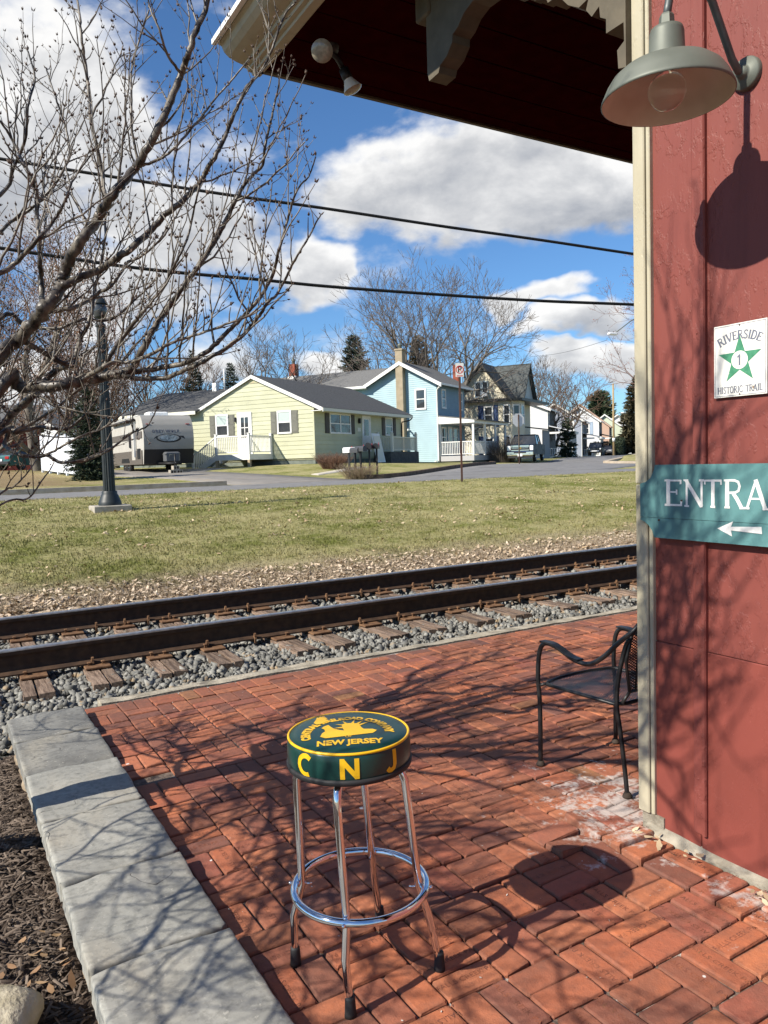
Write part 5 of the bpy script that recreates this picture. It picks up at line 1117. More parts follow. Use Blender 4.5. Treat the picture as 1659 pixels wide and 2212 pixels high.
cable('overhead_cable', pl_, np.linspace(15.5, 19, 8), .026, 'lower thick black cable crossing the sky above the roofs')
# ================================================================ STREETS, DRIVEWAY, KERBS
M_ASPH = mat('asphalt', (0.165, 0.160, 0.155), (0.215, 0.21, 0.203), scale=3.5, rough=.92, bump=.4, bscale=90, bdist=.004, col3=(.125, .12, .117), scale3=.8, t3=.56, w3=.14)
M_DRIVE = mat('driveway_asphalt', (0.19, 0.175, 0.155), (0.25, 0.23, 0.205), scale=2.5, rough=.93, bump=.4, bscale=80, bdist=.004, col3=(.25, .21, .16), scale3=.9, t3=.58, w3=.1)
def draped(name, outline, material, off, step=.6, **k):
    """flat-laid sheet following the ground: grid cells clipped by the outline (cell centres inside)"""
    xs_ = [p[0] for p in outline]; ys_ = [p[1] for p in outline]; bm_v = []; bm_f = []
    # triangulated strips: scan lines across the outline along x
    y0, y1 = min(ys_), max(ys_); n = max(2, int((y1-y0)/step)); rows = []; fr = [1e-5, .06/(y1-y0)]+[k_/n for k_ in range(1, n)]+[1-.06/(y1-y0), 1-1e-5]; n = len(fr)-1
    for j in range(n+1):
        y = y0+(y1-y0)*fr[j]; hits = []
        for i in range(len(outline)):
            (xa, ya), (xb, yb_) = outline[i], outline[(i+1) % len(outline)]
            if (ya > y) != (yb_ > y): hits.append(xa+(xb-xa)*(y-ya)/(yb_-ya))
        hits.sort(); rows.append((y, hits[0], hits[-1]))
    nx = max(4, int(max(r[2]-r[1] for r in rows)/1.2))
    for j, (y, a, b_) in enumerate(rows):
        e_ = min(.2, .06/max(b_-a, .1)); fx_ = [0, e_]+[k_/(nx-2) for k_ in range(1, nx-2)]+[1-e_, 1]
        for i in range(nx+1):
            x = a+(b_-a)*fx_[i]; bm_v.append((x, y, gz(x, y)+(off if 0 < i < nx and 0 < j < n else -.05)))      # edges run into the ground
    for j in range(n):
        for i in range(nx): q = j*(nx+1)+i; bm_f.append((q, q+1, q+nx+2, q+nx+1))
    m = MB(); m.add(bm_v, bm_f, True); return m.build(name, material, **k)
U3 = Vector((math.cos(math.radians(32)), math.sin(math.radians(32)), 0)); W3 = Vector((-U3.y, U3.x, 0)); RZ_H = math.radians(32)
draped('road', [(-60, 21.0), (160, 21.0), (160, 26.0), (-60, 26.0)], M_ASPH, .012, kind='structure')
LK0 = Vector((15.5, 25.9)); LK1 = Vector((28.4, 35.4)); dK = (LK1-LK0).normalized(); nK = Vector((dK.y, -dK.x))
far = LK1+dK*0
SL = [LK0, LK1, Vector((38.2, 42.6)), Vector((80, 76.5)), Vector((140, 124))]; SRr = [p+Vector((.60, -.80))*8.2 for p in SL]; SRr[0] = Vector((27.5, 25.9))
draped('side_street', [(p.x, p.y) for p in SL]+[(p.x, p.y) for p in reversed(SRr)], M_ASPH, .020, kind='structure')
draped('driveway', [(9.3, 25.7), (14.2, 25.7), (13.0, 31), (11.4, 36.5), (13.5, 38.5), (9.6, 43.5), (5.5, 43.5), (6.6, 38), (8.6, 32)], M_DRIVE, .026, kind='structure')
draped('footpath', [(-40, 26.35), (9.2, 26.35), (9.2, 27.7), (-40, 27.7)], mat('sidewalk_concrete', (0.30, 0.275, 0.235), (0.40, 0.37, 0.32), scale=4, rough=.95, bump=.3, bscale=40, bdist=.01), .03, kind='structure')
M_KERB = mat('kerb_stone', (0.36, 0.29, 0.21), (0.48, 0.41, 0.32), scale=4, rough=.95, bump=.5, bscale=30, bdist=.01)
def kerb(pts, w, h, material, name='kerb'):
    m = MB(); P = []; 
    for i, p in enumerate(pts):
        p = Vector(p); t = (Vector(pts[min(i+1, len(pts)-1)])-Vector(pts[max(i-1, 0)])).normalized(); n_ = Vector((-t.y, t.x))*w/2; z = gz(p.x, p.y)
        P += [(p.x-n_.x, p.y-n_.y, z-.2), (p.x+n_.x, p.y+n_.y, z-.2), (p.x+n_.x, p.y+n_.y, z+h), (p.x-n_.x, p.y-n_.y, z+h)]
    F = [(0, 1, 2, 3), tuple(range(len(P)-1, len(P)-5, -1))]+[(q*4+s, q*4+4+s, q*4+4+(s+1) % 4, q*4+(s+1) % 4) for q in range(len(pts)-1) for s in range(4)]
    return m.add(P, F).build(name, material, kind='structure')
kerb([(x, 26.2) for x in np.arange(-40, 9.4, 1.0)], .28, .16, M_KERB)
M_KDARK = mat('brown_edging', (0.10, 0.065, 0.045), (0.19, 0.13, 0.09), scale=5, rough=.95, bump=.8, bscale=20, bdist=.03)
kp = [(14.6, 26.3), (15.4, 26.25)]+[tuple(LK0.lerp(LK1, t)) for t in np.linspace(.1, 1.0, 16)]+[(28.8, 36.2)]
kerb(kp, .22, .17, M_KDARK, 'lawn_edging')
isl = [tuple(Vector((36.6, 33.2))+Vector((math.cos(a)*1.6, math.sin(a)*1.6))) for a in np.linspace(-2.6, -4.2, 8)]
ip = [(60, 21.2), (44, 27.6), (38.5, 30.2), (36.2, 31.6), (35.4, 32.7), (35.8, 33.8), (37, 34.9), (46.5, 42.6), (70, 61.5)]
kerb(ip, .35, .16, M_KERB)
draped('verge', [(p[0], p[1]) for p in ip]+[(75, 40)], LAWN, .08, kind='structure')
draped('garden_path', [(14.4, 29.9), (14.3, 30.6), (18.2, 33.6), (18.9, 33.2)], mat('pale_path', (0.42, 0.38, 0.31), (0.5, 0.46, 0.38), rough=.95), .02, .3, kind='structure')

# ================================================================ HOUSE KIT (local frame: x along the street side, y along the gable wall)
M_WHITE = mat('white_paint', (0.78, 0.78, 0.75), (0.70, 0.70, 0.67), scale=3, rough=.5)
M_CREAMW = mat('cream_rail_paint', (0.68, 0.66, 0.55), rough=.55)
M_GLASS = mat('window_glass', (0.025, 0.03, 0.035), (0.05, 0.055, 0.06), scale=1.2, rough=.04, spec=.8)
M_BLIND = mat('window_blind', (0.42, 0.50, 0.47), rough=.6, spec=.5)
M_SHUT = mat('shutter_grey', (0.135, 0.135, 0.11), (0.16, 0.16, 0.13), scale=6, rough=.6)
M_ROOFA = mat('asphalt_shingle_dark', (0.050, 0.051, 0.052), (0.085, 0.086, 0.086), scale=7, rough=.95, bump=.6, bscale=14, bdist=.02, stretch=(1, 1, 5))
M_ROOFB = mat('asphalt_shingle_grey', (0.115, 0.115, 0.112), (0.17, 0.17, 0.165), scale=7, rough=.95, bump=.6, bscale=14, bdist=.02, stretch=(1, 1, 5))
M_ROOFC = mat('slate_dark', (0.05, 0.058, 0.058), (0.09, 0.10, 0.098), scale=5, rough=.85, bump=.6, bscale=12, bdist=.02)
M_CMU = mat('block_foundation', (0.13, 0.15, 0.13), (0.18, 0.20, 0.175), scale=4, rough=.95)
def FP(face, s, o, z): return (face[1]-o, s, z) if face[0] == 'x' else (s, face[1]-o, z)
def fbox(m, face, s0, s1, z0, z1, o0, o1):
    if face[0] == 'x': return m.box(face[1]-o1, face[1]-o0, s0, s1, z0, z1)
    return m.box(s0, s1, face[1]-o1, face[1]-o0, z0, z1)
def boards(parent, face, rng_fn, z0, z1, exp, material, joined=False, t0=.004, t1=.024):
    """clapboards: each board a wedge, thick at its lower edge. rng_fn(z)->(s0,s1) limits at a height"""
    J = MB(); z = z0
    while z < z1-.02:
        zt = min(z+exp, z1); a0, b0 = rng_fn(z); a1, b1 = rng_fn(zt)
        if b0-a0 > .05:
            if b1 < a1: a1 = b1 = (a1+b1)/2
            P = [FP(face, a0, t1, z), FP(face, b0, t1, z), FP(face, b1, t0, zt), FP(face, a1, t0, zt), FP(face, a0, 0, z), FP(face, b0, 0, z), FP(face, b1, 0, zt), FP(face, a1, 0, zt)]
            fs = [(0, 1, 2, 3), (0, 4, 5, 1), (1, 5, 6, 2), (3, 2, 6, 7), (0, 3, 7, 4)]
            if face[0] == 'x': fs = [f[::-1] for f in fs]
            if joined: J.add(P, fs)
            else: MB().add(P, fs).build('siding_board', material, parent)
        z = zt
    if joined: J.build('siding', material, parent)
def window(parent, face, s0, s1, z0, z1, frame=M_WHITE, blind=0.0, mullion=0, w=.09, sash=True, glass=None):
    m = MB(); o0, o1 = .005, .055
    fbox(m, face, s0, s1, z0, z0+w, o0, o1+.02); fbox(m, face, s0, s1, z1-w, z1, o0, o1); fbox(m, face, s0, s0+w, z0+w, z1-w, o0, o1); fbox(m, face, s1-w, s1, z0+w, z1-w, o0, o1)
    zm = (z0+z1)/2
    if sash: fbox(m, face, s0+w, s1-w, zm-.03, zm+.03, o0, o1-.012)
    for k in range(mullion): c = s0+(s1-s0)*(k+1)/(mullion+1); fbox(m, face, c-.05, c+.05, z0+w, z1-w, o0, o1-.006)
    o = m.build('window', frame, parent)
    fbox(MB(), face, 0, 0, 0, 0, 0, 0)
    fbox(MB(), face, s0+w*.9, s1-w*.9, z0+w*.9, z1-w*.9, .006, .030).build('pane', glass or M_GLASS, o)
    if blind: fbox(MB(), face, s0+w, s1-w, z1-w-(z1-z0-2*w)*blind, z1-w, .031, .034).build('blind', M_BLIND, o)
    return o
def shutter(parent, face, s0, s1, z0, z1, material=M_SHUT):
    m = MB(); fbox(m, face, s0, s1, z0, z1, .026, .045); zm = (z0+z1)/2
    for (a, b_) in ((z0+.06, zm-.04), (zm+.04, z1-.06)): fbox(m, face, s0+.06, s1-.06, a, b_, .0455, .055)
    return m.build('shutter', material, parent)
def railing(parent, a, b_, z0, z1, material, n=None, top=.045, post=False, bal=.017):
    """handrail, bottom rail and balusters from a to b (local xy), z per end when z0 is a pair"""
    a, b_ = Vector((*a, 0)), Vector((*b_, 0)); L = (b_-a).length; n = n or max(3, int(L/.115)); za, zb = z0 if isinstance(z0, tuple) else (z0, z0); h = z1
    d = (b_-a).normalized(); nn = Vector((-d.y, d.x, 0)); cur = [MB()]
    def beam(zlo, zhi, w, m=None):
        m = m if m is not None else cur[0]
        P = []
        for q, zz in ((a, za), (b_, zb)):
            for s, z in ((-1, zlo), (1, zlo), (1, zhi), (-1, zhi)): p = q+nn*w*s; P.append((p.x, p.y, zz+z))
        m.add(P, [(0, 3, 2, 1), (4, 5, 6, 7), (0, 1, 5, 4), (1, 2, 6, 5), (2, 3, 7, 6), (3, 0, 4, 7)])
    beam(h-.06, h, top); cur[0].build('handrail', material, parent); cur[0] = MB(); beam(.08, .13, .03); cur[0].build('bottom_rail', material, parent)
    B = MB(); B.box(-bal, bal, -bal, bal, .10, h-.04); me = B.mesh('baluster')
    for i in range(n):
        p = a.lerp(b_, (i+.5)/n); zz = za+(zb-za)*(i+.5)/n; link('baluster', me, material, parent, loc=(p.x, p.y, zz))
def post(parent, x, y, z0, z1, w, material, cap=True, name='post'):
    m = MB(); m.bbox(x-w, x+w, y-w, y+w, z0, z1, .01)
    if cap: m.bbox(x-w*1.25, x+w*1.25, y-w*1.25, y+w*1.25, z1, z1+.04, .012)
    return m.build(name, material, parent)
def slab(parent, pts, th, material, name='roof'):
    """roof plane: 4 corner points, thickness downward"""
    P = [Vector(p) for p in pts]; n = (P[1]-P[0]).cross(P[3]-P[0]).normalized(); n = n if n.z > 0 else -n
    m = MB(); m.hexa([tuple(p-n*th) for p in P]+[tuple(p) for p in P]); return m.build(name, material, parent)
def rakeboard(parent, p, q, w, x0, x1, material=M_WHITE):
    """sloping trim board in the gable plane between (y,z) points p and q"""
    m = MB(); m.prism([(p[0], p[1]), (q[0], q[1]), (q[0], q[1]-w), (p[0], p[1]-w)], 0, x0, x1); return m.build('rake_board', material, parent)
SUN_W = None
# ---------------------------------------------------------------- yellow-green ranch house
M_YELH = mat('yellow_green_siding', (0.485, 0.49, 0.335), (0.45, 0.455, 0.305), scale=2, rough=.6, rand=.04, col3=(.40, .405, .275), scale3=.9, t3=.50, w3=.25)
hy = thing('yellow_house', 'pale yellow-green one-storey house with white deck and dark grey roof', 'house', (17.8, 37.21, 1.55), RZ_H)
G = ('x', 0.0); R_ = ('y', 0.0)
m = MB(); m.prism([(0, .2), (11.6, .2), (11.6, 3.05), (7.75, 3.2), (3.89, 4.85), (0, 2.95)], 0, .02, .3); m.box(.02, 10.45, .02, 7.8, .2, 2.9); m.build('wall', M_YELH, hy)
MB().box(.05, 10.4, .05, 7.7, -.6, .31).build('foundation', M_CMU, hy); MB().box(.06, 5, 7.72, 13.2, -.6, .31).build('foundation', M_CMU, hy)
def gab(z):
    if z <= 2.98: return (0, 13.3)
    return ((z-2.93)/.4935, 11.6 if z < 3.15 else 7.75 if z < 3.2 else 3.89+(4.87-z)/.4275)
boards(hy, G, gab, .30, 4.62, .235, M_YELH); boards(hy, R_, lambda z: (0, 10.45), .30, 2.90, .235, M_YELH)
fbox(MB(), R_, -.06, .0, .28, 2.95, -.06, .03).build('corner_trim', M_YELH, hy)
m = MB(); m.add([(-.03, 3.27, 4.50), (-.03, 4.52, 4.50), (-.03, 3.89, 4.79)], [(0, 1, 2)]); m.build('gable_vent', mat('vent_pink', (0.45, 0.33, 0.22), (0.36, 0.42, 0.25), scale=9, rough=.7), hy)
slab(hy, [(-.14, 3.89, 4.97), (10.9, 3.89, 4.97), (10.9, -.66, 2.93), (-.14, -.66, 2.93)], .09, M_ROOFA); slab(hy, [(-.14, 3.893, 4.97), (10.9, 3.893, 4.97), (10.9, 9.2, 2.72), (.01, 9.2, 2.72)], .09, M_ROOFA)
rakeboard(hy, (-.68, 2.90), (3.89, 4.955), .20, -.17, -.12); rakeboard(hy, (3.892, 4.955), (7.78, 3.29), .17, -.17, -.12)
MB().box(-.12, 0, -.64, -.02, 2.74, 2.80).build('eave_return', M_WHITE, hy)
MB().prism([(-.66, 2.74), (-.66, 2.91), (-.60, 2.91), (-.60, 2.74)], 0, -.17, 10.92).build('gutter', M_CREAMW, hy); MB().box(-.3, 10.45, -.6, -.02, 2.755, 2.78).build('eave_soffit', M_WHITE, hy)
MB().tube([(10.9, -.62, 2.78), (10.75, -.5, 2.6), (10.45, -.08, 2.5), (10.42, -.06, 2.3), (10.42, -.06, .1)], .045, 8).build('downspout', mat('brown_spout', (.06, .045, .04), rough=.5), hy)
# wing to the left
slab(hy, [(-.42, 7.7, 3.20), (-.42, 13.7, 3.20), (3.1, 13.7, 4.75), (3.1, 6.2, 4.75)], .09, M_ROOFA); slab(hy, [(3.1, 6.2, 4.752), (3.1, 13.7, 4.752), (6.6, 13.7, 3.2), (6.6, 6.2, 3.2)], .09, M_ROOFA)
MB().box(-.46, -.40, 7.72, 13.72, 3.0, 3.2).build('gutter', M_CREAMW, hy)
m = MB(); m.box(.001, 5.5, 7.76, 13.3, .25, 3.0); m.prism([(.001, 3.0), (3.1, 4.6), (6.2, 3.0)], 1, 13.2, 13.3); m.build('wall', M_YELH, hy)
MB().tube([(2.9, 8.2, 4.6), (2.9, 8.2, 5.9)], .05, 10).build('vent_pipe', M_WHITE, hy); MB().box(2.75, 3.05, 8.75, 9.05, 4.6, 5.1).build('flue_box', M_WHITE, hy)
# openings in the gable wall
window(hy, G, 1.43, 2.36, 1.65, 2.90, blind=.5); shutter(hy, G, 1.01, 1.40, 1.67, 2.87); shutter(hy, G, 2.39, 2.78, 1.67, 2.87)
window(hy, G, 5.70, 6.61, 1.67, 2.92, blind=.5); shutter(hy, G, 5.28, 5.67, 1.68, 2.88); shutter(hy, G, 6.64, 7.03, 1.68, 2.88); window(hy, G, 9.0, 9.9, 1.67, 2.85); shutter(hy, G, 8.5, 8.95, 1.68, 2.84)
dm = MB(); fbox(dm, G, 4.07, 4.19, .62, 2.95, .005, .06); fbox(dm, G, 4.94, 5.06, .62, 2.95, .005, .06); fbox(dm, G, 4.19, 4.94, 2.83, 2.95, .005, .06); dm.build('door_frame', M_WHITE, hy)
dd = fbox(MB(), G, 4.19, 4.94, .64, 2.83, .006, .04).build('door', M_WHITE, hy)
for (a, b_) in ((4.31, 4.54), (4.59, 4.82)):
    for (c_, d_) in ((1.55, 2.08), (2.13, 2.68)): fbox(MB(), G, a, b_, c_, d_, .0405, .044).build('pane', M_GLASS, dd)
m = MB(); m.box(-.13, -.03, 5.13, 5.23, 2.45, 2.7); m.build('porch_lamp', M_BLK, hy)
# street side openings
window(hy, R_, 1.51, 3.82, 1.60, 2.74, mullion=1); shutter(hy, R_, 1.03, 1.47, 1.62, 2.72, mat('shutter_brown', (.055, .045, .036), rough=.6)); shutter(hy, R_, 3.86, 4.28, 1.62, 2.72, MATS['shutter_brown'])
dm = MB(); fbox(dm, R_, 5.16, 5.28, .6, 2.74, .005, .06); fbox(dm, R_, 6.08, 6.2, .6, 2.74, .005, .06); fbox(dm, R_, 5.28, 6.08, 2.62, 2.74, .005, .06); dm.build('door_frame', M_WHITE, hy)
dd = fbox(MB(), R_, 5.28, 6.08, .62, 2.62, .006, .04).build('door', M_WHITE, hy); fbox(MB(), R_, 5.40, 5.96, 1.55, 2.5, .0405, .044).build('pane', M_GLASS, dd)
window(hy, R_, 8.15, 9.13, 1.59, 2.74, blind=.4); shutter(hy, R_, 7.70, 8.10, 1.6, 2.72, MATS['shutter_brown']); shutter(hy, R_, 9.2, 9.62, 1.6, 2.72, MATS['shutter_brown'])
m = MB(); m.box(4.72, 4.86, -.16, -.03, 2.25, 2.55); m.build('porch_lamp', M_BLK, hy); m = MB(); fbox(m, R_, 4.6, 4.98, 1.78, 2.0, .026, .04); m.build('number_plate', M_CREAMW, hy)
# street side stoop
MB().box(6.6, 10.6, -1.15, -.03, -.5, .56).build('stoop', mat('stoop_dark', (.06, .06, .058), (.09, .09, .085), scale=5, rough=.9), hy)
for (x, y) in ((7.0, -.1), (7.0, -1.05), (10.4, -1.05)): 
    post(hy, x, y, .56, 1.62, .075, M_CREAMW); MB().ell((x, y, 1.72), .085, .085, .085, 10, 6).build('post_ball', M_CREAMW, hy)
railing(hy, (7.05, -1.05), (10.35, -1.05), .56, .92, M_CREAMW); railing(hy, (7.0, -.15), (7.0, -1.0), .56, .92, M_CREAMW)
# white deck with stairs on the gable side
DZ = .60
m = MB(); m.box(-2.12, -.03, 2.72, 5.02, DZ-.30, DZ); m.build('deck', M_WHITE, hy)
for (x, y) in ((-2.05, 2.8), (-2.05, 4.94)): MB().box(x-.07, x+.07, y-.07, y+.07, -.6, DZ-.3).build('deck_leg', mat('raw_timber', (.42, .33, .22), (.36, .28, .18), rough=.8), hy)
for (x, y) in ((-2.06, 2.78), (-2.06, 4.96), (-.1, 2.78)): post(hy, x, y, DZ, DZ+1.07, .065, M_WHITE)
railing(hy, (-2.06, 2.84), (-2.06, 4.90), DZ, .98, M_WHITE); railing(hy, (-2.0, 2.78), (-.16, 2.78), DZ, .98, M_WHITE)
m = MB(); m.prism([(5.02, DZ), (5.02, DZ-.34), (6.55, -.55), (6.75, -.40)], 0, -2.12, -2.06); m.build('stair_stringer', M_WHITE, hy); m = MB(); m.prism([(5.02, DZ), (5.02, DZ-.34), (6.55, -.55), (6.75, -.40)], 0, -1.1, -1.04); m.build('stair_stringer', M_WHITE, hy)
for k in range(4): MB().box(-2.06, -1.1, 5.03+.36*k, 5.38+.36*k, DZ-.22*(k+1)-.04, DZ-.22*(k+1)).build('stair_tread', M_WHITE, hy)
post(hy, -2.06, 6.62, -.5, .72, .06, M_WHITE); railing(hy, (-2.06, 5.0), (-2.06, 6.58), (DZ, -.38), .98, M_WHITE)
# a white storm door leans by the street-side entrance
wd_ = thing('loose_door', 'white storm door panel leaning by the shaded front entrance of the yellow house', 'door', tuple(Vector((17.8, 37.21, 1.55))+U3*5.0-W3*1.1), RZ_H)
m = MB(); m.add([(0, 0, -.05), (1.0, 0, -.05), (.95, .35, 1.65), (-.05, .35, 1.65), (0, .05, -.05), (1.0, .05, -.05), (.95, .40, 1.65), (-.05, .40, 1.65)], [(0, 1, 2, 3), (7, 6, 5, 4), (0, 4, 5, 1), (1, 5, 6, 2), (2, 6, 7, 3), (3, 7, 4, 0)]); m.build('panel', M_WHITE, wd_)
m = MB(); m.add([(.10, -.004+.02, .05), (.9, -.004+.02, .05), (.87, .29, 1.5), (.07, .29, 1.5)], [(0, 1, 2, 3)]); m.build('inset', M_CREAMW, wd_)

# ---------------------------------------------------------------- light blue two-storey house
M_BLUE = mat('light_blue_siding', (0.36, 0.51, 0.555), (0.33, 0.47, 0.515), scale=1.5, rough=.6, col3=(.30, .42, .455), scale3=.8, t3=.52, w3=.25)
M_BLUED = mat('blue_siding_shaded', (0.20, 0.31, 0.38), (0.18, 0.28, 0.35), scale=1.5, rough=.6)  # darker copy of the blue siding: shade of the off-sun wall painted in
M_CHIM = mat('tan_block_chimney', (0.30, 0.25, 0.17), (0.37, 0.31, 0.22), scale=2.5, rough=.95, bump=.4, bscale=6, bdist=.02)
hb = thing('blue_house', 'light blue two-storey house with tan block chimney and white porch', 'house', tuple(CAMLOC+(Vector((28.55, 41.32, 1.38))-CAMLOC)*1.13), RZ_H); hb.scale = (1.13, 1.13, 1.13)
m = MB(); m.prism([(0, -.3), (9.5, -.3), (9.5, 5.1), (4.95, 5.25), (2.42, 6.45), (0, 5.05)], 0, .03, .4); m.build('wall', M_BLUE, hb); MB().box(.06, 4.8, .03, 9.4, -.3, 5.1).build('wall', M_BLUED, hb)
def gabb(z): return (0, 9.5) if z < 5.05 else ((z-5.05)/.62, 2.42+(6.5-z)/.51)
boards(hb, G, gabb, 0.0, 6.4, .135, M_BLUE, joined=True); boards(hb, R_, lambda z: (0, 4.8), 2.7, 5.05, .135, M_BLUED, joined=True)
slab(hb, [(-.45, 2.42, 6.66), (5.3, 2.42, 6.66), (5.3, -.5, 5.05), (-.45, -.5, 5.05)], .08, M_ROOFB); slab(hb, [(-.45, 2.423, 6.66), (5.3, 2.423, 6.66), (5.3, 5.2, 5.22), (-.45, 5.2, 5.22)], .08, M_ROOFB)
rakeboard(hb, (-.52, 5.04), (2.42, 6.65), .24, -.48, -.40); rakeboard(hb, (2.422, 6.65), (5.1, 5.28), .24, -.48, -.40)
slab(hb, [(-.45, 5.0, 5.26), (-.45, 16, 5.26), (3.0, 16, 6.75), (3.0, 5.0, 6.75)], .08, M_ROOFB); slab(hb, [(3.0, 5.0, 6.752), (3.0, 16, 6.752), (6.4, 16, 5.26), (6.4, 5.0, 5.26)], .08, M_ROOFB)
MB().box(-.52, -.44, 4.9, 16, 5.08, 5.24).build('gutter', M_WHITE, hb); MB().box(-.45, .02, 5.1, 16, 5.06, 5.09).build('eave_soffit', M_WHITE, hb)
MB().box(-.45, 5.3, -.54, -.46, 4.93, 5.06).build('gutter', M_WHITE, hb); MB().tube([(-.35, -.5, 4.95), (-.2, -.2, 4.75), (-.05, -.05, 4.65), (-.05, -.05, .1), (-.3, .1, .05)], .05, 8).build('downspout', M_WHITE, hb)
ck = MB().bbox(-.42, .1, 2.20, 2.72, -.3, 7.35, .02).build('chimney', M_CHIM, hb); MB().bbox(-.46, .14, 2.16, 2.76, 7.35, 7.47, .02).build('chimney_crown', M_CHIM, ck); MB().lathe([(.12, 7.47), (.12, 7.62), (.17, 7.68), (.17, 7.74), (.05, 7.85), (0, 7.9)], 14, (-.16, 2.46, 0)).build('flue_cap', M_GALV, ck)
ck = MB().bbox(2.6, 3.15, 12.6, 13.15, 6.2, 7.65, .02).build('chimney', mat('red_chimney_brick', (.30, .085, .05), (.24, .07, .045), scale=8, rough=.9), hb, label='red brick chimney'); MB().bbox(2.52, 3.23, 12.52, 13.23, 6.1, 6.75, .02).build('chimney_flashing', M_WHITE, ck); MB().lathe([(.12, 7.65), (.12, 7.85), (.16, 7.95), (0, 8.2)], 12, (2.87, 12.87, 0)).build('flue_cap', M_GALV, ck)
window(hb, G, .74, 1.54, 3.45, 4.83, w=.11); window(hb, R_, .70, 1.42, 3.5, 4.78, w=.10); window(hb, R_, 3.7, 4.4, 3.5, 4.78, w=.10)
m = MB(); m.tube([(-.03, 2.0, 2.15), (-.35, 1.95, 2.2), (-.42, 1.94, 2.1)], .05, 8); m.build('dryer_vent', M_WHITE, hb)
# porch
MB().box(.05, 6.6, -2.45, -.03, .05, .38).build('porch_floor', mat('porch_grey', (.40, .40, .41), rough=.7), hb); MB().box(.15, 6.5, -2.3, -.05, -.3, .05).build('porch_skirt', M_CMU, hb)
m = MB(); m.prism([(.0, 2.98), (.0, 2.45), (-2.55, 2.45), (-2.55, 2.62)], 0, -.06, .02); m.build('porch_gable_board', M_WHITE, hb); slab(hb, [(-.08, 0, 3.02), (6.8, 0, 3.02), (6.8, -2.75, 2.66), (-.08, -2.75, 2.66)], .06, M_ROOFB); MB().box(-.02, 6.7, -2.56, -2.48, 2.42, 2.62).build('porch_beam', M_WHITE, hb); MB().box(0, 6.7, -2.5, 0, 2.46, 2.5).build('porch_ceiling', M_WHITE, hb)
for (x, y) in ((.12, -2.4), (.12, -.1), (2.2, -2.4), (4.3, -2.4), (6.4, -2.4)): post(hb, x, y, .38, 2.45, .065, M_WHITE, False)
railing(hb, (.12, -.2), (.12, -2.3), .38, .92, M_WHITE); railing(hb, (.2, -2.4), (2.1, -2.4), .38, .92, M_WHITE, n=26); railing(hb, (2.3, -2.4), (4.2, -2.4), .38, .92, M_WHITE, n=26)
window(hb, R_, .55, 1.35, .95, 2.3, w=.1); window(hb, R_, 2.6, 3.4, .95, 2.3, w=.1); dm = fbox(MB(), R_, 1.7, 2.4, .38, 2.35, .005, .05).build('door', M_WHITE, hb); fbox(MB(), R_, 1.85, 2.25, 1.3, 2.2, .051, .055).build('pane', M_GLASS, dm)
MB().box(.05, 4.8, .0, .02, -.2, 2.7).build('porch_wall', M_BLUED, hb)

# ---------------------------------------------------------------- cream three-storey house with steep dark gables
M_CREAM = mat('cream_siding', (0.64, 0.59, 0.45), (0.60, 0.55, 0.41), scale=1.5, rough=.6, bump=.3, bscale=3, bdist=.01, stretch=(.2, .2, 6))
M_BLKT = mat('black_trim', (0.025, 0.028, 0.028), rough=.5); M_NAVYS = mat('navy_shutter', (0.02, 0.045, 0.12), rough=.5); M_GREYT = mat('grey_blue_trim', (0.36, 0.42, 0.44), rough=.5)
cz0 = gz(45.2, 54.9)-.35
hc = thing('cream_house', 'tall cream house with steep dark gabled roof, black trim and corner bay', 'house', (45.2, 54.9, cz0), RZ_H)
m = MB(); m.box(0, 9, .2, 8, -.3, 5.75); m.prism([(-.4, 5.75), (4.6, 5.75), (2.05, 9.0)], 0, .05, 9.0); m.build('wall', M_CREAM, hc)
m = MB(); bay = [(.0, .25), (.15, -.75), (1.0, -1.25), (2.4, -1.25), (3.2, -.75), (3.3, .25)]; m.prism(bay, 2, -.3, 5.75); m.build('bay', M_CREAM, hc)
MB().prism([(-.5, 0.6+.0), (-.5, 8.3), (9.3, 8.3), (9.3, -1.7), (.3, -1.7), (-.1, -.9)], 2, 5.62, 5.86).build('eave_cornice', M_BLKT, hc)
slab(hc, [(-.45, 2.05, 9.25), (9.3, 2.05, 9.25), (9.3, -.95, 5.75), (-.45, -.95, 5.75)], .10, M_ROOFC); slab(hc, [(-.45, 2.053, 9.25), (9.3, 2.053, 9.25), (9.3, 5.1, 5.75), (-.45, 5.1, 5.75)], .10, M_ROOFC)
rakeboard(hc, (-.95, 5.72), (2.05, 9.22), .22, -.5, -.44, M_BLKT); rakeboard(hc, (2.052, 9.22), (5.1, 5.72), .22, -.5, -.44, M_BLKT)
# side gable over the bay
m = MB(); m.add([(1.6, -1.25, 5.85), (5.2, -1.25, 5.85), (3.4, -1.25, 9.0)], [(0, 1, 2)]); m.add([(1.6, -1.2, 5.85), (5.2, -1.2, 5.85), (3.4, -1.2, 9.0)], [(2, 1, 0)]); m.build('side_gable', M_GREYT, hc)
slab(hc, [(3.4, -1.6, 9.2), (3.4, 2.0, 9.2), (1.2, 2.0, 5.7), (1.2, -1.6, 5.7)], .10, M_ROOFC); slab(hc, [(3.403, -1.6, 9.2), (3.403, 2.0, 9.2), (5.6, 2.0, 5.7), (5.6, -1.6, 5.7)], .10, M_ROOFC)
MB().bbox(2.6, 3.2, 5.3, 5.9, 5.8, 9.6, .02).build('chimney', MATS['red_chimney_brick'], hc)
window(hc, G, 1.35, 2.02, 6.05, 7.55, M_GREYT, w=.12); window(hc, G, 2.02, 2.70, 6.05, 7.55, M_GREYT, w=.12); fbox(MB(), G, 1.42, 1.92, 6.12, 6.5, .06, .35).build('air_conditioner', M_WHITE, hc)
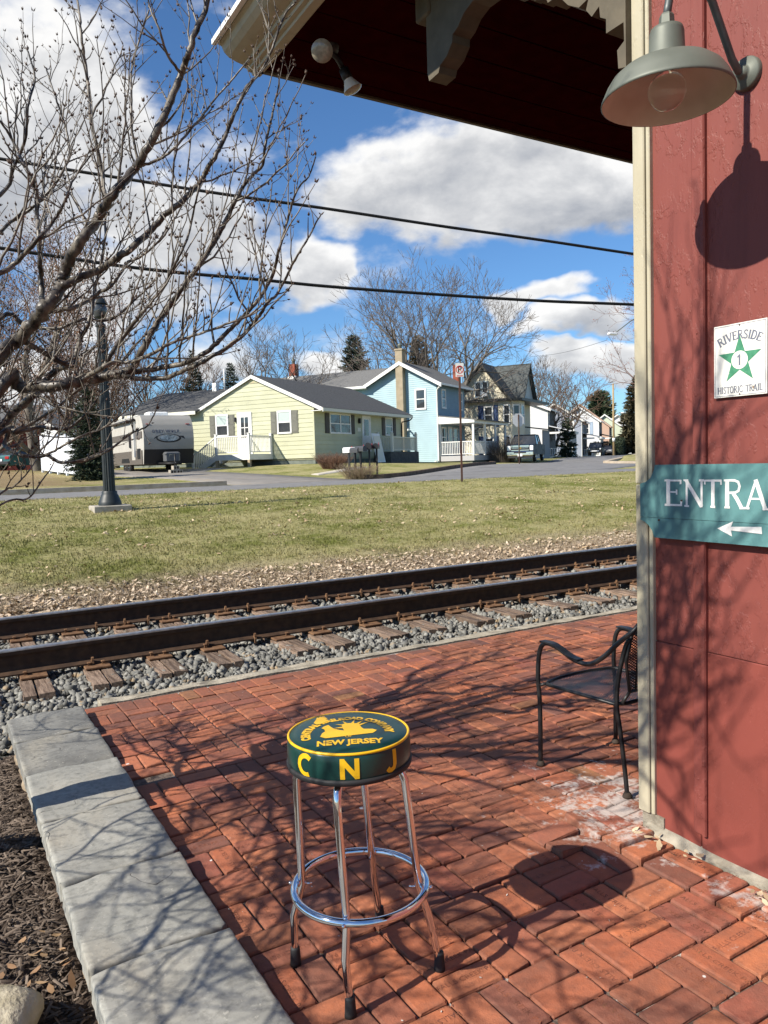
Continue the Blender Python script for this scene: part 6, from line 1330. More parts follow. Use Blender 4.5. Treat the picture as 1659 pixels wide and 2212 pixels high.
window(hc, G, .95, 1.85, 3.6, 5.25, w=.13); shutter(hc, G, .50, .93, 3.3, 5.3, M_NAVYS); shutter(hc, G, 1.87, 2.40, 3.3, 5.3, M_NAVYS)
window(hc, G, .95, 1.85, .5, 2.4, w=.13); shutter(hc, G, .50, .93, .3, 2.5, M_NAVYS); shutter(hc, G, 1.87, 2.40, .3, 2.5, M_NAVYS)
def free_window(parent, a, b_, z0, z1, w=.12):
    """window on a wall that runs between two local points (outward to the right of a->b)"""
    a, b_ = Vector((*a, 0)), Vector((*b_, 0)); d = (b_-a).normalized(); n_ = Vector((d.y, -d.x, 0)); L = (b_-a).length
    def q(m, s0, s1, zz0, zz1, o0, o1):
        c_ = [a+d*s+n_*o for o in (o1, o0) for s in (s0, s1)]; m.hexa([(c_[0].x, c_[0].y, zz0), (c_[1].x, c_[1].y, zz0), (c_[3].x, c_[3].y, zz0), (c_[2].x, c_[2].y, zz0), (c_[0].x, c_[0].y, zz1), (c_[1].x, c_[1].y, zz1), (c_[3].x, c_[3].y, zz1), (c_[2].x, c_[2].y, zz1)])
    m = MB(); q(m, 0, L, z0, z0+w, .0, .06); q(m, 0, L, z1-w, z1, .0, .06); q(m, 0, w, z0+w, z1-w, .0, .06); q(m, L-w, L, z0+w, z1-w, .0, .06); q(m, w, L-w, (z0+z1)/2-.04, (z0+z1)/2+.04, .0, .05); o = m.build('window', M_WHITE, parent)
    m = MB(); q(m, w, L-w, z0+w, z1-w, .005, .03); m.build('pane', M_GLASS, o)
for (z0, z1) in ((.5, 2.5), (3.5, 5.3)):
    free_window(hc, (.22, -.80), (.93, -1.21), z0, z1); free_window(hc, (1.2, -1.25), (2.2, -1.25), z0, z1); free_window(hc, (.04, .02), (.13, -.6), z0, z1, .1)
slab(hc, [(4.2, -2.6, 3.1), (6.8, -2.6, 3.1), (6.8, 0, 3.5), (4.2, 0, 3.5)], .1, M_ROOFC, 'entry_roof')
m = MB(); m.box(4.4, 6.6, -2.4, -2.3, .0, 3.0); m.build('entry_screen', mat('entry_grey', (.25, .26, .27), rough=.7), hc)

# ---------------------------------------------------------------- plainer houses farther down the street
def plain_house(name, label, u, v, dep, w, L, hE, hP, wall, side, roof, wins=(), sidewins=(), porch=None, trim=M_WHITE, over=.4, base=None, shut=None):
    p = pix(u, v, dep); b = gz(p.x, p.y)-.1 if base is None else base
    h = thing(name, label, 'house', (p.x, p.y, b), math.radians(40))
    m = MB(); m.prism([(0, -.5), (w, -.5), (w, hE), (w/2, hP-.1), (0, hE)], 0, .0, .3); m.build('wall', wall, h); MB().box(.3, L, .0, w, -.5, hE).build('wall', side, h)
    slab(h, [(-over, w/2, hP), (L+over, w/2, hP), (L+over, -over, hE-over*(hP-hE)/(w/2)), (-over, -over, hE-over*(hP-hE)/(w/2))], .09, roof); slab(h, [(-over, w/2+.003, hP), (L+over, w/2+.003, hP), (L+over, w+over, hE-over*(hP-hE)/(w/2)), (-over, w+over, hE-over*(hP-hE)/(w/2))], .09, roof)
    k = (hP-hE)/(w/2); rakeboard(h, (-over, hE-over*k-.02), (w/2, hP-.02), .28, -over-.05, -over+.02, trim); rakeboard(h, (w/2+.002, hP-.02), (w+over, hE-over*k-.02), .28, -over-.05, -over+.02, trim)
    MB().box(-over, L+over, -over-.08, -over, hE-over*k-.18, hE-over*k-.02).build('gutter', trim, h)
    fbox(MB(), R_, -.02, .14, -.1, hE, -.02, .04).build('corner_trim', trim, h)
    for (s0, s1, z0, z1) in wins:
        window(h, G, s0, s1, z0, z1, w=.2 if dep > 95 else .13)
        if shut: shutter(h, G, s0-.5, s0-.05, z0, z1, shut); shutter(h, G, s1+.05, s1+.5, z0, z1, shut)
    for (s0, s1, z0, z1) in sidewins: window(h, R_, s0, s1, z0, z1, w=.16)
    if porch:
        x0, x1, d, zr, pm = porch
        slab(h, [(x0-.2, 0, zr+.75), (x1, 0, zr+.75), (x1, -d-.3, zr+.05), (x0-.2, -d-.3, zr+.05)], .1, pm, 'porch_roof'); MB().box(x0-.2, x1, -d-.28, -d-.1, zr-.2, zr).build('porch_beam', trim, h); MB().box(x0-.2, x0-.05, -d-.2, 0, zr-.2, zr).build('porch_beam', trim, h)
        MB().box(x0, x1, -d, 0, -.4, .3).build('porch_floor', M_WHITE, h)
        nn = 4
        for q in range(nn): xx = x0+.1+(x1-x0-.3)*q/(nn-1); post(h, xx, -d+.05, .3, zr-.2, .10, M_WHITE, False, 'porch_post')
        railing(h, (x0+.1, -.1), (x0+.1, -d+.1), .3, .85, M_WHITE, n=10, bal=.03); railing(h, (x0+.2, -d+.05), (x1-.2, -d+.05), .3, .85, M_WHITE, n=24, bal=.03)
    return h
M_WSID = mat('white_siding', (0.66, 0.67, 0.68), (0.60, 0.61, 0.63), scale=1, rough=.6, bump=.3, bscale=3, bdist=.01, stretch=(.2, .2, 5)); M_GSID = mat('grey_blue_siding', (0.27, 0.30, 0.37), (0.25, 0.28, 0.34), scale=1, rough=.6); M_GSIDD = mat('siding_shaded', (.07, .075, .08), rough=.7)  # M_GSIDD: side walls away from the sun, shade painted into the siding colour
M_PINK = mat('salmon_siding', (.48, .33, .25), rough=.7); M_MINT = mat('pale_green_siding', (.52, .58, .46), rough=.7); M_BROWNR = mat('brown_roof', (.16, .115, .095), (.20, .145, .12), scale=2, rough=.9); M_TINR = mat('pale_metal_roof', (.55, .57, .60), rough=.5)
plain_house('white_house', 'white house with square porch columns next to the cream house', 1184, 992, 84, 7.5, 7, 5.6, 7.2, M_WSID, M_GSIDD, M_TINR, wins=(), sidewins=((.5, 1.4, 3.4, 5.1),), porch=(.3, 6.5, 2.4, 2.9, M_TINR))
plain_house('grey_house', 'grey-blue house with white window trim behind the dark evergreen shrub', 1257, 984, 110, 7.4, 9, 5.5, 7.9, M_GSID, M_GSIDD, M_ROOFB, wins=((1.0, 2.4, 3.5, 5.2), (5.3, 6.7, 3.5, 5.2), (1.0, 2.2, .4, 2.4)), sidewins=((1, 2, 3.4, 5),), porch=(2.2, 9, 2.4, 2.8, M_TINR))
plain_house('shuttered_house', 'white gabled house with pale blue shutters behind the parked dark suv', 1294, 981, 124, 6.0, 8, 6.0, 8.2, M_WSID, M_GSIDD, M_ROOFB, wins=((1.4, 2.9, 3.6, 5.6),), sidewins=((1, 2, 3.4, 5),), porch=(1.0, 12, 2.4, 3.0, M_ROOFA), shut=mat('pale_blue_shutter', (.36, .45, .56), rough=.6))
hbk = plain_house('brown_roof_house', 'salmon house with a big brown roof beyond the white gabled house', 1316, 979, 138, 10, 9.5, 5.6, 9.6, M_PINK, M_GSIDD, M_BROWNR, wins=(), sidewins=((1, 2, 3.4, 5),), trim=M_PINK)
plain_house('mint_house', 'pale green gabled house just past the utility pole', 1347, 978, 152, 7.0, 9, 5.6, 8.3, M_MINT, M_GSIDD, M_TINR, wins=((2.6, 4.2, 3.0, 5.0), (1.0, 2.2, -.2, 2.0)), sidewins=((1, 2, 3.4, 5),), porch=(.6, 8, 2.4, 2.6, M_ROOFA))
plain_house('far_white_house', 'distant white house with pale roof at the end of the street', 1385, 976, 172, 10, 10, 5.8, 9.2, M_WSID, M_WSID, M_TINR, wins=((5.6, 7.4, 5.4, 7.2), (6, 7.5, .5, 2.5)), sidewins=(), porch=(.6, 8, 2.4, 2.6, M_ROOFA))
# red barn at the far left
rbp = pix(-35, 1003, 62)
bn = thing('red_barn', 'dark red barn at the far left behind the teal car', 'barn', (rbp.x, rbp.y, gz(rbp.x, rbp.y)), math.radians(-8))
MB().box(-6, 4.2, 0, 7, -.5, 3.6).build('wall', mat('dark_red_boards', (.17, .03, .025), (.13, .025, .02), scale=3, rough=.8, bump=.4, bscale=5, bdist=.02, stretch=(6, 6, .2)), bn); slab(bn, [(-6.3, 3.5, 5.6), (4.5, 3.5, 5.6), (4.5, -.4, 3.45), (-6.3, -.4, 3.45)], .1, M_ROOFB); slab(bn, [(-6.3, 3.503, 5.6), (4.5, 3.503, 5.6), (4.5, 7.4, 3.45), (-6.3, 7.4, 3.45)], .1, M_ROOFB)
MB().box(-.5, 2.6, -.06, 0, -.3, 2.7).build('barn_door', mat('barn_door_red', (.12, .02, .018), rough=.8), bn)
# pale house glimpsed through the left trees
wh = plain_house('hidden_white_house', 'white house glimpsed through the twigs behind the white fence', 128, 1000, 95, 7, 8, 5.2, 7.6, M_WSID, M_WSID, M_ROOFB, wins=((2, 3, 3, 4.6), (5.6, 6.6, 3, 4.6)))
# ================================================================ TRAVEL TRAILER
tdir = math.radians(90+12)     # local x points to the trailer's front; front faces the street
fp = pix(366, 1021, 37.4)
tr = thing('travel_trailer', 'grey and white travel trailer parked beside the yellow house', 'trailer', (fp.x, fp.y, gz(fp.x, fp.y)-.02), math.radians(-78-12+0))
tr.scale = (1, 1, .9)
# local: x forward (towards the street), y across, z up ; body reaches back along -x
M_TBODY = mat('trailer_grey', (0.28, 0.27, 0.24), (0.31, 0.295, 0.265), scale=1.5, rough=.35, coat=.3); M_TWHITE = mat('trailer_white', (0.50, 0.48, 0.43), (0.45, 0.43, 0.385), scale=2, rough=.4); M_TDARK = mat('trailer_dark', (0.014, 0.014, 0.015), rough=.5); M_TBROWN = mat('trailer_brown', (.12, .105, .09), rough=.5)
HW = 1.22; B0, B1 = .50, 3.12
nose = [(-.62, B1), (-.30, B1-.03), (-.05, 2.88), (.12, 2.60), (.22, 2.25), (.25, 1.85), (.22, 1.45), (.19, 1.28)]; low = [(.19, 1.28), (.10, .95), (.0, B0)]
body = [(-7.2, B0), (-7.25, B1-.1), (-7.1, B1)]+nose+low[1:]
MB().prism([(x, z) for x, z in body], 1, -HW+.02, HW-.02).build('body', M_TWHITE, tr)
def nose_strip(path, name, material, off, y0, y1):
    m = MB(); P = []
    for i, (x, z) in enumerate(path):
        t = Vector((path[min(i+1, len(path)-1)][0]-path[max(i-1, 0)][0], path[min(i+1, len(path)-1)][1]-path[max(i-1, 0)][1])).normalized(); n_ = Vector((-t.y, t.x)); n_ = n_ if n_.x > 0 else -n_; 
        P += [(x+n_.x*off, y0, z+n_.y*off), (x+n_.x*off, y1, z+n_.y*off)]
    m.add(P, [(2*i, 2*i+1, 2*i+3, 2*i+2) for i in range(len(path)-1)], True); return m.build(name, material, tr)
def dense(path, n=4): return [((1-f)*path[i][0]+f*path[i+1][0], (1-f)*path[i][1]+f*path[i+1][1]) for i in range(len(path)-1) for f in np.linspace(0, 1, n, endpoint=False)]+[path[-1]]
nose_strip(dense(nose), 'front_cap', M_TBODY, .012, -HW+.02, HW-.02); nose_strip(dense(low), 'front_apron', M_TDARK, .014, -HW+.02, HW-.02)
def nose_at(z):
    zs = [p[1] for p in nose][::-1]; xs_ = [p[0] for p in nose][::-1]; return float(np.interp(z, zs, xs_))
def noseP(y, z, o=.02): return Vector((nose_at(z)+o, y, z))
m = MB()
for txt, y0_, al in (('GREY W', .08, 'RIGHT'), ('LF', .27, 'LEFT')):
    g = text_mesh(txt, .225, align=al, bold=.003, spacing=1.08)
    for v in g.vertices: v.co = noseP(y0_+v.co.x, 2.22+v.co.y, .022)
    mesh_into(m, g, Matrix.Identity(4))
m.build('lettering', mat('trailer_navy', (.045, .055, .09), rough=.5), tr, label='lettering GREY WOLF')
m = MB(); m.add([noseP(.175+.050*math.cos(a), 2.20+.045*math.sin(a), .022) for a in np.linspace(0, 2*PI, 12, endpoint=False)], [tuple(range(12))])
for a in (30, 70, 110, 150): m.add([noseP(.175+.070*math.cos(math.radians(a))+.020*math.cos(b_), 2.215+.075*math.sin(math.radians(a))+.022*math.sin(b_), .023) for b_ in np.linspace(0, 2*PI, 8, endpoint=False)], [tuple(range(8))])
m.build('paw_mark', MATS['trailer_navy'], tr)
def disc(cy_, cz_, ry, rz, o, material, name, cut=None):
    m = MB(); n = 28; m.add([noseP(cy_+ry*math.cos(a), cz_+rz*math.sin(a), o) for a in np.linspace(0, 2*PI, n, endpoint=False)], [tuple(range(n))]); return m.build(name, material, tr)
disc(-.02, 1.86, .60, .235, .020, M_TDARK, 'emblem_ring'); disc(-.04, 1.88, .52, .185, .023, M_TBODY, 'emblem_field'); disc(-.02, 1.86, .44, .17, .026, mat('emblem_grey', (.10, .12, .13), (.42, .47, .48), scale=9, rough=.5), 'emblem_head')
m = MB(); m.add([noseP(y, z, .024) for y, z in ((-.55, 2.0), (-.66, 1.93), (-.75, 1.80), (-.60, 1.90))], [(0, 1, 2, 3)]); m.add([noseP(y, z, .024) for y, z in ((.50, 1.98), (.70, 1.98), (.78, 1.80), (.60, 1.90))], [(0, 1, 2, 3)]); m.build('emblem_sweep', M_TDARK, tr)
for (y, z) in ((-.95, 2.62), (.95, 2.62)): m = MB(); m.bbox(nose_at(z)+.01, nose_at(z)+.05, y-.09, y+.09, z-.02, z+.02, .005); m.build('marker_light', mat('red_marker', (.45, .02, .02), rough=.3), tr)
SID = ('y', -HW+.02)     # left-hand side in the picture is the camera-left side of the trailer
MB().box(-7.15, -.10, -HW-.02, -HW+.02, B0, 1.25).build('lower_side', M_TBROWN, tr); MB().box(-7.15, -.05, -HW-.016, -HW+.02, 1.9, 2.25).build('brown_stripe', M_TBROWN, tr)
MB().box(-7.2, -.5, HW-.02, HW+.02, B0, 1.25).build('lower_side', M_TBROWN, tr); MB().box(-7.2, -.05, HW-.02, HW+.016, 1.9, 2.25).build('brown_stripe', M_TBROWN, tr)
for sgn in (1, -1):
    y = sgn*HW
    MB().box(-2.15, -1.45, y, y+sgn*.03, .75, 2.75).build('door', M_TWHITE, tr); MB().box(-2.7, -2.22, y, y+sgn*.035, 1.45, 2.3).build('side_window', M_GLASS, tr); MB().box(-1.0, -.45, y, y+sgn*.035, .8, 1.35).build('hatch', M_TDARK, tr)
    MB().tube([(-6.3, y+sgn*.09, 2.92), (-1.2, y+sgn*.09, 2.92)], .09, 10).build('awning', M_TDARK, tr); MB().box(-1.35, -1.28, y, y+sgn*.12, .9, 2.95).build('awning_arm', M_WHITE, tr)
    for x in (-3.25, -4.1):
        w = MB().lathe([(.12, -.1), (.30, -.11), (.36, -.08), (.37, 0), (.36, .08), (.30, .11), (.2, .1)], 26, (x, y-sgn*.12, .37), axis=1).build('wheel', M_RUB, tr); MB().lathe([(0, sgn*.06), (.06, sgn*.09), (.12, sgn*.07), (.2, sgn*.10), (.215, sgn*.08)], 20, (x, y-sgn*.12, .37), axis=1).build('rim', M_CHROME, w)
    MB().prism([(-4.6, .62), (-4.45, .86), (-2.9, .86), (-2.75, .62)], 1, y-sgn*.02, y+sgn*.035).build('fender', M_TDARK, tr)
MB().bbox(-2.4, -1.5, -.5, .5, B1, B1+.28, .06).build('air_conditioner', M_WHITE, tr); MB().bbox(-4.4, -4.0, -.3, .3, B1, B1+.12, .03).build('roof_vent', M_WHITE, tr); MB().box(-7.1, -.6, -HW, HW, B1-.005, B1+.02).build('roof_edge', M_WHITE, tr)
MB().box(-6.8, .1, -.6, .6, .45, .62).build('chassis', M_TDARK, tr)
for s in (-.55, .55): MB().tube([(.0, s, .53), (1.15, 0, .50)], .05, 8).build('a_frame', M_TDARK, tr)
m = MB(); m.bbox(.30, .75, -.36, .36, .58, 1.12, .06); m.box(.28, .77, -.37, .37, .98, 1.0); m.build('gas_bottle_cover', mat('cover_grey', (.11, .115, .12), rough=.5), tr)
MB().tube([(1.1, 0, .1), (1.1, 0, 1.0)], .045, 10).build('tongue_jack', M_TDARK, tr); MB().tube([(1.1, 0, .95), (1.1, -.25, .95), (1.1, -.25, .85)], .015, 6).build('jack_crank', M_GALV, tr); MB().lathe([(0, .50), (.05, .50), (.05, .42), (0, .42)], 10, (1.25, 0, .06)).build('coupler', M_TDARK, tr)
cbp = tr.location+Vector((math.cos(math.radians(-90))*1.1, math.sin(math.radians(-90))*1.1, 0))
for k, (dx, z, lab) in enumerate(((-.15, 0, 'pale concrete block under the trailer jack, left of the lower pair'), (.15, 0, 'pale concrete block under the trailer jack, right of the lower pair'), (0, .2, 'pale concrete block on top of two others under the trailer jack'))):
    cb = thing('concrete_block', lab, 'block', (cbp.x+dx, cbp.y, tr.location.z-.05+z), group='blocks under the trailer jack'); m = MB(); 
    for (x0, x1, z0, z1) in ((-.14, .14, 0, .035), (-.14, .14, .155, .19), (-.14, -.105, .035, .155), (.105, .14, .035, .155), (-.018, .018, .035, .155)): m.box(x0, x1, -.2, .2, z0, z1)
    m.build('block_body', M_CONC, cb)

# ================================================================ VEHICLES
def car_paint(name, c): return mat(name, c, rough=.5, spec=.10)
M_TYRE = mat('tyre', (.016, .016, .017), rough=.8); M_RIM = mat('alloy_rim', (.45, .45, .47), rough=.25, metal=.9); M_LAMP = mat('headlamp', (.75, .78, .8), rough=.08, spec=.8); M_PLASTIC = mat('dark_plastic', (.02, .02, .022), rough=.6); M_PLATE = mat('number_plate', (.75, .76, .78), rough=.4); M_TAIL = mat('tail_lamp', (.35, .015, .015), rough=.2)
def vehicle(name, label, cat, p, rz, prof, W, paint, green, wheels, wr, front, group=None):
    """side profile prism for the body, tapered glasshouse, wheels with rims; x forward, z up"""
    v = thing(name, label, cat, (p.x, p.y, gz(p.x, p.y)+.055), rz, group); w = W/2
    m = MB(); n = len(prof); ins = lambda z: w-.06*max(0, (z-.9))-.05*max(0, .5-z)
    P = [(x, -ins(z), z) for x, z in prof]+[(x, -ins(z)*.97+.0, z) for x, z in prof]
    P = [(x, -ins(z), z) for x, z in prof]+[(x, ins(z), z) for x, z in prof]; m.add(P, [tuple(range(n)), tuple(range(2*n-1, n-1, -1))]+[(i, n+i, n+(i+1) % n, (i+1) % n) for i in range(n)]); m.build('body', paint, v)
    gb = [(x, z) for x, z in green]; k = len(gb); zb, zt = min(z for _, z in gb), max(z for _, z in gb); wi = lambda z: w*.94-(w*.20)*(z-zb)/(zt-zb)
    m = MB(); P = [(x, -wi(z), z) for x, z in gb]+[(x, wi(z), z) for x, z in gb]; m.add(P, [tuple(range(k)), tuple(range(2*k-1, k-1, -1))]+[(i, k+i, k+(i+1) % k, (i+1) % k) for i in range(k)]); m.build('windows', M_GLASS, v)
    # roof skin and pillars
    top = [p_ for p_ in gb if p_[1] > zt-.08]; x0, x1 = min(p_[0] for p_ in top), max(p_[0] for p_ in top); wt = wi(zt)
    m = MB(); m.bbox(x0-.03, x1+.03, -wt-.02, wt+.02, zt-.03, zt+.035, .015); m.build('roof', paint, v)
    lo = sorted([p_ for p_ in gb if p_[1] < zb+.05]); xr, xf = lo[0][0], lo[-1][0]
    for s in (-1, 1):
        for (xa, za, xb_, zb_) in ((xf, zb, x1, zt), (xr, zb, x0, zt), ((xf+xr)/2-.05, zb, (x0+x1)/2-.05, zt)): MB().tube([(xa, s*wi(za)*1.005, za), (xb_, s*wi(zb_)*1.01, zb_)], .04, 6).build('pillar', paint, v)
        for x in wheels:
            wh_ = MB().lathe([(wr*.35, -.10), (wr*.85, -.115), (wr*.98, -.09), (wr, 0), (wr*.98, .09), (wr*.85, .115), (wr*.35, .10)], 24, (x, s*(w-.12), wr), axis=1).build('wheel', M_TYRE, v); MB().lathe([(0, s*.085), (wr*.2, s*.10), (wr*.5, s*.085), (wr*.64, s*.118)], 18, (x, s*(w-.12), wr), axis=1).build('rim', M_RIM, wh_)
            m = MB(); m.add([(x+wr*1.18*math.cos(a), s*(w+.004), wr+wr*1.18*math.sin(a)) for a in np.linspace(0, PI, 11)]+[(x+wr*1.18*math.cos(a), s*(w-.10), wr+wr*1.18*math.sin(a)) for a in np.linspace(0, PI, 11)], [(i, i+1, 12+i, 11+i) for i in range(10)]); m.build('wheel_arch', M_PLASTIC, v)
        MB().bbox(xf-.35, xf-.15, s*(w+.02), s*(w+.22), zb-.02, zb+.2, .02).build('mirror', M_PLASTIC, v)
    front(v, w); return v
# pickup
def truck_front(v, w):
    xf = 2.98
    MB().bbox(xf-.02, xf+.06, -.62, .62, .98, 1.02, .01).build('grille_bar', M_CHROME, v); MB().box(xf-.05, xf+.02, -.68, .68, .78, 1.20).build('grille', M_PLASTIC, v)
    for z in (.84, 1.10, 1.17): MB().bbox(xf, xf+.05, -.66, .66, z-.03, z+.03, .008).build('grille_bar', M_CHROME, v)
    m = MB(); m.box(xf+.055, xf+.075, -.10, .10, .965, 1.025); m.build('emblem', mat('gold_emblem', (.7, .45, .08), rough=.3, metal=.6), v)
    for s in (-1, 1): MB().bbox(xf-.16, xf+.01, s*.68, s*.97, .80, 1.18, .03).build('headlight', M_LAMP, v); MB().bbox(xf+.06, xf+.12, s*.62, s*.80, .47, .60, .02).build('fog_lamp', M_LAMP, v)
    m = MB(); m.bbox(xf-.08, xf+.12, -.99, .99, .45, .76, .05); m.build('bumper', M_CHROME, v); MB().box(xf+.115, xf+.13, -.45, .45, .62, .72).build('bumper_slot', M_PLASTIC, v); MB().box(xf+.12, xf+.14, -.17, .17, .40, .58).build('number_plate', M_PLATE, v); MB().box(xf-.3, xf+.05, -.9, .9, .28, .46).build('valance', M_PLASTIC, v)
    for s in (-1, 1): MB().box(-1.0, -.96, s*.99, s*1.005, .6, 1.2).build('door_gap', M_PLASTIC, v); MB().box(.3, .34, s*.99, s*1.005, .6, 1.2).build('door_gap', M_PLASTIC, v)
tprof = [(-3.0, .62), (-3.02, 1.28), (-1.05, 1.30), (-1.0, 1.26), (1.35, 1.28), (2.0, 1.30), (2.75, 1.26), (2.96, 1.18), (3.0, .70), (2.9, .52), (-2.9, .52)]
tgreen = [(-1.05, 1.27), (-1.0, 1.93), (-.8, 1.99), (.55, 2.0), (.75, 1.94), (1.45, 1.28)]
US = Vector((math.cos(math.radians(40)), math.sin(math.radians(40)), 0)); RZ_S = math.radians(40)+PI
p = pix(1124, 998, 56.5)+US*3.0
vehicle('pickup_truck', 'dark blue pickup truck with chrome grille parked in front of the cream house', 'truck', p, RZ_S, tprof, 2.02, car_paint('truck_navy', (.010, .020, .038)), tgreen, (1.95, -1.95), .42, truck_front)
def suv_front(v, w):
    xf = 2.2; MB().box(xf-.05, xf+.02, -.55, .55, .78, .98).build('grille', M_PLASTIC, v)
    for k in range(7): MB().box(xf+.015, xf+.035, -.48+.16*k-.02, -.48+.16*k+.02, .79, .97).build('grille_bar', M_CHROME, v)
    for s in (-1, 1): MB().lathe([(0, .04), (.1, .03), (.12, -.05)], 16, (xf, s*.70, .88), axis=0).build('headlight', M_LAMP, v)
    MB().bbox(xf-.1, xf+.08, -.9, .9, .42, .72, .04).build('bumper', M_PLASTIC, v); MB().box(xf+.06, xf+.09, -.55, .55, .56, .70).build('number_plate', M_PLATE, v)
sprof = [(-2.2, .55), (-2.25, .95), (-2.2, 1.08), (1.0, 1.10), (1.9, 1.05), (2.18, .95), (2.22, .60), (2.1, .40), (-2.1, .40)]; sgreen = [(-2.2, 1.06), (-1.95, 1.68), (-1.6, 1.74), (.25, 1.74), (.45, 1.68), (1.1, 1.08)]
p = pix(1285, 984, 101)+US*2.2
vehicle('suv', 'black suv with round headlamps parked facing down the street', 'car', p, RZ_S, sprof, 1.88, car_paint('suv_black', (.012, .016, .016)), sgreen, (1.4, -1.35), .36, suv_front, 'cars parked along the kerb')
cprof = [(-2.3, .55), (-2.34, .85), (-2.25, .98), (-1.5, 1.0), (1.1, .98), (1.95, .86), (2.25, .70), (2.3, .50), (2.2, .32), (-2.2, .32)]; cgreen = [(-1.75, .98), (-1.05, 1.38), (-.7, 1.43), (.3, 1.43), (.55, 1.38), (1.25, .96)]
def sedan_front(v, w):
    for s in (-1, 1): MB().bbox(2.1, 2.24, s*.45, s*.80, .62, .76, .02).build('headlight', M_LAMP, v); MB().bbox(-2.36, -2.26, s*.50, s*.84, .72, .90, .02).build('tail_light', M_TAIL, v)
    MB().box(-2.36, -2.33, -.26, .26, .60, .74).build('number_plate', M_PLATE, v); MB().bbox(-2.42, -2.25, -.84, .84, .36, .58, .04).build('bumper', M_PLASTIC, v); MB().bbox(2.2, 2.36, -.84, .84, .36, .56, .04).build('bumper', M_PLASTIC, v)
p = pix(1308, 983, 112)+US*2.2
vehicle('grey_car', 'grey car parked behind the black suv, mostly hidden', 'car', p, RZ_S, cprof, 1.78, car_paint('car_grey', (.14, .145, .15)), cgreen, (1.4, -1.35), .32, sedan_front, 'cars parked along the kerb')
p = pix(45, 1008, 50)+Vector((.6, 1.4, 0))
vehicle('teal_car', 'teal sedan seen from behind at the far left near the red barn', 'car', p, math.radians(38), cprof, 1.78, car_paint('car_teal', (.05, .13, .14)), cgreen, (1.4, -1.35), .32, sedan_front)

# ================================================================ FENCE, SIGNS, MAILBOXES, POLE
fA = pix(93, 1020, 40.6); fB = pix(168, 1034, 34.8); d = Vector((fB.x-fA.x, fB.y-fA.y, 0)); Lf = d.length; an = math.atan2(d.y, d.x)
fn = thing('white_fence', 'white vinyl privacy fence behind the spruce', 'fence', (fA.x, fA.y, gz(fA.x, fA.y)), an); M_VINYLW = mat('white_vinyl', (.76, .78, .82), rough=.4)
nb = int(Lf/.16); slope = gz(fB.x, fB.y)-gz(fA.x, fA.y); bm_ = MB(); bm_.bbox(0, .152, -.012, .012, .1, 1.85, .006); bme = bm_.mesh('fence_board')
for i in range(nb): link('fence_board', bme, M_VINYLW, fn, loc=(i*.16, 0, slope*i/nb))
for i in range(0, nb+1, max(1, nb//4)): MB().bbox(i*.16-.06, i*.16+.06, -.06, .06, -.2+slope*i/nb, 1.95+slope*i/nb, .015).build('fence_post', M_VINYLW, fn)
for z in (.12, 1.78): m = MB(); m.hexa([(0, -.03, z), (Lf, -.03, z+slope), (Lf, .03, z+slope), (0, .03, z), (0, -.03, z+.1), (Lf, -.03, z+slope+.1), (Lf, .03, z+slope+.1), (0, .03, z+.1)]); m.build('fence_rail', M_VINYLW, fn)
M_RPOST = mat('rusty_sign_post', (.10, .045, .03), (.06, .035, .028), scale=3, rough=.85, col3=(.14, .13, .10), scale3=.6, t3=.55)
np_ = pix(998, 1040, 25); nz_ = gz(np_.x, np_.y)
ns = thing('no_parking_sign', 'no parking sign on a tall rusty post at the edge of the grass', 'sign', (np_.x, np_.y, nz_), math.radians(-30.5+10))
MB().prism([(-.03, -.02), (.03, -.02), (.03, .02), (.022, .02), (.022, -.012), (-.022, -.012), (-.022, .02), (-.03, .02)], 2, -.3, 3.75).build('post', M_RPOST, ns)
sz0, sz1, sw = 3.36, 3.80, .135
MB().bbox(-sw, sw, -.035, -.030, sz0, sz1, .0015).build('plate', M_ENAMEL, ns); scz = (sz0+sz1)/2+.015
def ring2(m, r0, r1, y, n=32): m.add([(r*math.cos(2*PI*k/n), y, scz+r*math.sin(2*PI*k/n)) for r in (r0, r1) for k in range(n)], [(k, (k+1) % n, n+(k+1) % n, n+k) for k in range(n)])
g = text_mesh('P', .27, bold=.006); m = MB()
for v in g.vertices: v.co = Vector((v.co.x, -.0365, scz+v.co.y))
mesh_into(m, g, Matrix.Identity(4)); m.build('letter', M_BLK, ns, label='letter P')
m = MB(); ring2(m, .105, .130, -.0375); m.add([(-.085, -.0378, scz+.10), (-.10, -.0378, scz+.085), (.085, -.0378, scz-.10), (.10, -.0378, scz-.085)], [(0, 1, 2, 3)]); m.build('red_circle_slash', mat('sign_red', (.55, .03, .035), rough=.5), ns)
m = MB(); m.box(-.10, .10, -.0365, -.0360, sz0+.02, sz0+.05); m.build('arrow_bar', MATS['sign_red'], ns)
sp_ = pix(1122, 1000, 46); 
ss = thing('stop_sign', 'blank white back of a stop sign on a thin post by the blue porch', 'sign', (sp_.x, sp_.y, gz(sp_.x, sp_.y)), math.radians(-10)); MB().box(-.03, .03, -.025, .025, -.3, 2.95).build('post', M_RPOST, ss)
m = MB(); m.prism([(.42*math.cos(PI/8+k*PI/4), 2.62+.42*math.sin(PI/8+k*PI/4)) for k in range(8)], 1, .026, .03); m.build('plate', mat('sign_aluminium', (.62, .62, .60), rough=.6), ss)
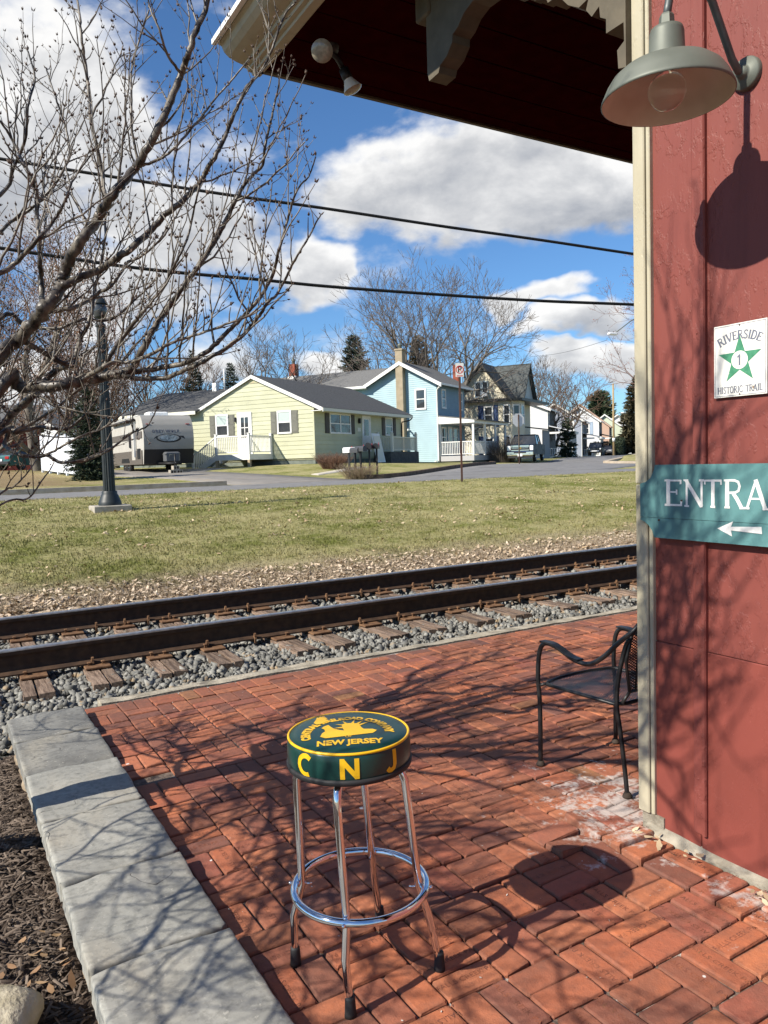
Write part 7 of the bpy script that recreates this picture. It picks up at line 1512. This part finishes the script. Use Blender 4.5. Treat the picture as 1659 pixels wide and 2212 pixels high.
def mailbox(u, v, dep, h, col, lab, rz=0, sc=1.0):
    p_ = pix(u, v, dep); z = gz(p_.x, p_.y); mb_ = thing('mailbox', lab, 'mailbox', (p_.x, p_.y, z), math.radians(-30.5+rz), group='mailboxes by the garden path')
    MB().box(-.035, .035, -.035, .035, -.2, h).build('post', M_BLK, mb_); w, H_ = .10*sc, .12*sc; prof_ = [(-w, h), (w, h), (w, h+H_)]+[(w*math.cos(a), h+H_+w*math.sin(a)) for a in np.linspace(0, PI, 9)[1:-1]]+[(-w, h+H_)]
    MB().prism(prof_, 1, -.28, .24).build('box', col, mb_); m = MB(); m.prism([(x*1.03, h+(z_-h)*1.02-.001) for x, z_ in prof_], 1, -.295, -.28); m.build('door', col, mb_); MB().box(w, w+.012, -.1, -.07, h+.08, h+.26).build('flag', MATS['sign_red'], mb_)
M_MBW = mat('mailbox_white', (.72, .72, .70), rough=.4); M_MBB = mat('mailbox_black', (.02, .02, .021), rough=.4); M_MBG = mat('mailbox_grey', (.06, .062, .065), rough=.4)
mailbox(755, 1018, 31.5, 1.0, M_MBW, 'white mailbox, leftmost of the row beside the dry shrub', 65); mailbox(768, 1018, 31.2, 1.0, M_MBG, 'dark grey mailbox next to the white one', 40); mailbox(780, 1018, 31.0, 1.06, M_MBG, 'dark grey mailbox, third in the row', 40)
mailbox(799, 1020, 31.2, 1.12, M_MBB, 'large black mailbox on a thick post right of the dry shrub', -8, 1.25); mailbox(815, 1019, 31.6, 1.15, M_MBB, 'black mailbox, rightmost of the row', -8)
M_WOODP = mat('pole_wood', (.30, .22, .11), (.38, .28, .15), scale=2, rough=.9)
pp_ = pix(1326, 979, 110); up = thing('utility_pole', 'pale wooden utility pole beyond the parked cars', 'utility pole', (pp_.x, pp_.y, gz(pp_.x, pp_.y))); MB().tube([(0, 0, -.5), (0, 0, 10.2)], [.17, .12], 12).build('pole', M_WOODP, up); MB().tube([(0, 0, 5.6), (.5, -.4, 6.0), (1.0, -.8, 6.0)], .04, 6).build('lamp_arm', M_GALV, up); MB().bbox(.8, 1.4, -1.1, -.6, 5.95, 6.1, .03).build('lamp_head', M_WHITE, up)
MB().lathe([(.17, 2.0), (.2, 2.0), (.2, 2.5), (.17, 2.5)], 12).build('meter_band', M_WHITE, up)
lp2 = pix(1420, 985, 52); sl = thing('street_light', 'white street light head on a long arm in front of the red-budded tree', 'street light', (lp2.x, lp2.y, gz(lp2.x, lp2.y))); hd = pix(1325, 722, 50)-sl.location; MB().tube([(0, 0, -.5), (0, 0, 9.5)], [.15, .11], 12).build('pole', M_WOODP, sl)
MB().tube(smooth_path([(0, 0, 9.0), (hd.x*.4, hd.y*.4, 9.55), (hd.x*.95, hd.y*.95, hd.z+.12)], 5), .03, 8).build('arm', M_GALV, sl); ax2 = Vector((hd.x, hd.y, 0)).normalized(); m = MB(); m.bbox(-.42, .25, -.13, .13, -.06, .10, .04); m.xf(Matrix.Translation(hd) @ Matrix.Rotation(math.atan2(-ax2.y, -ax2.x), 4, 'Z')); m.build('lamp_head', mat('lamp_head_white', (.8, .8, .8), rough=.4), sl); MB().lathe([(.03, .09), (.035, .16), (0, .19)], 8, tuple(hd)).build('photo_cell', M_BLK, sl)
wa = pix(1310, 735, 52); wb = pix(1145, 770, 74)
ww = thing('service_wire', 'thin wire from the street light towards the cream house', 'cable', tuple(wa), group='overhead cables'); m = MB(); m.tube([wa.lerp(wb, t)+Vector((0, 0, -.25*math.sin(t*PI))) for t in np.linspace(0, 1, 9)], .012, 5); bw(m, 'wire', M_CABLE, ww)
# ================================================================ BACKGROUND TREES AND SHRUBS
def segs_mesh(name, S, n=4):
    """S: array (m,8): p0, p1, r0, r1 -> open frustums"""
    S = np.asarray(S, float); p0, p1, r0, r1 = S[:, :3], S[:, 3:6], S[:, 6], S[:, 7]; t = p1-p0; L = np.linalg.norm(t, axis=1, keepdims=True); t = t/np.maximum(L, 1e-6)
    ref = np.where(np.abs(t[:, 2:3]) < .9, np.array([[0, 0, 1.]]), np.array([[1., 0, 0]])); a = np.cross(t, ref); a /= np.linalg.norm(a, axis=1, keepdims=True); b = np.cross(t, a); V = []
    for p, r in ((p0, r0), (p1+t*0.0, r1)):
        for k in range(n): w = 2*PI*k/n; V.append(p+(a*math.cos(w)+b*math.sin(w))*r[:, None])
    V = np.stack(V, 1); m = len(S); base = (np.arange(m)*2*n)[:, None]; F = np.concatenate([np.stack([base[:, 0]+k, base[:, 0]+(k+1) % n, base[:, 0]+n+(k+1) % n, base[:, 0]+n+k], 1) for k in range(n)])
    return np_mesh(name, V.reshape(-1, 3), F, True)
def bare_tree(name, label, u, v, dep, top_v, spread, stems=1, levels=6, seed=1, bark=None, twig=None, r0=.28, upness=.32, fork_at=.16, kids=3, group='bare trees behind the houses', leaves=None, minr=.012, first=None, lean=0.0):
    r = random.Random(seed); base = pix(u, v, dep); base.z = gz(base.x, base.y); H = (pix(u, top_v, dep).z-base.z); S_big = []; S_small = []; tips = []
    def grow(p, d, L, rad, lev):
        n = 3; 
        for k in range(n):
            d2 = (d+Vector((r.gauss(0, .11), r.gauss(0, .11), r.gauss(.03, .05)))).normalized(); q = p+d2*L/n; ra = rad*(1-.26*k/n); rb_ = rad*(1-.26*(k+1)/n); (S_big if rad > .055 else S_small).append((*p, *q, ra, rb_)); p, d = q, d2
            if lev > 1 and k < n-1 and r.random() < .75: branch(p, d, L, rb_, lev, side=True)
        if lev > 0: branch(p, d, L, rad*.74, lev)
        else: tips.append((p, d))
    def branch(p, d, L, rad, lev, side=False):
        cnt = 1 if side else (2 if r.random() < .6 else kids)
        az0 = r.uniform(0, 2*PI)
        for c_ in range(cnt):
            az = az0+2*PI*c_/max(cnt, 1)+r.gauss(0, .4); tilt = r.uniform(.25, .62)*spread if not side else r.uniform(.6, 1.0)*spread; a = d.orthogonal().normalized(); b_ = d.cross(a); s = a*math.cos(az)+b_*math.sin(az); nd = (d*math.cos(tilt)+s*math.sin(tilt)+Vector((0, 0, upness*.3))).normalized(); f = r.uniform(.66, .84)*(.72 if side else 1)
            grow(p, nd, L*f, max(minr, rad*(.50 if side else r.uniform(.66, .80))), lev-1-(1 if side else 0) if lev-1-(1 if side else 0) >= 0 else 0)
    L0 = H*fork_at*(1.0)
    for s in range(stems):
        az = 2*PI*s/stems+r.uniform(0, 1); d = Vector((math.cos(az)*.18*(stems > 1)+lean*cR.x, math.sin(az)*.18*(stems > 1)+lean*cR.y, 1)).normalized(); p = Vector((math.cos(az)*.25*(stems > 1), math.sin(az)*.25*(stems > 1), -.4)); grow(p, d, L0 if first is None else H*first, r0, levels)
    t = thing(name, label, 'tree', tuple(base), group=group); zmax = max(s[5] for s in S_small); k = H/zmax
    SB = np.array(S_big); SM = np.array(S_small)
    for A_ in (SB, SM): A_[:, :6] *= k
    link('trunk', segs_mesh('trunk', SB, 7), bark, t); link('crown', segs_mesh('crown', SM, 3), twig, t)
    if leaves is not None:
        mt, cnt, sz = leaves; n = min(cnt, len(tips)*4); idx = np.array([r.randrange(len(tips)) for _ in range(n)]); P = np.array([tuple(tips[i][0]*k) for i in idx])+RNG.normal(0, .14, (n, 3)); lv = np.array([(-1, 0, 0), (0, -.5, .1), (1, 0, 0), (0, .5, .1)]); lf = np.array([(0, 1, 2), (0, 2, 3)])
        link('leaves', scatter('leaves', [(lv, lf)], P, RNG.uniform(sz*.5, sz, n), rotmats(n, RNG)), mt, t, kind='stuff')
    return t
M_BK1 = mat('tree_bark_grey', (.115, .098, .080), (.17, .15, .125), scale=3, rough=.9); M_TW1 = mat('tree_twig_grey', (.13, .105, .085), (.19, .16, .135), scale=2, rough=.9)
M_TW2 = mat('tree_twig_red', (.17, .095, .075), (.24, .145, .115), scale=2, rough=.9); M_TW3 = mat('tree_twig_brown', (.115, .075, .052), (.20, .125, .080), scale=2, rough=.9); M_DEADLEAF = mat('clinging_leaf', (.14, .075, .045), (.26, .14, .08), island=True, rough=.8); M_REDBUD = mat('red_bud', (.22, .10, .085), (.30, .15, .12), island=True, rough=.8)
# big tree behind the blue house: three trunks seen apart
bare_tree('shade_tree', 'tall bare tree with forked trunk right behind the blue house', 985, 985, 64, 588, 1.15, 1, 7, 3, M_BK1, M_TW1, .34, .20, .20, 3, minr=.015)
bare_tree('shade_tree', 'tallest bare tree behind the chimney of the blue house', 903, 985, 67, 566, 1.05, 1, 7, 12, M_BK1, M_TW1, .33, .25, .20, 3, minr=.015, lean=-.06)
bare_tree('shade_tree', 'slender bare tree leaning left of the blue house chimney', 838, 985, 66, 640, 1.1, 1, 6, 23, M_BK1, M_TW1, .24, .22, .22, 3, minr=.015, lean=-.12)
bare_tree('shade_tree', 'wide bare tree behind the ridge of the yellow house', 610, 990, 62, 684, 1.2, 2, 6, 31, M_BK1, M_TW1, .24, .22, .15, 3, minr=.015)
bare_tree('shade_tree', 'thin bare tree left of the yellow house gable', 545, 990, 70, 720, 1.1, 1, 6, 37, M_BK1, M_TW1, .20, .22, .18, 3, minr=.015)
bare_tree('shade_tree', 'grey dense bare tree behind the white house roof', 1132, 985, 98, 768, 1.0, 2, 6, 41, M_BK1, M_TW1, .26, .3, .14, 3, minr=.02)
bare_tree('shade_tree', 'brownish bare tree over the roof of the white house', 1185, 985, 92, 786, 1.1, 2, 6, 43, M_BK1, M_TW3, .26, .28, .14, 3, minr=.02)
bare_tree('shade_tree', 'bare spreading tree in front of the grey house', 1232, 985, 97, 795, 1.2, 1, 6, 47, M_BK1, M_TW3, .26, .2, .16, 3, minr=.02)
bare_tree('shade_tree', 'reddish budding tree at the right beside the station trim', 1445, 985, 62, 500, 1.1, 1, 7, 53, M_BK1, M_TW2, .34, .2, .15, 3, leaves=(M_REDBUD, 5000, .07), minr=.012)
bare_tree('yard_tree', 'large brown tree with clinging leaves behind the teal car', 88, 1016, 46, 470, 1.05, 1, 7, 61, M_BK1, M_TW3, .36, .25, .16, 3, group='brown trees on the left', leaves=(M_DEADLEAF, 4500, .09), minr=.015)
bare_tree('yard_tree', 'brown bare tree at the left edge beyond the barn', -30, 1010, 52, 520, 1.05, 1, 7, 67, M_BK1, M_TW3, .34, .25, .16, 3, group='brown trees on the left', leaves=(M_DEADLEAF, 4000, .09), minr=.012)
bare_tree('yard_tree', 'tall reddish bare tree behind the spruce and trailer', 190, 1006, 56, 610, 1.0, 2, 6, 71, M_BK1, M_TW2, .28, .3, .14, 3, group='brown trees on the left', leaves=(M_DEADLEAF, 2500, .08), minr=.013)
bare_tree('yard_tree', 'grey-brown bare tree above the trailer roof', 320, 1003, 60, 720, 1.0, 2, 6, 73, M_BK1, M_TW3, .26, .3, .13, 3, group='brown trees on the left', minr=.016)
bare_tree('yard_tree', 'bushy brown bare tree between spruce and trailer', 262, 1003, 54, 770, 1.0, 3, 6, 79, M_BK1, M_TW3, .2, .3, .13, 3, group='brown trees on the left', leaves=(M_DEADLEAF, 2500, .08), minr=.014)
bare_tree('yard_tree', 'twiggy brown tree left of the yellow house roof', 385, 1003, 66, 745, 1.0, 2, 6, 83, M_BK1, M_TW3, .24, .3, .13, 3, group='brown trees on the left', minr=.018)
def conifer(name, label, u, v, dep, top_v, width, seed, needle, dens=1.0, droop=.25, group=None, base_z=0.0, shape=1.0, cat='tree'):
    """straight trunk, whorled limbs, every limb a spray of many small needle tufts"""
    r = np.random.default_rng(seed); base = pix(u, v, dep); base.z = gz(base.x, base.y); H = pix(u, top_v, dep).z-base.z; R = width*dep/1665/2
    t = thing(name, label, cat, tuple(base), group=group); MB().tube([(0, 0, -.3), (0, 0, H*.98)], [max(.06, H*.018), .01], 8).build('trunk', M_BK1, t)
    pos = []; dirs = []; scl = []; S = []
    nw = int(H/.33*dens)+6
    for i in range(nw):
        f = (i+r.uniform(0, 1))/nw; z = base_z*H+(1-base_z)*H*f; reach = R*(1-f)**shape*r.uniform(.75, 1.12)+.05
        for k in range(int(7+3*(1-f))):
            az = r.uniform(0, 2*PI); d = np.array([math.cos(az), math.sin(az), -droop+.35*f]); L = reach*r.uniform(.6, 1.08); S.append((0, 0, z, *(d*L+np.array([0, 0, z])), .02, .005)); n = max(4, int(L*14*dens))
            q = r.random(n)**.7; P = np.array([0, 0, z])+d*L*q[:, None]+r.normal(0, .07*max(.5, L*.55), (n, 3)); pos.append(P); dirs.append(np.tile(d, (n, 1))+r.normal(0, .45, (n, 3))); scl.append(np.full(n, .05+.022*L)*r.uniform(.7, 1.4, n))
    link('limbs', segs_mesh('limbs', S, 3), M_BK1, t, kind='stuff')
    P = np.concatenate(pos); D_ = np.concatenate(dirs); D_ /= np.linalg.norm(D_, axis=1, keepdims=True); s = np.concatenate(scl)*max(.62, dep/50)
    a = np.cross(D_, r.normal(size=D_.shape)); a /= np.linalg.norm(a, axis=1, keepdims=True); V = np.stack([P-a*s[:, None]*.55, P+a*s[:, None]*.55, P+D_*s[:, None]*2.6], 1).reshape(-1, 3)
    link('needles', np_mesh('needles', V, np.arange(len(V)).reshape(-1, 3)), needle, t, kind='stuff'); return t
M_ND1 = mat('spruce_needles', (.012, .024, .010), (.034, .052, .022), island=True, rough=.7); M_ND2 = mat('pine_needles', (.030, .050, .024), (.06, .085, .042), island=True, rough=.7); M_ND3 = mat('hemlock_needles', (.045, .040, .020), (.085, .072, .035), island=True, rough=.7); M_ND4 = mat('blue_spruce_needles', (.035, .05, .036), (.07, .09, .065), island=True, rough=.7)
conifer('spruce', 'dense dark green spruce between the white fence and the trailer', 196, 1036, 32, 832, 108, 5, M_ND1, 4.2, .18, shape=.62)
conifer('conifer', 'dull green conifer behind the blue house roof, left of the chimney', 772, 985, 74, 727, 84, 6, M_ND4, 1.5, .0, group='evergreens behind the houses', base_z=.45, shape=.5)
conifer('conifer', 'olive brown conifer behind the peak of the blue house', 910, 985, 76, 728, 96, 7, M_ND3, 1.5, .1, group='evergreens behind the houses', base_z=.4, shape=.55)
conifer('conifer', 'small green conifer above the yellow house gable', 505, 985, 66, 786, 66, 8, M_ND4, 1.5, .05, group='evergreens behind the houses', base_z=.35, shape=.55)
conifer('conifer', 'dark conifer left of the yellow house roof', 425, 990, 62, 758, 76, 9, M_ND4, 1.5, .1, group='evergreens behind the houses', base_z=.25, shape=.6)
conifer('conifer', 'round dark pine beyond the brown roof', 1297, 980, 185, 846, 80, 10, M_ND2, .8, -.1, group='evergreens behind the houses', base_z=.25, shape=.5)
conifer('conifer', 'tall dark conifer beside the far end of the street', 1375, 980, 150, 812, 84, 11, M_ND3, 1.2, .1, group='evergreens behind the houses', base_z=.05, shape=.7)
conifer('evergreen_shrub', 'dark evergreen shrub in front of the grey house', 1226, 987, 80, 905, 48, 12, M_ND1, 1.5, .1, shape=.55, cat='shrub')
def shrub(name, label, u, v, dep, w, h, seed, m_, n=700, blades=True, cat='shrub'):
    r = np.random.default_rng(seed); base = pix(u, v, dep); base.z = gz(base.x, base.y); t = thing(name, label, cat, tuple(base)); az = r.uniform(0, 2*PI, n); rad = r.uniform(0, w*.35, n); P = np.stack([np.cos(az)*rad, np.sin(az)*rad, 0*rad], 1); out = r.uniform(.15, 1.0, n); L = h*r.uniform(.55, 1.05, n); D_ = np.stack([np.cos(az)*out*w*.5/h, np.sin(az)*out*w*.5/h, np.ones(n)], 1); T = P+D_*L[:, None]; S = np.concatenate([P, T, np.full((n, 1), .006), np.full((n, 1), .002)], 1)
    link('stems', segs_mesh('stems', S, 3), m_, t, kind='stuff'); k = n*2; i = r.integers(0, n, k); f = r.uniform(.4, 1, k); S2a = P[i]+(T-P)[i]*f[:, None]; S2b = S2a+r.normal(0, .09, (k, 3)); link('twigs', segs_mesh('twigs', np.concatenate([S2a, S2b, np.full((k, 1), .004), np.full((k, 1), .002)], 1), 3), m_, t, kind='stuff'); return t
M_DRY = mat('dry_stalk', (.20, .145, .085), (.34, .26, .17), island=True, rough=.9)
shrub('dry_shrub', 'dry straw-coloured shrub around the mailbox posts', 776, 1030, 30.2, 1.5, .62, 3, M_DRY, 380); shrub('dry_shrub', 'small rusty brown bush by the corner of the yellow house', 720, 1008, 37, 1.5, .75, 4, mat('rusty_twig', (.17, .09, .06), (.24, .14, .09), rough=.9), 700)
shrub('porch_shrub', 'bare tangled shrub in front of the blue porch', 1085, 1000, 58, 2.6, 1.9, 6, M_TW1, 900)
def hedge(name, label, u, v, dep, w, d_, h, seed, m_):
    r = np.random.default_rng(seed); base = pix(u, v, dep); base.z = gz(base.x, base.y); t = thing(name, label, 'hedge', tuple(base), RZ_H); n = 5000; P = r.uniform(-1, 1, (n, 3))*np.array([d_/2, w/2, h/2]); P[:, 2] += h/2; lv = np.array([(-1, 0, 0), (0, -.5, .1), (1, 0, 0), (0, .5, .1)]); lf = np.array([(0, 1, 2), (0, 2, 3)]); link('foliage', scatter('foliage', [(lv, lf)], P, r.uniform(.06, .14, n), rotmats(n, RNG)), m_, t, kind='stuff'); MB().tube([(0, 0, -.2), (0, 0, h*.7)], .06, 6).build('stem', M_BK1, t)
hedge('clipped_hedge', 'dark clipped hedge behind the parked cars', 1314, 981, 118, 4, 4, 2.2, 5, M_ND1); hedge('clipped_hedge', 'dark hedge just right of the utility pole', 1334, 979, 122, 2, 3, 2.8, 6, M_ND1)
print('scene built', len(bpy.data.objects))
